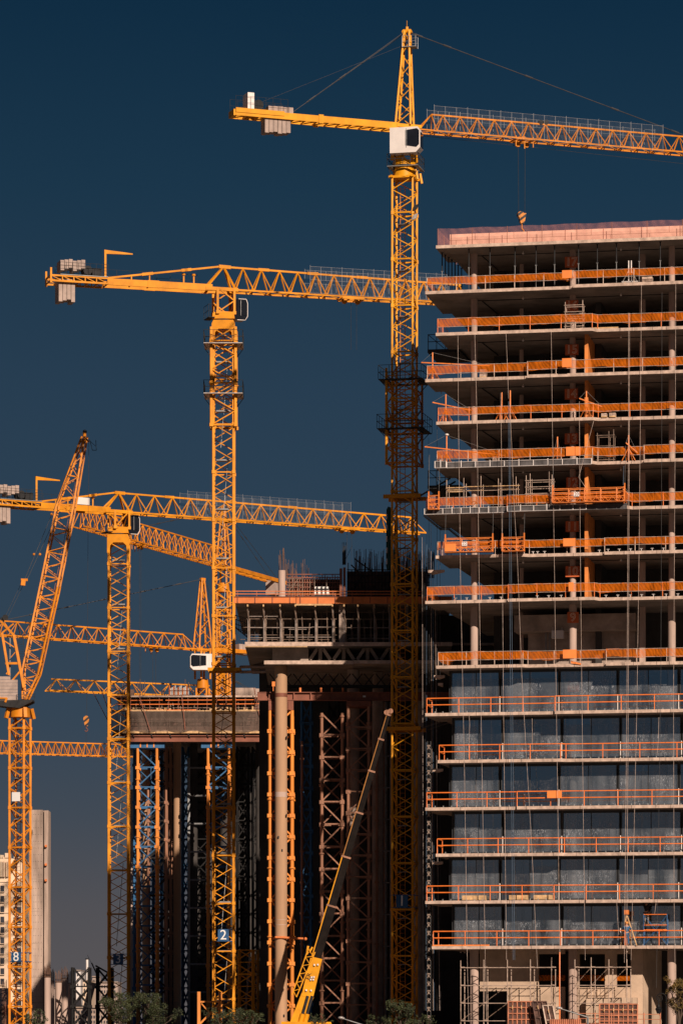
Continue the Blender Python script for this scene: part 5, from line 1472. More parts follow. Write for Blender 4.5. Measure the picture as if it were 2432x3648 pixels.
m = MB(); m.prism([X4(-60, 2506, -1.1), X4(30, 2518, -1.1), X4(70, 2522, -1.1), X4(118, 2498, -1.1), X4(118, 2492, -1.1), X4(30, 2494, -1.1), X4(-60, 2494, -1.1)], (0, 2.2, 0)); o = m.build('machine_deck', M['dark'], c4)
m = MB()
for px in range(60, 128, 16): m.bar(X4(px, 2496, -1.05), X4(px, 2474, -1.05), .03)
m.bar(X4(60, 2474, -1.05), X4(128, 2472, -1.05), .03); m.bar(X4(60, 2484, -1.05), X4(128, 2482, -1.05), .03); m.build('deck_rail', M['dark'], o)
for i in range(7):
    y1_ = 2410 + i * 11.5; xr = 38 if i == 0 else 64
    m = MB(); y2_ = y1_ + 10.6 if i < 6 else 2502
    m.prism([X4(-70, y2_, -1.0), X4(xr - 9, y2_, -1.0), X4(xr, y2_ , -.78), X4(xr, y2_, .9), X4(-70, y2_, .9)], (0, 0, (y2_ - y1_) * Y4 / F)); m.build('counterweight', M['ballast'], c4)
m = MB(); m.bar(X4(20, 2502, -1.08), X4(26, 2486, -1.08), .18); m.bar(X4(-60, 2487, -1.08), X4(26, 2487, -1.08), .12); m.build('ballast_strap', M['yellow3'], c4)
# A-frame
m = MB()
for d in (-.7, .7):
    m.bar(X4(8, 2255, d), X4(33, 2405, d), .22); m.bar(X4(50, 2262, d), X4(86, 2450, d), .25)
    m.bar(X4(20, 2363, d), X4(72, 2363, d), .14, .2); m.bar(X4(12, 2280, d), X4(62, 2312, d), .09); m.bar(X4(40, 2342, d), X4(60, 2318, d), .07)
    m.bar(X4(4, 2213, d), X4(50, 2262, d), .2); m.bar(X4(50, 2222, d), X4(8, 2255, d), .14)
    m.bar(X4(40, 2430, d), X4(72, 2392, d), .14); m.bar(X4(24, 2402, d), X4(30, 2392, d), .12)
m.bar(X4(8, 2258, -.7), X4(8, 2258, .7), .16); m.bar(X4(50, 2262, -.7), X4(50, 2262, .7), .16)
m.build('a_frame', M['yellow3'], c4)
m = MB(); m.tube(X4(20, 2200, -.25), X4(20, 2200, .25), .27, 14); m.bar(X4(10, 2200, 0), X4(10, 2222, 0), .3); m.build('sheave', M['dark'], c4)
m = MB(); m.tube(X4(37, 2268, -.3), X4(36, 2408, -.3), .08, 8); m.build('strut_tube', M['grey'], c4)
# caged ladder of the A-frame
m = MB(); p0, p1 = X4(72, 2262, .3), X4(88, 2380, .3)
for i in range(15):
    c_ = p0.lerp(p1, i / 14); m.bar(c_ - Vector((.25, 0, 0)), c_ + Vector((.25, 0, 0)), .025)
    if i % 4 == 0: m.bar(c_ + Vector((-.3, -.5, 0)), c_ + Vector((.3, -.5, 0)), .025)
for x in (-.25, .25): m.bar(p0 + Vector((x, 0, 0)), p1 + Vector((x, 0, 0)), .03); m.bar(p0 + Vector((x, -.5, 0)), p1 + Vector((x, -.5, 0)), .025)
m.build('caged_ladder', M['dark'], c4)
# boom: four chords, widening from the heel, narrowing to the tip
bs = [(0.0, 92, 2492, 6), (.12, 112, 2398, 28), (.5, 180, 2085, 30), (.80, 238, 1795, 29), (1.0, 302, 1556, 5)]
def bpt(t):
    for (t0, x0, y0, h0), (t1, x1, y1_, h1) in zip(bs[:-1], bs[1:]):
        if t <= t1 + 1e-9:
            q = (t - t0) / (t1 - t0); return x0 + (x1 - x0) * q, y0 + (y1_ - y0) * q, h0 + (h1 - h0) * q
    return bs[-1][1:]
def bcorner(t, s, d):
    x, y, h = bpt(t); dep = .62 * min(1, h / 22 + .25)
    return W(x + s * h + d * 5, y + s * h * .2, Y4 + d * dep + 3.0 * t)
m = MB(); k = 34
for s in (-1, 1):
    for d in (-1, 1):
        for (t0, *_), (t1, *_) in zip(bs[:-1], bs[1:]): m.bar(bcorner(t0, s, d), bcorner(t1, s, d), .15)
m.tube(W(302, 1556, Y4 + 2.6), W(302, 1536, Y4 + 2.6), .16, 8); m.bar(W(303, 1560, Y4 + 2.7), W(318, 1574, Y4 + 2.7), .16)
bo = m.build('boom', M['yellow3'], c4)
m = MB()
for i in range(k):
    t0, t1 = i / k, (i + 1) / k
    for d in (-1, 1): m.bar(bcorner(t0, (-1) ** i, d), bcorner(t1, -(-1) ** i, d), .06)
    for s in (-1, 1): m.bar(bcorner(t0, s, (-1) ** i), bcorner(t1, s, -(-1) ** i), .06)
    if i % 3 == 0:
        for d in (-1, 1): m.bar(bcorner(t0, -1, d), bcorner(t0, 1, d), .06)
        for s in (-1, 1): m.bar(bcorner(t0, s, -1), bcorner(t0, s, 1), .06)
m.build('bracing', M['yellow3'], bo)
m = MB(); m.ball(W(303, 1538, Y4 + 2.6), .2, 8, 5); m.build('boom_tip', M['black'], bo)
m = MB(); m.line([W(320, 1565, Y4 + 3), W(330, 1604, Y4 + 3), W(344, 1604, Y4 + 3), W(342, 1568, Y4 + 3)], .025, 4); m.line([W(320, 1570, Y4 + 3), W(342, 1590, Y4 + 3)], .02, 4); m.build('tip_basket', M['dark'], bo)
ladder(bcorner(.15, 1, 0), bcorner(.97, 1, 0), .35, Vector((.9, .2, -.2)), 'rust', bo, step=.5)
for a, b, r_ in (((186, 1832), (88, 2066), .022), ((205, 1830), (96, 2068), .022), ((82, 2068), (18, 2200), .018), ((92, 2068), (28, 2200), .018), ((298, 1560), (186, 1832), .02)):
    m = MB(); m.tube(X4(*a, 1.2), X4(*b, .4), r_, 5); m.build('luffing_rope', M['rope'], c4)
m = MB(); m.bar(X4(76, 2066, .4), X4(100, 2066, .4), .22); m.bar(X4(84, 2066, .4), X4(82, 2086, .4), .4); m.build('pulley_block', M['yellow3'], c4)
for px, py in ((122, 1975), (143, 1975), (185, 1832)):
    m = MB(); m.ball(X4(px, py, .8), .13, 8, 5); m.build('rope_socket', M['yellow3'], c4)
f4b = Frame((WX(314, Y4 + 3), Y4 + 3), 0)
m = MB(); m.line([W(317, 1575, Y4 + 3), W(310, 2552, Y4 + 3)], .014, 4); m.line([W(308, 2600, Y4 + 3), W(308, 2715, Y4 + 3)], .014, 4); m.build('hoist_rope', M['rope'], c4)
hz = WZ(2548, Y4 + 3); hx = WX(308, Y4 + 3)
m = MB(); m.hexa([(hx - .12, Y4 + 2.9, hz - 1.0), (hx + .14, Y4 + 2.9, hz - 1.0), (hx + .14, Y4 + 3.1, hz - 1.0), (hx - .12, Y4 + 3.1, hz - 1.0), (hx - .26, Y4 + 2.88, hz - .35), (hx + .26, Y4 + 2.88, hz - .35), (hx + .26, Y4 + 3.12, hz - .35), (hx - .26, Y4 + 3.12, hz - .35)])
m.tube((hx, Y4 + 2.9, hz - .3), (hx, Y4 + 3.1, hz - .3), .26, 12); o = m.build('hook_block', M['hazard'], c4)
m = MB(); m.line([(hx, Y4 + 3, hz - 1), (hx, Y4 + 3, hz - 1.2)] + [(hx + .14 * math.sin(t / 6 * 4.4), Y4 + 3, hz - 1.34 + .14 * math.cos(t / 6 * 4.4)) for t in range(7)], .04, 6); m.build('hook', M['rust'], o)
m = MB(); m.box(C4[0] - 2.4, C4[0] + 2.4, C4[1] - 2.4, C4[1] + 2.4, .002, .9); m.build('footing', M['conc'], c4)

# ---------------------------------------------------------------- cranes 5, 6, 8: hammerheads farther back; crane 7 beyond them
def hammer(label, px, Y, th, zj_y, apex_y, w, jib_px, npan, hj, mt, mast_top_y, counter=9.0, ballast=None, pend_j=(), cabside=0, fence=None, top0=None, mtc=None, peak_w=1.5, endlen=0, cab_y=None, troll=None):
    zf = lambda y: WZ(y, Y); C = (WX(px, Y), Y); f = Frame(C, th)
    c = thing('tower_crane', label, 'tower crane', (C[0], C[1], 0), 'yellow tower cranes')
    zb = zf(zj_y)
    mast_parts(c, C, 0, zf(mast_top_y), w, -R(12), .18, .09, 1.0, 'zig', mt, 4)
    m = MB(); m.tube((C[0], C[1], zf(mast_top_y)), (C[0], C[1], zf(mast_top_y) + 1.0), w * .62, 10, w * .5); m.build('slewing_ring', M[mt], c)
    m = MB(); z0 = zf(mast_top_y) + 1.0
    for sa in (-.6, .6):
        for sl in (-.6, .6): m.bar(f(sa, sl, z0), f(sa, sl, zb + .2), .2)
    m.bar(f(-1.2, -.6, zb), f(1.2, -.6, zb), .22); m.bar(f(-1.2, .6, zb), f(1.2, .6, zb), .22); m.build('turntable', M[mt], c)
    if apex_y:
        za = zf(apex_y)
        B0 = [f(a, b, zb) for a, b in ((-peak_w / 2, -.6), (peak_w / 2, -.6), (peak_w / 2, .6), (-peak_w / 2, .6))]; B1 = [f(a, b, za) for a, b in ((-.12, -.15), (.18, -.15), (.18, .15), (-.12, .15))]
        m = MB()
        for p, q in zip(B0, B1): m.bar(p, q, .15)
        m.bar(f(-.3, 0, za), f(.3, 0, za), .3); o = m.build('tower_top', M[mt], c)
        m = MB(); k = 7
        for i in range(k):
            for j in range(4):
                p, q = (B0[j], B1[j]), (B0[(j + 1) % 4], B1[(j + 1) % 4])
                if i % 2: p, q = q, p
                m.bar(p[0].lerp(p[1], i / k), q[0].lerp(q[1], (i + 1) / k), .07)
        m.build('bracing', M[mt], o)
    Lj = f.to_px(jib_px)
    tri_jib(f, .9, Lj, zb, hj, .62, npan, .13, .075, c, mtc or mt, top0=top0 or 2.0, endlen=endlen)
    if apex_y:
        for q in pend_j: pendant(f(.1, 0, za), f(Lj * q, 0, zb + hj), .04, c, joints=(.12, .3, .5, .68, .85))
        for s in (-.4, .4): pendant(f(-.1, s * .3, za), f(-counter * .85, s, zb + .4), .025, c, joints=(.4, .7))
    m = MB()
    for s in (-1, 1): m.bar(f(-.9, s * .6, zb + .1), f(-counter, s * .6, zb + .1), .13, .42)
    k = 8
    for i in range(k): m.bar(f(-.9 - (counter - .9) * i / k, -.6, zb - .02), f(-.9 - (counter - .9) * (i + 1) / k, .6, zb - .02), .08)
    m.build('counter_jib', M[mt], c)
    if ballast: blocks(f, -counter + ballast[0], -counter + ballast[0] + ballast[1], zb - ballast[2], zb + ballast[3], .55, ballast[4], c, rag=.05)
    if fence: mesh_walk(f, fence[0], fence[1], zb, 1.8, 0, c, w=.7)
    if troll:
        hook(f, f.to_px(troll[0]), zb - .05, zf(troll[1]), c, mt='yellow3', sc=.7)
    m = MB(); m.box(C[0] - 2.4, C[0] + 2.4, C[1] - 2.4, C[1] + 2.4, .002, .9); m.build('footing', M['conc'], c)
    return c, f, zb
c5, f5, zb5 = hammer('orange peaked tower crane with a dark-nosed white cab above the low left deck', 722, 418, R(217), 2316, 2064, 1.15, -60, 16, 1.55, 'yellow3', 2452, 6.5, (.4, 1.6, .2, .9, 3), (.92,), fence=None, top0=2.6, peak_w=1.7, troll=(550, 2600))
Y5 = 418
m = None
cab((WX(716, Y5 - 1.5), Y5 - 1.5, WZ(2388, Y5 - 1.5)), (-1, -.1, 0), (-.1, 1, 0), 2.4, 1.3, 1.75, c5, nose=-.22)
hammer('orange tower crane behind mast 2, jib reaching away behind the crane with plate 3', 796, 422, R(248.5), 2022, 1816, 1.2, 280, 22, 2.1, 'yellow3', 2110, 17.0, (.6, 3.0, 1.55, .3, 4), (.55,), top0=2.0, troll=(500, 2560))
hammer('orange crane with a jib of wide panels, lying low behind the left deck', 792, 432, R(205.8), 2486, 2400, 1.1, 168, 9, 1.3, 'yellow2', 2540, 5.5, (-.6, 2.6, .1, 1.15, 3), (), top0=1.6, endlen=.5)
hammer('farthest orange crane, its lowest jib crossing behind mast 8 and mast 3', -250, 452, R(23), 2676, None, 1.2, 478, 26, 1.5, 'yellow3', 2760, 9.0, None, (), top0=1.5, endlen=.6)

# ================================================================ THE MIDDLE BLOCK ON COLUMNS AND STEEL TOWERS
YM = 309.0
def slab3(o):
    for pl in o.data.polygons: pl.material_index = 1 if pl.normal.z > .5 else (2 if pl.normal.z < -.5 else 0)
    return o
mid = thing('concrete_building', 'unfinished concrete block on tall columns between the crane with plate 2 and the tower', 'building', (WX(1220, YM), YM, 0))
def mbox(mb, p0, p1, ya, yb, y0, y1, Yr=None):
    """box from pixel columns p0..p1 and rows ya (top)..yb (bottom) seen at the depth y0, reaching back to y1"""
    Yr = Yr or y0
    mb.box(WX(p0, Yr), WX(p1, Yr), y0, y1, WZ(yb, Yr) if yb is not None else 0.002, WZ(ya, Yr))
PR = 1610
PW = 1800
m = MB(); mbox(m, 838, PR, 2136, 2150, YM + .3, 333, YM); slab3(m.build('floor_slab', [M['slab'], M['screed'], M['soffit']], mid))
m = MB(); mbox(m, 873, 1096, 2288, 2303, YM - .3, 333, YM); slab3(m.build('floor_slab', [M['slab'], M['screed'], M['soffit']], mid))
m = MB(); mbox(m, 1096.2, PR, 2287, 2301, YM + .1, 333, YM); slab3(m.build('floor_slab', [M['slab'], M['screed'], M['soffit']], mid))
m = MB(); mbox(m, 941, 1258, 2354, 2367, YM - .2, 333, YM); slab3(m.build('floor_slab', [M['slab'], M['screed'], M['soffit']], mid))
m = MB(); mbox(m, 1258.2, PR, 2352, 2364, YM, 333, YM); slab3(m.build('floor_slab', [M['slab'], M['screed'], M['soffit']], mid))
m = MB(); mbox(m, 969, 1098, 2303.5, 2353.5, YM + 1.6, YM + 2.1, YM)
m.build('transfer_wall', M['conc'], mid)
m = MB()
for px in range(1104, 1420, 84):
    for a, b in (((px, 2350), (px + 26, 2311)), ((px + 26, 2311), (px + 46, 2311)), ((px + 46, 2311), (px + 72, 2350)), ((px + 36, 2350), (px + 36, 2311))):
        m.bar(W(*a, YM + 1.8), W(*b, YM + 1.8), .26)
m.build('transfer_truss', M['conc'], mid)
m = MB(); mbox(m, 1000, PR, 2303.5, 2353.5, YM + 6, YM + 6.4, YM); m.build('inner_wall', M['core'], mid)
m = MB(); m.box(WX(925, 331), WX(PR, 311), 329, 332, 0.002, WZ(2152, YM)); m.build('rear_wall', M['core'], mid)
m = MB(); m.box(WX(1500, 317), WX(PW, 317), 317.5, 328, 0.002, WZ(2152, YM)); m.build('rear_wing', M['core'], mid)
m = MB()
for y in (2148, 2290, 2356, 2480): m.box(WX(1500, 317), WX(PW, 317), 317, 317.45, WZ(y + 8, 317), WZ(y, 317))
m.build('wing_slab_edge', M['conc'], mid)
# right columns in the shade
for px, Y, r, nm in ((1258, 313.5, .5, 0), (1217, 309.8, .22, 1), (1345, 316, .45, 0), (1490, 314, .4, 0)):
    m = MB()
    if nm: m.box(WX(px, Y) - .22, WX(px, Y) + .22, Y, Y + .45, WZ(2286, YM), WZ(2151, YM))
    else: m.tube((WX(px, Y), Y, 0.002), (WX(px, Y), Y, WZ(2368, YM)), r, 20)
    m.build('column', M['conc'], mid)
# the tall pale column at the left corner, with bands
YC = 310.4
m = MB(); m.tube((WX(1001, YC), YC, 0.002), (WX(1001, YC), YC, WZ(2367.5, YM)), .5, 32); big = m.build('column', M['bigcol'], mid)
m = MB()
for y0, y1 in ((2822, 2840), (3276, 3277.5), (3294, 3296)): m.tube((WX(1001, YC), YC, WZ(y1, YC)), (WX(1001, YC), YC, WZ(y0, YC)), .506, 32)
m.build('column_band', M['colc'], big)
m = MB(); m.tube((WX(1001, YC), YC, WZ(2484, YC)), (WX(1001, YC), YC, WZ(2470, YC)), .51, 32); m.build('rusty_band', M['rust'], big)
m = MB()
for y, dx in ((2628, .46), (2905, .46), (2983, -.2), (3030, .1), (2408, -.3), (3618, .25)): m.box(WX(1001, YC) + dx - .05, WX(1001, YC) + dx + .05, YC - .56, YC - .3, WZ(y + 4, YC), WZ(y - 4, YC))
m.build('embedded_plate', M['dark'], big)
m = MB(); m.tube(W(980, 3339, YC - .55), W(1080, 3344, YC - .55), .09, 8); m.ball(W(1088, 3345, YC - .55), .14, 8, 5); m.tube((WX(1001, YC), YC, WZ(3344, YC)), (WX(1001, YC), YC, WZ(3336, YC)), .53, 24)
m.build('clamp_bar', M['rustor'], big)
# upper column stub and rebar
m = MB(); m.tube((WX(1004, 311), 311, WZ(2136, YM)), (WX(1004, 311), 311, WZ(2022, YM)), .3, 20); st = m.build('column_stub', M['colc'], mid)
m = MB()
for i in range(10):
    a = i / 10 * 6.28; h = rnd.uniform(1.2, 2.2); m.bar((WX(1004, 311) + .22 * math.cos(a), 311 + .22 * math.sin(a), WZ(2022, YM)), (WX(1004, 311) + .22 * math.cos(a) + rnd.uniform(-.05, .05), 311 + .22 * math.sin(a), WZ(2022, YM) + h), .03)
m.build('rebar', M['rebar'], st)
# orange edge beam with stiffeners
t = mid
for p0, p1, y0, y1, d in ((833, 1054, 2127, 2149, -.1), (1056, PR, 2126, 2150, .05)):
    m = MB(); mbox(m, p0, p1, y0, y1, YM + d, YM + d + .2, YM); o = m.build('edge_beam', M['rustor'], mid)
    for px in range(int(p0) + 12, int(p1) - 4, 62): m = MB(); mbox(m, px, px + 3, y0 + 2, y1 - 1, YM + d - .06, YM + d - .001, YM); m.build('stiffener', M['rust'], o)
    m = MB(); mbox(m, p0, p1, y0 - 1.5, y0, YM + d - .08, YM + d + .25, YM); m.build('top_flange', M['rust'], o)
m = MB(); mbox(m, 1054, 1182, 2151, 2157, YM - .05, YM + .2, YM); m.build('timber_edge', M['timber'], mid)
m = MB(); mbox(m, 873, 1095, 2304, 2306.5, YM - .32, YM - .05, YM); m.build('timber_edge', M['timber'], mid)
# rail on the upper deck
t = thing('guard_rail', 'rusty guard rail along the orange edge beam of the middle block', 'guard rail', W(850, 2127, YM))
for y in (2106, 2116):
    m = MB(); m.bar(W(836, y, YM + .1), W(1500, y + 1, YM + .1), .06); m.build('rail_tube', M['rustor'], t)
for px in range(846, 1480, 68):
    m = MB(); m.bar(W(px, 2127, YM + .1), W(px, 2104, YM + .1), .05); m.build('rail_post', M['rust'], t)
# props between the two decks
for i, px in enumerate((884, 940, 999, 1053, 1124, 1185, 1226, 1275, 1333, 1387, 1450)):
    t = thing('shoring_prop', ['pale prop with a bracket, %s from the left under the orange edge beam' % (ORD[i] if i < 10 else 'eleventh')][0], 'shoring prop', W(px, 2287, YM + .8), 'props between the decks of the middle block')
    Y = YM + .8; zb = WZ(2287, YM) + .003; ztp = WZ(2152, YM)
    m = MB(); m.tube((WX(px, Y), Y, zb), (WX(px, Y), Y, ztp), .055, 6); m.build('prop_tube', M['scafm'], t)
    m = MB(); m.bar((WX(px - 1, Y), Y - .9, ztp - .12), (WX(px - 1, Y), Y + 3, ztp - .12), .12, .16); m.build('head_beam', M['timber'], t)
    m = MB(); m.bar((WX(px + 5, Y), Y, ztp - 1.1), (WX(px + 5, Y), Y, zb + .05), .09); m.bar((WX(px - 4, Y), Y - .3, ztp - .2), (WX(px + 5, Y), Y, ztp - 1.5), .07); m.build('bracket', M['scafd'], t)
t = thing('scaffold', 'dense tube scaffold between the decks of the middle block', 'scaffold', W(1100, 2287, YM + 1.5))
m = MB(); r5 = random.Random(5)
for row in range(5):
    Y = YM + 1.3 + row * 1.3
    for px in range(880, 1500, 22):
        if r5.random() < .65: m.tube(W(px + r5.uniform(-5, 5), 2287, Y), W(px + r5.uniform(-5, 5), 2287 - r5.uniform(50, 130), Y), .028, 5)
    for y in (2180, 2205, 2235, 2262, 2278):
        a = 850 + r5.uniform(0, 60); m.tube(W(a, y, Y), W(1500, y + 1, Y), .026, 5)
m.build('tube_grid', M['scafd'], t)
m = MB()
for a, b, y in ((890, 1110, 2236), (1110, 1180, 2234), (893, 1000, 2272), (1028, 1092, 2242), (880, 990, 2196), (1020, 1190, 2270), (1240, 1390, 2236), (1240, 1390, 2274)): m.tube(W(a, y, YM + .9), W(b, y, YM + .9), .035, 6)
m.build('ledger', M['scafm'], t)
t = thing('scaffold', 'dark scaffold lacing jutting out at the left end of the middle block', 'scaffold', W(860, 2287, YM + 4))
m = MB()
for i in range(11):
    px = 838 + i * 7; Y = YM + 8 - i * .55; m.bar(W(px, 2190 + i * 2, Y), W(px, 2240 + i * 5, Y), .05)
for y, y2 in ((2192, 2212), (2206, 2232), (2222, 2250), (2236, 2268)): m.bar(W(838, y, YM + 8), W(908, y2, YM + 2.5), .05)
m.bar(W(838, 2235, YM + 8), W(905, 2290, YM + 2.5), .06); m.build('scaffold_tubes', M['dark'], t)
# formwork on top of the middle block
t = thing('wall_formwork', 'dark brown wall formwork with scaffold on top of the middle block', 'formwork', W(1200, 2126, YM + 2))
m = MB(); mbox(m, 1024, 1210, 2046, 2135, YM + 3.4, YM + 3.7, YM); mbox(m, 1236, 1530, 2012, 2135, YM + 4.4, YM + 5, YM); m.build('form_sheet', M['formpan'], t)
m = MB()
for px in range(1022, 1212, 9): m.bar(W(px, 2134, YM + 3.2), W(px, 2046 + (px % 4) * 3, YM + 3.2), .06)
for y in (2046, 2058, 2075, 2092, 2108, 2122): m.bar(W(1020, y, YM + 3.1), W(1212, y, YM + 3.1), .07)
m.build('waling', M['rust'], t)
m = MB()
for px in range(1240, 1540, 12): m.bar(W(px, 2134, YM + 4.2), W(px, 2005 + (px * 7 % 5) * 6, YM + 4.2), .06)
for y in (2030, 2050, 2075, 2100, 2120): m.bar(W(1236, y, YM + 4.1), W(1530, y, YM + 4.1), .07)
for a, b in (((1245, 2130), (1290, 2050)), ((1262, 1990), (1330, 2040)), ((1250, 2012), (1300, 2062))): m.bar(W(*a, YM + 3.8), W(*b, YM + 3.8), .1)
m.build('waling', M['dark'], t)
m = MB()
for px in (1030, 1044, 1062, 1078, 1104, 1120, 1163): m.tube(W(px, 2134, YM + 2.3), W(px, 2055 + px % 7 * 3, YM + 2.3), .035, 6)
for y in (2062, 2085, 2110): m.tube(W(1020, y, YM + 2.3), W(1075, y, YM + 2.3), .03, 6)
m.bar(W(1026, 2110, YM + 2.3), W(1062, 2062, YM + 2.3), .04); m.build('scaffold_tubes', M['scafd'], t)
t = thing('rebar_cage', 'tall column formwork with rebar standing up in the middle of the upper deck', 'rebar cage', W(1220, 2134, YM + 2.5))
m = MB(); mbox(m, 1209, 1219, 2012, 2134, YM + 2.4, YM + 2.6, YM); mbox(m, 1222, 1231, 2008, 2134, YM + 2.5, YM + 2.7, YM); m.build('form_post', M['rust'], t)
m = MB()
for i in range(7): m.bar(W(1220 + i * 1.8, 2012, YM + 2.6), W(1220 + i * 1.9, 1932 + (i * 5 % 3) * 14, YM + 2.6), .035)
m.bar(W(1232, 1990, YM + 2.6), W(1254, 1944, YM + 2.6), .03); m.build('rebar', M['dark'], t)
m = MB(); r6 = random.Random(9)
for i in range(300):
    px = r6.choice([r6.uniform(1018, 1100), r6.uniform(1262, 1545), r6.uniform(1262, 1545), r6.uniform(1400, 1545)]); top = (1990 if px < 1110 else 1955) + r6.uniform(0, 50); Y = YM + r6.uniform(4.5, 9)
    if px < 1110 and r6.random() < .6: continue
    m.bar(W(px, 2060, Y), W(px + r6.uniform(-2, 2), top, Y), .03)
tag(m.build('rebar_thicket', M['rebar']), 'thicket of dark upright rebar on top of the middle block', 'rebar', None, 'stuff')
t = thing('material_bag', 'white bulk bag in a frame on the deck of the middle block', 'bulk bag', W(1146, 2124, YM + 1.2))
m = MB(); Yb = YM + 1.0
m.hexa([W(1119, 2120, Yb), W(1173, 2120, Yb), W(1173, 2120, Yb + .9), W(1119, 2120, Yb + .9), W(1121, 2090, Yb + .1), W(1169, 2090, Yb + .1), W(1169, 2090, Yb + .8), W(1121, 2090, Yb + .8)]); m.build('bag', M['white'], t)
m = MB()
for px in (1130, 1146, 1160): m.bar(W(px, 2120, Yb - .05), W(px, 2088, Yb - .05), .09)
m.bar(W(1115, 2122, Yb - .1), W(1190, 2122, Yb - .1), .14); m.bar(W(1119, 2098, Yb - .05), W(1171, 2098, Yb - .05), .06); m.build('frame', M['dark'], t)
t = thing('placing_boom', 'dark green folded concrete placing boom standing behind mast 1', 'placing boom', W(1390, 2134, YM + 3.4))
m = MB(); Yg = YM + 2.9
m.prism([W(1374, 2015, Yg), W(1380, 2028, Yg), W(1388, 2030, Yg), W(1396, 2018, Yg), W(1397, 1830, Yg), W(1392, 1808, Yg), W(1382, 1804, Yg), W(1376, 1815, Yg)], (0, .5, 0)); m.build('boom_section', M['netgreen'], t)
m = MB(); m.prism([W(1400, 2060, Yg), W(1420, 2060, Yg), W(1416, 1850, Yg), W(1404, 1850, Yg)], (0, .4, 0)); m.build('boom_section', M['netgreen'], t)
m = MB(); m.tube(W(1410, 2134, Yg + .2), W(1410, 2050, Yg + .2), .3, 12); m.build('pedestal', M['netgreen'], t)
m = MB()
for i in range(5): m.bar(W(1377, 1830 + i * 40, Yg - .05), W(1377, 1850 + i * 40, Yg - .05), .1)
m.build('pipe', M['white'], t)
# brown girder under the block
m = MB(); YG = YM + 2.4
mbox(m, 917, PR, 2466, 2468.5, YG - .25, YG + .25, YG); mbox(m, 917, PR, 2468.5, 2493, YG - .02, YG + .02, YG); mbox(m, 917, PR, 2493, 2496, YG - .25, YG + .25, YG)
mbox(m, 917, 953, 2468.6, 2492.9, YG - .2, YG - .03, YG)
g1 = m.build('steel_girder', M['rust'], mid)
for px in range(985, 1420, 60): m = MB(); mbox(m, px, px + 4, 2468.6, 2492.9, YG - .22, YG - .03, YG); m.build('stiffener', M['rust'], g1)
for px in (1066, 1140, 1178, 1217): m = MB(); mbox(m, px, px + 7, 2450, 2466, YG, YG + .3, YG); m.build('girder_lug', M['rustor'], g1)
m = MB(); mbox(m, 1292, 1302, 2478, 2484, YG - .06, YG - .03, YG); m.build('white_label', M['signw'], g1)
m = MB()
for px in range(960, 1500, 42): m.bar(W(px, 2445, YM + 4), W(px + 36, 2400, YM + 4), .08); m.bar(W(px + 36, 2445, YM + 4), W(px, 2400, YM + 4), .08)
m.bar(W(950, 2446, YM + 4), W(1500, 2446, YM + 4), .25); m.build('inner_bracing', M['dark'], mid)

# ---------------------------------------------------------------- steel support towers
def support_tower(label, p0, p1, Y, dep, y_top, r, mleg, mbr, panel, head=None, double=True, x=False, flange=True, group='steel support towers', mtop=None, split=None, ph=0):
    x0, x1 = WX(p0, Y), WX(p1, Y); zt = WZ(y_top, Y)
    t = thing('support_tower', label, 'support tower', ((x0 + x1) / 2, Y, 0), group)
    pts = [(x0, Y), (x1, Y), (x1, Y + dep), (x0, Y + dep)]
    n = max(2, int(zt / panel)); h = zt / n
    for (lx, ly) in pts:
        m = MB(); m.tube((lx, ly, 0.002), (lx, ly, zt), r, 10)
        for i in range(1, n): m.box(lx - r * 1.5, lx + r * 1.5, ly - r * 1.3, ly + r * .4, i * h - .14, i * h + .16)
        if flange:
            z = 3.5 + ph
            while z < zt: m.tube((lx, ly, z - .05), (lx, ly, z + .05), r * 1.7, 10); z += 5.6
        m.build('leg', M[mleg], t)
    m = MB()
    for i in range(n):
        za, zb = i * h, (i + 1) * h
        for k in range(4):
            (ax, ay), (bx, by) = pts[k], pts[(k + 1) % 4]
            m.bar((ax, ay, za + .06), (bx, by, za + .06), r * .9)
            fl = (i + k) % 2
            if fl or x: m.bar((ax, ay, za + .1), (bx, by, zb - .05), r * .85)
            if not fl or x: m.bar((bx, by, za + .1), (ax, ay, zb - .05), r * .85)
    m.build('bracing', M[mbr], t)
    if head:
        ya, yb, hm, ex = head
        m = MB(); m.box(x0 - ex, x1 + ex, Y - r * 1.2, Y + dep + r * 1.2, zt, WZ(ya, Y)); hh = m.build('header_beam', M[hm], t)
        for q in (.15, .5, .85):
            m = MB(); xx = x0 + (x1 - x0) * q; m.box(xx - .06, xx + .06, Y - r * 1.2 - .05, Y - r * 1.2 - .003, zt + .05, WZ(ya, Y) - .05); m.build('stiffener', M['leg' if hm == 'blue' else hm], hh)
    return t
YT = YM + 2.2
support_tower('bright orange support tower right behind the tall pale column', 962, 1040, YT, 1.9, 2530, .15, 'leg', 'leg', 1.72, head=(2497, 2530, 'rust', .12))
support_tower('shade-browned support tower left of the boom, second from the tall column', 1146, 1219, YT + .6, 2.0, 2540, .13, 'legb', 'legb', 1.72, ph=1.2)
support_tower('shade-browned support tower behind the boom tip, beside mast 1', 1240, 1314, YT, 2.0, 2517, .13, 'legb', 'legb', 1.72, head=(2497, 2517, 'rust', .15), ph=.6)
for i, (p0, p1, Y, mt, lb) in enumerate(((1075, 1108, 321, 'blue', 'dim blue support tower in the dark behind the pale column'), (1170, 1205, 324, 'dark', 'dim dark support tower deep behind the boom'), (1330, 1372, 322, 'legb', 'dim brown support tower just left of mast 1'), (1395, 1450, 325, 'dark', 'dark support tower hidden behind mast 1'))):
    support_tower(lb, p0, p1, Y, 2.0, 2500, .12, mt if mt != 'legb' else 'legb', mt, 1.8, x=True)
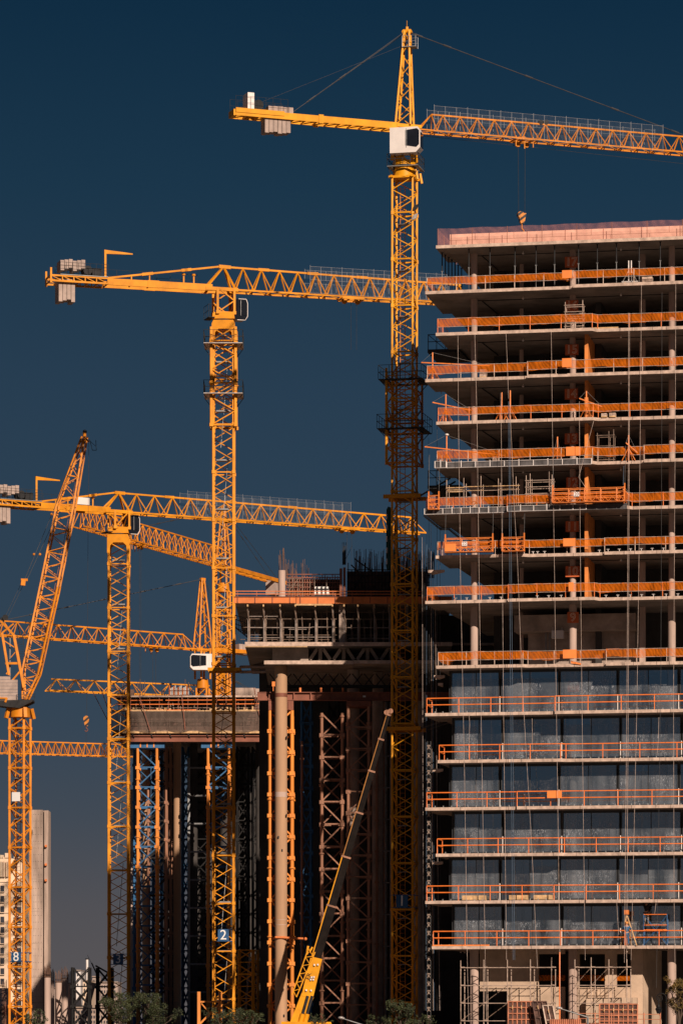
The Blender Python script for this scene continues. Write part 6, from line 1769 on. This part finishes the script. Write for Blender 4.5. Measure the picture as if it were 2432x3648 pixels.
for px, Y, lb in ((1075, 316, 'thin upright steel pole right of the bright orange support tower'), (1342, 312.6, 'thin dark steel pole between the brown towers and mast 1')):
    m = MB(); m.tube((WX(px, Y), Y, .002), W(px, 2640, Y), .1, 8)
    for y in range(2700, 3640, 110): m.tube(W(px, y, Y), W(px, y + 7, Y), .17, 8)
    tag(m.build('steel_pole', M['legb']), lb, 'pole')
t = thing('pipe_rack', 'dark grey vertical pipes between mast 1 and the brown support towers', 'pipes', (WX(1360, 318), 318, 0))
for i, px in enumerate((1345, 1360, 1374, 1392)):
    m = MB(); m.tube((WX(px, 318), 318, .002), W(px, 2500, 318), .12, 8); m.build('pipe', M['grey'], t)
for y in range(2580, 3640, 113):
    m = MB(); m.bar(W(1342, y, 317.8), W(1398, y, 317.8), .1); m.build('pipe_bracket', M['grey'], t)

# ================================================================ THE LOW DECK AT THE LEFT
YL = 372.0
low = thing('raised_deck', 'low concrete deck on steel towers between mast 3 and the pale column', 'building', (WX(680, YL), YL, 0))
LX0, LX1 = 396, 975
m = MB(); mbox(m, LX0 + 8, LX1, 2600, 2613, YL + .1, 402, YL); slab3(m.build('floor_slab', [M['slab'], M['screed'], M['soffit']], low))
m = MB(); mbox(m, 414, 920, 2484, 2489, YL + .2, 402, YL); m.build('upper_slab', M['dark'], low)
m = MB(); mbox(m, 410, 922, 2478, 2483.5, YL - .1, YL + .25, YL); m.build('slab_edge', M['slab'], low)
m = MB(); mbox(m, 395, 962, 2620, 2623, YL - .2, YL + .3, YL); mbox(m, 395, 962, 2623, 2640, YL, YL + .05, YL); mbox(m, 395, 962, 2640, 2643, YL - .2, YL + .3, YL); o = m.build('steel_girder', M['rust'], low)
for px in range(412, 960, 66): m = MB(); m.bar(W(px - 6, 2616, YL - .25), W(px, 2628, YL - .05), .12); m.build('bracket', M['dark'], o)
m = MB(); mbox(m, 400, 962, 2613.2, 2619.8, YL + .15, YL + .5, YL); m.build('bearing_beam', M['dark'], low)
m = MB(); r8 = random.Random(3); x = 406
while x < 955:
    w_ = r8.uniform(40, 66); d = r8.uniform(-1.5, 1.5); mbox(m, x, x + w_ - 3, 2605 + d, 2612.5, YL - .2, YL + .08, YL); x += w_
m.build('timber_edge', M['timber'], low)
m = MB(); x = 400
while x < 955:
    w_ = r8.uniform(46, 76); d = r8.uniform(-1.5, 1.5); mbox(m, x, x + w_ - 2, 2530 + d, 2535, YL - .2, YL + .08, YL); x += w_
m.build('timber_edge', M['timber'], low)
m = MB(); mbox(m, 440, 960, 2488, 2600, YL + 3.0, YL + 3.3, YL); m.build('inner_formwork', M['formpan'], low)
m = MB()
for i in range(46):
    px = 425 + i * 11.5; Y = YL + r8.uniform(.5, 2.5); m.bar(W(px, 2532, Y), W(px + r8.uniform(-8, 8), 2491, Y), r8.uniform(.04, .09))
for y in (2498, 2512, 2522): m.bar(W(418, y, YL + 1.2), W(935, y - 1, YL + 1.2), .06)
m.build('formwork_strut', M['scafd'], low)
for k in range(26):
    m = MB(); px = r8.uniform(440, 900); m.box(WX(px, YL) , WX(px + r8.uniform(4, 14), YL), YL + .8, YL + 1.4, WZ(2531, YL), WZ(2531 - r8.uniform(4, 18), YL)); m.build('stored_timber', M['timber'], low)
for a, b, y, lb in ((425, 580, 2494, 'upper left'), (590, 905, 2493, 'upper right'), (420, 770, 2508, 'middle'), (780, 935, 2507, 'short right'), (405, 700, 2529, 'lower')):
    m = MB(); m.bar(W(a, y + 1.5, YL - .15), W(b, y, YL - .15), .07); tag(m.build('rail_tube', M['rail'], low), None, None)
for px in range(432, 930, 34): m = MB(); m.bar(W(px, 2530, YL - .12), W(px, 2486, YL - .12), .05); m.build('rail_post', M['rust'], low)
# debris net
t = thing('debris_net', 'grey sagging debris net wrapped round the low deck', 'debris net', W(680, 2606, YL))
m = MB(); cols = []
for i in range(66):
    px = 382 + i * 9; s = math.sin(i * .9) * .06 + math.sin(i * .37 + 1) * .08
    top = 2533 if px > 408 else 2533 - (408 - px) * 1.2; bot = 2606 + 5 * math.sin(i * .5)
    cols.append((W(px, top, YL - .3 + s * .3), W(px, (top + bot) / 2, YL - .42 + s), W(px + (3 if px < 420 else 0), bot, YL - .26 - s * .4)))
for a, b in zip(cols[:-1], cols[1:]):
    m.quad(a[1], b[1], b[0], a[0]); m.quad(a[2], b[2], b[1], a[1])
m.build('net_cloth', M['netg'], t)
m = MB()
for px in (432, 474, 507, 542, 605, 670, 738, 868, 902, 935): m.bar(W(px, 2606, YL - .12), W(px, 2556, YL - .12), .035)
for y in (2570, 2590): m.bar(W(430, y, YL - .12), W(940, y - 2, YL - .12), .03)
for px in range(430, 940, 70): m.bar(W(px, 2535, YL - .15), W(px + 52, 2604, YL - .2), .02)
m.build('net_frame', M['scaf'], t)
for a, b in (((330, 2462), (405, 2606)), ((360, 2452), (390, 2540)), ((496, 2478), (536, 2604)), ((648, 2478), (660, 2600)), ((905, 2450), (932, 2592))):
    m = MB(); m.bar(W(*a, YL - .6), W(*b, YL - .5), .07); m.build('net_outrigger', M['rust'], t)
# blue header beams and their towers
support_tower('orange and blue support tower under the left blue header beam', 491, 559, YL + .4, 2.2, 2665, .14, 'leg', 'blue', 1.85, head=(2643, 2665, 'blue', .75))
support_tower('orange and blue support tower half hidden behind mast 2', 741, 815, YL + .4, 2.2, 2665, .14, 'leg', 'blue', 1.85, head=(2643, 2665, 'blue', .65), ph=.5)
for i, (p0, p1, Y, a, b, lb) in enumerate(((528, 592, 379, 'legb', 'black', 'brown support tower behind the left blue and orange one'), (588, 607, 384, 'legb', 'black', 'narrow brown support tower left of the half lit column'), (650, 672, 388, 'blue', 'blue', 'narrow blue support tower with sky showing through'), (684, 742, 386, 'black', 'black', 'dark support tower left of mast 2 in the deep shade'), (845, 885, 386, 'black', 'black', 'dark support tower right of mast 2 in the deep shade'), (900, 942, 386, 'black', 'black', 'dark support tower next to the bright orange one'), (478, 512, 386, 'blue', 'blue', 'blue support tower behind the leftmost leg'), (545, 575, 391, 'blue', 'blue', 'far blue support tower seen through the left tower'))):
    support_tower(lb, p0, p1, Y, 2.0, 2660, .12, a, b, 1.8, x=True, flange=i < 2)  # the black towers carry the deep shade in their colour
for px, Y, r, lb in ((632, 380, .38, 0), (520, 381, .36, 0), (690, 385, .40, 0), (800, 384, .45, 0), (868, 390, .4, 0), (925, 383, .4, 0), (745, 392, .4, 0)):
    m = MB(); m.tube((WX(px, Y), Y, .002), (WX(px, Y), Y, WZ(2613.5, YL)), r, 24); m.build('column', M['bigcol' if px < 640 else 'core'], low)  # columns farther right are coloured near black for the shade under the deck
for a, b in ((586, 640), (690, 1075)):
    m = MB(); m.box(WX(a, 400), WX(b, 400), 398, 399, .002, WZ(2614, YL)); m.build('rear_wall', M['core'], low)
for k in range(9):
    Y = 366.5 + 0 * k; y = 2735 + k * 100
    m = MB(); m.tube(W(672, y, 379), W(734, y, 379), .1, 6); m.build('cross_strut', M['grey'], low)
m = MB()
for px in (671, 675): m.bar(W(px, 2700, 379), (WX(px, 379), 379, 0.002), .12)
m.build('strut_post', M['grey'], low)
# concrete block stack beyond deck (counterweight base) and rubble on the roof
m = MB(); mbox(m, 455, 475, 2450, 2478, YL + 2, YL + 2.4, YL)
for px in (438, 446, 492, 500, 508, 516, 660, 672): m.bar(W(px, 2478, YL + 2.6), W(px, 2420 + px % 5 * 5, YL + 2.6), .05)
tag(m.build('rebar_starter', M['rebar']), 'rusty starter bars standing on the low deck roof', 'rebar', None, 'stuff')
t = thing('bottle_rack', 'rack of pale gas bottles on the low deck roof', 'bottle rack', W(620, 2478, YL + 2))
for i in range(14):
    m = MB(); px = 604 + i * 5.2; m.tube(W(px, 2478, YL + 2), W(px, 2442 + (i * 3 % 4) * 3, YL + 2), .065, 8); m.build('bottle', M['white' if i % 3 else 'rustor'], t)
m = MB(); m.bar(W(600, 2460, YL + 1.9), W(680, 2460, YL + 1.9), .04); m.bar(W(600, 2476, YL + 1.9), W(680, 2476, YL + 1.9), .05); m.build('rack_frame', M['rust'], t)
m = MB(); mbox(m, 834, 906, 2434, 2478, YL + 5, YL + 6, YL); tag(m.build('concrete_upstand', M['pylon']), 'pale concrete upstand on the low deck roof right of mast 2', 'upstand')
m = MB()
for i in range(12):
    px = 905 + r8.uniform(0, 55); m.bar(W(px, 2478, YL + 3), W(px + r8.uniform(10, 34), 2430 + r8.uniform(0, 30), YL + 3), .08)
tag(m.build('steel_offcuts', M['dark']), 'dark leaning steel bars beside the pale column at roof height', 'steel bars', None, 'stuff')
m = MB(); mbox(m, 968, 979, 2424, 2441, YM + 1, YM + 1.04, YM); m.bar(W(973, 2441, YM + 1.05), W(973, 2462, YM + 1.05), .05); tag(m.build('small_sign', M['board']), 'small orange board left of the pale column', 'board')

# crane pieces and frame standing at the bottom
A, B = MB(), MB(); Yq = 335; lattice(A, B, WX(877, Yq), Yq, 0.002, WZ(3385, Yq), 1.72, -R(14), .24, .1, 1.05, 'k', 3)
t = thing('crane_mast_section', 'short yellow crane mast piece standing on the ground right of mast 2', 'mast section', (WX(877, Yq), Yq, 0))
o = A.build('mast', M['yellow'], t); B.build('bracing', M['yellow'], o)
fq = Frame((WX(877, Yq), Yq), -R(14)); ladder(fq(-.3, .1, .1), fq(.3, .1, WZ(3392, Yq)), .4, fq.l, 'tray', t)
t = thing('trestle', 'orange steel frame with a diagonal at the foot of mast 2', 'trestle', (WX(748, 325), 325, 0))
for px in (708, 785):
    m = MB(); m.bar((WX(px, 325), 325, .002), W(px, 3533, 325), .27); m.build('post', M['leg'], t)
m = MB(); m.bar(W(712, 3569, 325), W(781, 3569, 325), .14); m.bar(W(718, 3575, 325), W(752, 3615, 325), .1); m.bar(W(712, 3648, 325), W(781, 3578, 325), .16); m.build('brace', M['leg'], t)

# ================================================================ MOBILE CRANE
YB = 299.0
t = thing('mobile_crane', 'yellow mobile crane with a long dark telescopic boom raised to the right', 'mobile crane', (WX(1080, YB), YB, 0))
B_ = lambda px, y, d=0: W(px, y, YB + d)
def seg(mb, p0, p1, w0, w1, d0, d1, ya=0.0):
    """boom section between pixel points with a width in pixels and a depth in metres"""
    (x0, y0), (x1, y1) = p0, p1; L = math.hypot(x1 - x0, y1 - y0); nx, ny = -(y1 - y0) / L, (x1 - x0) / L
    q = []
    for (x, y, w, d) in ((x0, y0, w0, d0), (x1, y1, w1, d1)):
        q += [B_(x - nx * w / 2, y - ny * w / 2, ya - d / 2), B_(x + nx * w / 2, y + ny * w / 2, ya - d / 2), B_(x + nx * w / 2, y + ny * w / 2, ya + d / 2), B_(x - nx * w / 2, y - ny * w / 2, ya + d / 2)]
    mb.hexa(q)
m = MB(); seg(m, (1050, 3662), (1096, 3545), 46, 46, .9, .9); seg(m, (1094, 3552), (1127, 3412), 42, 42, .95, .95); m.build('boom_base', M['yellow'], t)
ax = lambda q: (1124 + (1383 - 1124) * q, 3420 + (2546 - 3420) * q)
cuts = [0, .22, .42, .6, .77, .9, 1.0]; ws = [35, 31, 27, 23, 19, 15]
for i in range(6):
    m = MB(); seg(m, ax(cuts[i]), ax(cuts[i + 1]), ws[i], ws[i] - .5, .62 - .07 * i, .62 - .07 * i); o = m.build('boom_section', M['boomblack'], t)
    m = MB(); (x0, y0), (x1, y1) = ax(cuts[i]), ax(cuts[i + 1]); L = math.hypot(x1 - x0, y1 - y0); nx, ny = (y1 - y0) / L, -(x1 - x0) / L
    of = ws[i] / 2 - 1.4
    seg(m, (x0 + nx * of, y0 + ny * of), (x1 + nx * of, y1 + ny * of), 3.6 - .2 * i, 3.4 - .2 * i, .66 - .07 * i, .66 - .07 * i); m.build('top_plate', M['yellow' if i < 2 else 'boomyel'], o)  # thin yellow strip along one edge of the near-black section
    m = MB(); seg(m, ax(cuts[i + 1] - .004), ax(cuts[i + 1] + .003), ws[i] + 3, ws[i] + 3, .74 - .07 * i, .74 - .07 * i); m.build('boom_collar', M['legb'], o)
m = MB(); m.tube(B_(1376, 2538, -.2), B_(1376, 2538, .2), .2, 12); m.tube(B_(1391, 2533, -.2), B_(1391, 2533, .2), .2, 12); m.bar(B_(1374, 2535), B_(1393, 2538), .28); m.build('boom_head', M['legb'], t)
m = MB(); 
for dx in (-7, 9): m.tube(B_(1084 + dx, 3615, -.5), B_(1103 + dx, 3548, -.5), .12, 8)
m.build('lift_rod', M['dark'], t)
m = MB()
for dx in (-7, 9): m.tube(B_(1072 + dx, 3662, -.5), B_(1085 + dx, 3612, -.5), .2, 10)
m.build('lift_cylinder', M['yellow'], t)
A = MB(); p = [B_(1040, 3545, -.6), B_(1056, 3552, -.6), B_(1040, 3545, -.1), B_(1056, 3552, -.1)]; q = [B_(1098, 3380, -.6), B_(1122, 3392, -.6), B_(1098, 3380, -.1), B_(1122, 3392, -.1)]
for a, b in zip(p, q): A.bar(a, b, .08)
k = 11
for i in range(k):
    for (a, b) in ((0, 1), (2, 3), (0, 2), (1, 3)):
        s, e = (a, b) if i % 2 else (b, a)
        A.bar(p[s].lerp(q[s], i / k), p[e].lerp(q[e], (i + 1) / k), .05)
A.bar(B_(1092, 3400, -.4), B_(1097, 3370, -.4), .16); A.bar(B_(1100, 3395, -.4), B_(1113, 3374, -.4), .14); A.build('folded_jib', M['yellow'], t)
m = MB()
for x, y in ((1120, 3438), (1132, 3437), (1110, 3482), (1118, 3481), (1107, 3490), (1116, 3490), (1091, 3528), (1108, 3529)): m.box(WX(x, YB) - .06, WX(x, YB) + .06, YB - .62, YB - .5, WZ(y + 3, YB), WZ(y - 3, YB))
m.build('boom_pad', M['white'], t)
bd = (Vector(B_(1127, 3412)) - Vector(B_(1094, 3552))).normalized()
text_mesh('lettering', 'ER', .5, M['black'], t, B_(1100, 3478, -.5), bd, bd.cross(Vector((0, 1, 0))), depth=.006)
X0, X1 = WX(1003, YB), WX(1192, YB)
m = MB(); m.hexa([(X0, YB - 1.2, 1.25), (X1, YB - 1.2, 1.25), (X1, YB + 1.2, 1.25), (X0, YB + 1.2, 1.25), (X0, YB - 1.2, 2.15), (X1 - .3, YB - 1.2, 2.12), (X1 - .3, YB + 1.2, 2.12), (X0, YB + 1.2, 2.15)]); m.build('superstructure', M['yellow'], t)
m = MB(); m.box(X0 - 2.5, X1 + 4.5, YB - 1.2, YB + 1.2, .75, 1.2); m.build('chassis', M['yellow3'], t)
m = MB(); m.hexa([(X1 + 4.6, YB - 1.2, .7), (X1 + 6.6, YB - 1.2, .7), (X1 + 6.6, YB + 1.2, .7), (X1 + 4.6, YB + 1.2, .7), (X1 + 4.6, YB - 1.2, 1.55), (X1 + 6.4, YB - 1.2, 1.55), (X1 + 6.4, YB + 1.2, 1.55), (X1 + 4.6, YB + 1.2, 1.55)]); m.build('driver_cab', M['yellow'], t)
for i in range(5):
    for s in (-1, 1):
        x = X0 - 1.6 + i * 2.2; m = MB(); m.tube((x, YB + s * 1.05, .55), (x, YB + s * 1.3, .55), .55, 16); w_ = m.build('wheel', M['black'], t)

# ================================================================ THE LEFT EDGE: FAR BUILDINGS, PYLONS, COLUMNS
YP = 364
pyl = thing('concrete_pylon', 'broad bare concrete pylon right of mast 8', 'pylon', (WX(140, YP), YP, 0))
m = MB(); mbox(m, 104, 154, 2885, None, YP, YP + 3.2, YP); m.build('shaft', M['pylon'], pyl)
m = MB(); mbox(m, 158, 173, 2887, None, YP + .12, YP + 3.0, YP); mbox(m, 154, 158, 2888, None, YP + .5, YP + 2.6, YP); m.build('side_shaft', M['pylon'], pyl)
m = MB()
for y in (3005, 3130, 3245, 3360, 3480, 3570): mbox(m, 104, 154, y, y + 1.6, YP - .012, YP - .001, YP)
m.build('pour_joint', M['conc'], pyl)
m = MB()
for y in range(2900, 3640, 24):
    for px in (112, 121, 128, 137, 147): mbox(m, px, px + 1.6, y, y + 1.8, YP - .014, YP - .002, YP)
m.build('tie_hole', M['dark'], pyl)
m = MB()
for y in (3014, 3080, 3136): mbox(m, 161, 168, y - 4, y + 4, YP - .2, YP + .1, YP)
m.build('anchor_bracket', M['rustor'], pyl)
m = MB(); mbox(m, 459, 474, 2812, None, 390, 392, 390); tag(m.build('concrete_pylon', M['pylon']), 'slim pale concrete pylon between mast 3 and the blue support tower', 'pylon')
for i, (p0, p1, yt, Y) in enumerate(((158, 182, 3483, 352), (181, 195, 3497, 360), (197, 221, 3501, 353), (219, 243, 3488, 356), (242, 257, 3505, 360))):
    t = thing('round_column', ['round concrete column with rebar, next to the broad pylon', 'thin round column with rebar, second from the pylon', 'round column with rebar, middle one of the low group', 'brighter round column with rebar, second from the dark steel tower', 'thin round column with rebar, next to the dark steel tower'][i], 'column', (WX((p0 + p1) / 2, Y), Y, 0), 'low round columns with starter bars')
    x = WX((p0 + p1) / 2, Y); r = (p1 - p0) / 2 * Y / F
    m = MB(); m.tube((x, Y, .002), (x, Y, WZ(yt, Y)), r, 20); m.build('shaft', M['colc'], t)
    m = MB()
    for k in range(12):
        a = k / 12 * 6.28; m.bar((x + .88 * r * math.cos(a), Y + .88 * r * math.sin(a), WZ(yt, Y)), (x + .9 * r * math.cos(a), Y + .9 * r * math.sin(a), WZ(yt - 30 - (k * 5 % 17), Y)), .03)
    m.tube((x, Y, WZ(yt - 4, Y)), (x, Y, WZ(yt - 1, Y)), r * 1.12, 14); m.tube((x, Y, WZ(yt - 14, Y)), (x, Y, WZ(yt - 13, Y)), r * .98, 14)
    m.build('rebar', M['rebar'], t)
support_tower('black steel lattice tower left of the base of mast 3', 258, 317, 348, 2.0, 3446, .12, 'black', 'black', 1.6, x=True, group='dark lattice towers at the left')
support_tower('black steel lattice tower partly behind mast 3', 346, 398, 368, 2.0, 3448, .12, 'black', 'black', 1.6, x=True, group='dark lattice towers at the left')
m = MB(); m.bar(W(341, 3440, 367), W(390, 3468, 367), .16); m.bar(W(327, 3430, 367.5), W(345, 3470, 367.5), .12); m.bar(W(312, 3402, 367.5), W(332, 3442, 367.5), .03); tag(m.build('leaning_beam', M['black']), 'black beam leaning on the dark lattice tower tops', 'beam')
m = MB(); m.tube(W(290, 3660, 372), W(332, 3500, 372), .32, 16); tag(m.build('slanting_column', M['colc']), 'slanting concrete column behind the dark lattice tower', 'column')
t = thing('rebar_cage', 'tall thin rebar cage at the foot of mast 8', 'rebar cage', (WX(16, 352), 352, 0))
m = MB()
for px in (9, 13, 17, 22, 24): m.bar((WX(px, 352), 352, .002), W(px, 3490 + px % 3 * 6, 352), .04); m.bar((WX(px, 352.4), 352.4, .002), W(px, 3500, 352.4), .04)
for y in range(3515, 3650, 12): m.bar(W(8, y, 351.9), W(25, y, 351.9), .03)
m.build('rebar', M['rebar'], t)
m = MB(); m.hexa([(WX(13, 353), 353, .002), (WX(23, 353), 353, .002), (WX(23, 353), 354, .002), (WX(13, 353), 354, .002), W(13, 3575, 353), W(24, 3565, 353), W(24, 3565, 354), W(13, 3575, 354)]); m.build('lagging', M['rust'], t)
# art deco building
YD = 470
t = thing('city_building', 'pale stone city building with a stepped crown, rows of small windows', 'building', (WX(0, YD), YD, 0))
def cbox(p0, p1, ya, yb, d0, d1, name, mt): m = MB(); mbox(m, p0, p1, ya, yb, YD + d0, YD + d1, YD); return m.build(name, M[mt], t)
cbox(-150, 33, 3052, None, 0, 18, 'wall', 'city'); cbox(33, 72, 3055, None, 3, 18, 'wall', 'city')
for i, (p0, p1, y) in enumerate(((19, 34, 3039), (3, 8, 3046), (10, 14, 3046), (-30, -6, 3040), (50, 70, 3052))): cbox(p0, p1, y, 3056, -.15, 3, 'crown_pier', 'city')
for px in (2, 7, 12, 17, 24, 29): cbox(px, px + 2.2, 3068, 3124, -.4, -.01, 'fluting', 'city')
for px in (-28, 3, 42, 56):
    for r in range(13):
        y = 3155 + r * 36.8; d = 0 if px < 33 else 3
        m = MB(); mbox(m, px, px + 13.5, y, y + 22, YD + d - .06, YD + d - .005, YD); w_ = m.build('window', M['cityd'], t)
        m = MB(); mbox(m, px - 1, px + 14.5, y + 22, y + 24, YD + d - .25, YD + d - .005, YD); m.build('sill', M['city'], w_)
for y in (3140, 3250): cbox(-150, 33, y, y + 2.5, -.12, -.004, 'string_course', 'city')
YE = 440
t = thing('pavilion', 'low pale building with dark Cyrillic letters and a grey roof behind mast 8', 'building', (WX(0, YE), YE, 0))
m = MB(); mbox(m, -150, 74, 3590, None, YE, YE + 8, YE); m.build('wall', M['city'], t)
m = MB(); m.prism([W(-150, 3590, YE - .3), W(34, 3590, YE - .3), W(34, 3526, YE + 6), W(-150, 3526, YE + 6)], (0, 0, .2)); m.build('roof', M['grey'], t)
text_mesh('lettering', 'Д Е', .72, M['rust'], t, W(15, 3606, YE - .05), (1, 0, 0), (0, 0, 1), depth=.02)
# far low houses
for i, (p0, p1, yt, Y, mt, lb) in enumerate(((176, 250, 3520, 900, 'city2', 'far low building seen above the rebar columns'), (262, 300, 3500, 820, 'city2', 'far grey building behind the dark lattice tower'), (272, 288, 3458, 800, 'white', 'far white domed roof block behind the dark lattice tower'), (296, 322, 3494, 780, 'city', 'far cream block between the dark lattice towers'), (330, 345, 3480, 860, 'city2', 'far narrow building between lattice tower and mast 3'), (250, 420, 3590, 700, 'conc', 'far long low building across the gap'), (350, 420, 3500, 880, 'city2', 'far building behind the base of mast 3'))):
    t = thing('far_building', lb, 'building', (WX((p0 + p1) / 2, Y), Y, 0), 'far city buildings')
    m = MB(); mbox(m, p0, p1, yt, None, Y, Y + 15, Y); m.build('wall', M[mt], t)
    m = MB(); mbox(m, p0 - 1, p1 + 1, yt - 3, yt, Y - .4, Y + 15.4, Y); m.build('roof', M['conc'], t)
    m = MB()
    for r in range(3):
        for px in range(int(p0) + 4, int(p1) - 3, 9): mbox(m, px, px + 4, yt + 10 + r * 18, yt + 19 + r * 18, Y - .15, Y - .01, Y)
    if m.v: m.build('window', M['cityd'], t)
t = thing('chimney', 'thin far chimney pipe above the dark lattice towers', 'chimney', (WX(311, 790), 790, 0)); m = MB(); m.tube((WX(311, 790), 790, .002), W(311, 3418, 790), .13 * 2, 10); m.build('pipe', M['white'], t); m = MB(); m.tube(W(311, 3418, 790), W(311, 3414, 790), .35, 10); m.build('cap', M['dark'], t)

# ================================================================ TREES
def tree(label, px, y_top, wpx, Y, leaf, n, seed, low_y=3660, lsz=.11):
    r = random.Random(seed); x = WX(px, Y); zt = WZ(y_top, Y); rw = wpx / 2 * Y / F
    t = thing('tree', label, 'tree', (x, Y, 0), 'trees and bushes at the bottom edge')
    m = MB(); th = zt * .45; m.tube((x, Y, -.05), (x + .06, Y, th), .09, 8, .06); tips = []
    for i in range(9):
        a = i / 9 * 6.28 + r.uniform(-.3, .3); rr = rw * r.uniform(.35, .85); z = zt * r.uniform(.6, .93)
        p = Vector((x + .06, Y, th * r.uniform(.7, 1))); q = Vector((x + rr * math.cos(a), Y + rr * .8 * math.sin(a), z)); mid_ = p.lerp(q, .5) + Vector((0, 0, .15))
        m.tube(p, mid_, .045, 6, .03); m.tube(mid_, q, .03, 6, .012); tips.append(q); tips.append(mid_)
        for j in range(3):
            d = Vector((r.uniform(-1, 1), r.uniform(-1, 1), r.uniform(.2, 1.4))).normalized() * rw * r.uniform(.25, .6); m.tube(q.lerp(mid_, r.random() * .6), q + d, .014, 4, .006); tips.append(q + d)
    m.build('trunk', M['bark'], t)
    m = MB(); cl = [(p + Vector((r.gauss(0, .12), r.gauss(0, .12), r.gauss(0, .1))), r.uniform(.14, .4) * rw * .55) for p in tips for _ in range(2)]
    for i in range(n):
        c, cr_ = r.choice(cl)
        d = Vector((r.gauss(0, 1), r.gauss(0, 1), r.gauss(0, .8))).normalized() * cr_ * r.random() ** .4
        p = c + d
        if p.z > zt + .25 or p.z < .3: continue
        a = Vector((r.uniform(-1, 1), r.uniform(-1, 1), r.uniform(-1, 1))).normalized(); b = a.cross(Vector((r.uniform(-1, 1), r.uniform(-1, 1), r.uniform(-1, 1)))).normalized()
        s = lsz * r.uniform(.55, 1.1)
        m.add([p - a * s * .5, p + b * s * .28, p + a * s * .5, p - b * s * .28], [(0, 1, 2, 3)])
    m.build('crown', M[leaf], t)
tree('broad green tree at the foot of mast 3', 428, 3548, 150, 240, 'leaf', 5200, 1)
tree('bushy green tree in front of the blue and orange support tower', 545, 3552, 170, 236, 'leaf', 5600, 2)
tree('small green bush at the foot of the broad pylon', 125, 3602, 80, 240, 'leaf', 2200, 3)
tree('green tree at the foot of mast 2', 800, 3604, 130, 238, 'leaf', 3200, 4)
tree('green bush below the short mast piece', 880, 3612, 110, 240, 'leaf', 2600, 5)
tree('small twiggy bush in front of the mobile crane', 1130, 3622, 70, 242, 'leaf', 900, 6)
tree('pale green tree at the foot of mast 1', 1425, 3570, 120, 238, 'leaf', 4200, 7)
tree('low green bush left of mast 1', 1345, 3620, 80, 240, 'leaf', 1600, 8)
tree('low bush right of mast 1 at the tower corner', 1500, 3622, 90, 242, 'leaf', 1500, 10)
tree('autumn tree with reddish leaves at the right edge', 2415, 3478, 130, 236, 'leafa', 5200, 9, lsz=.1)
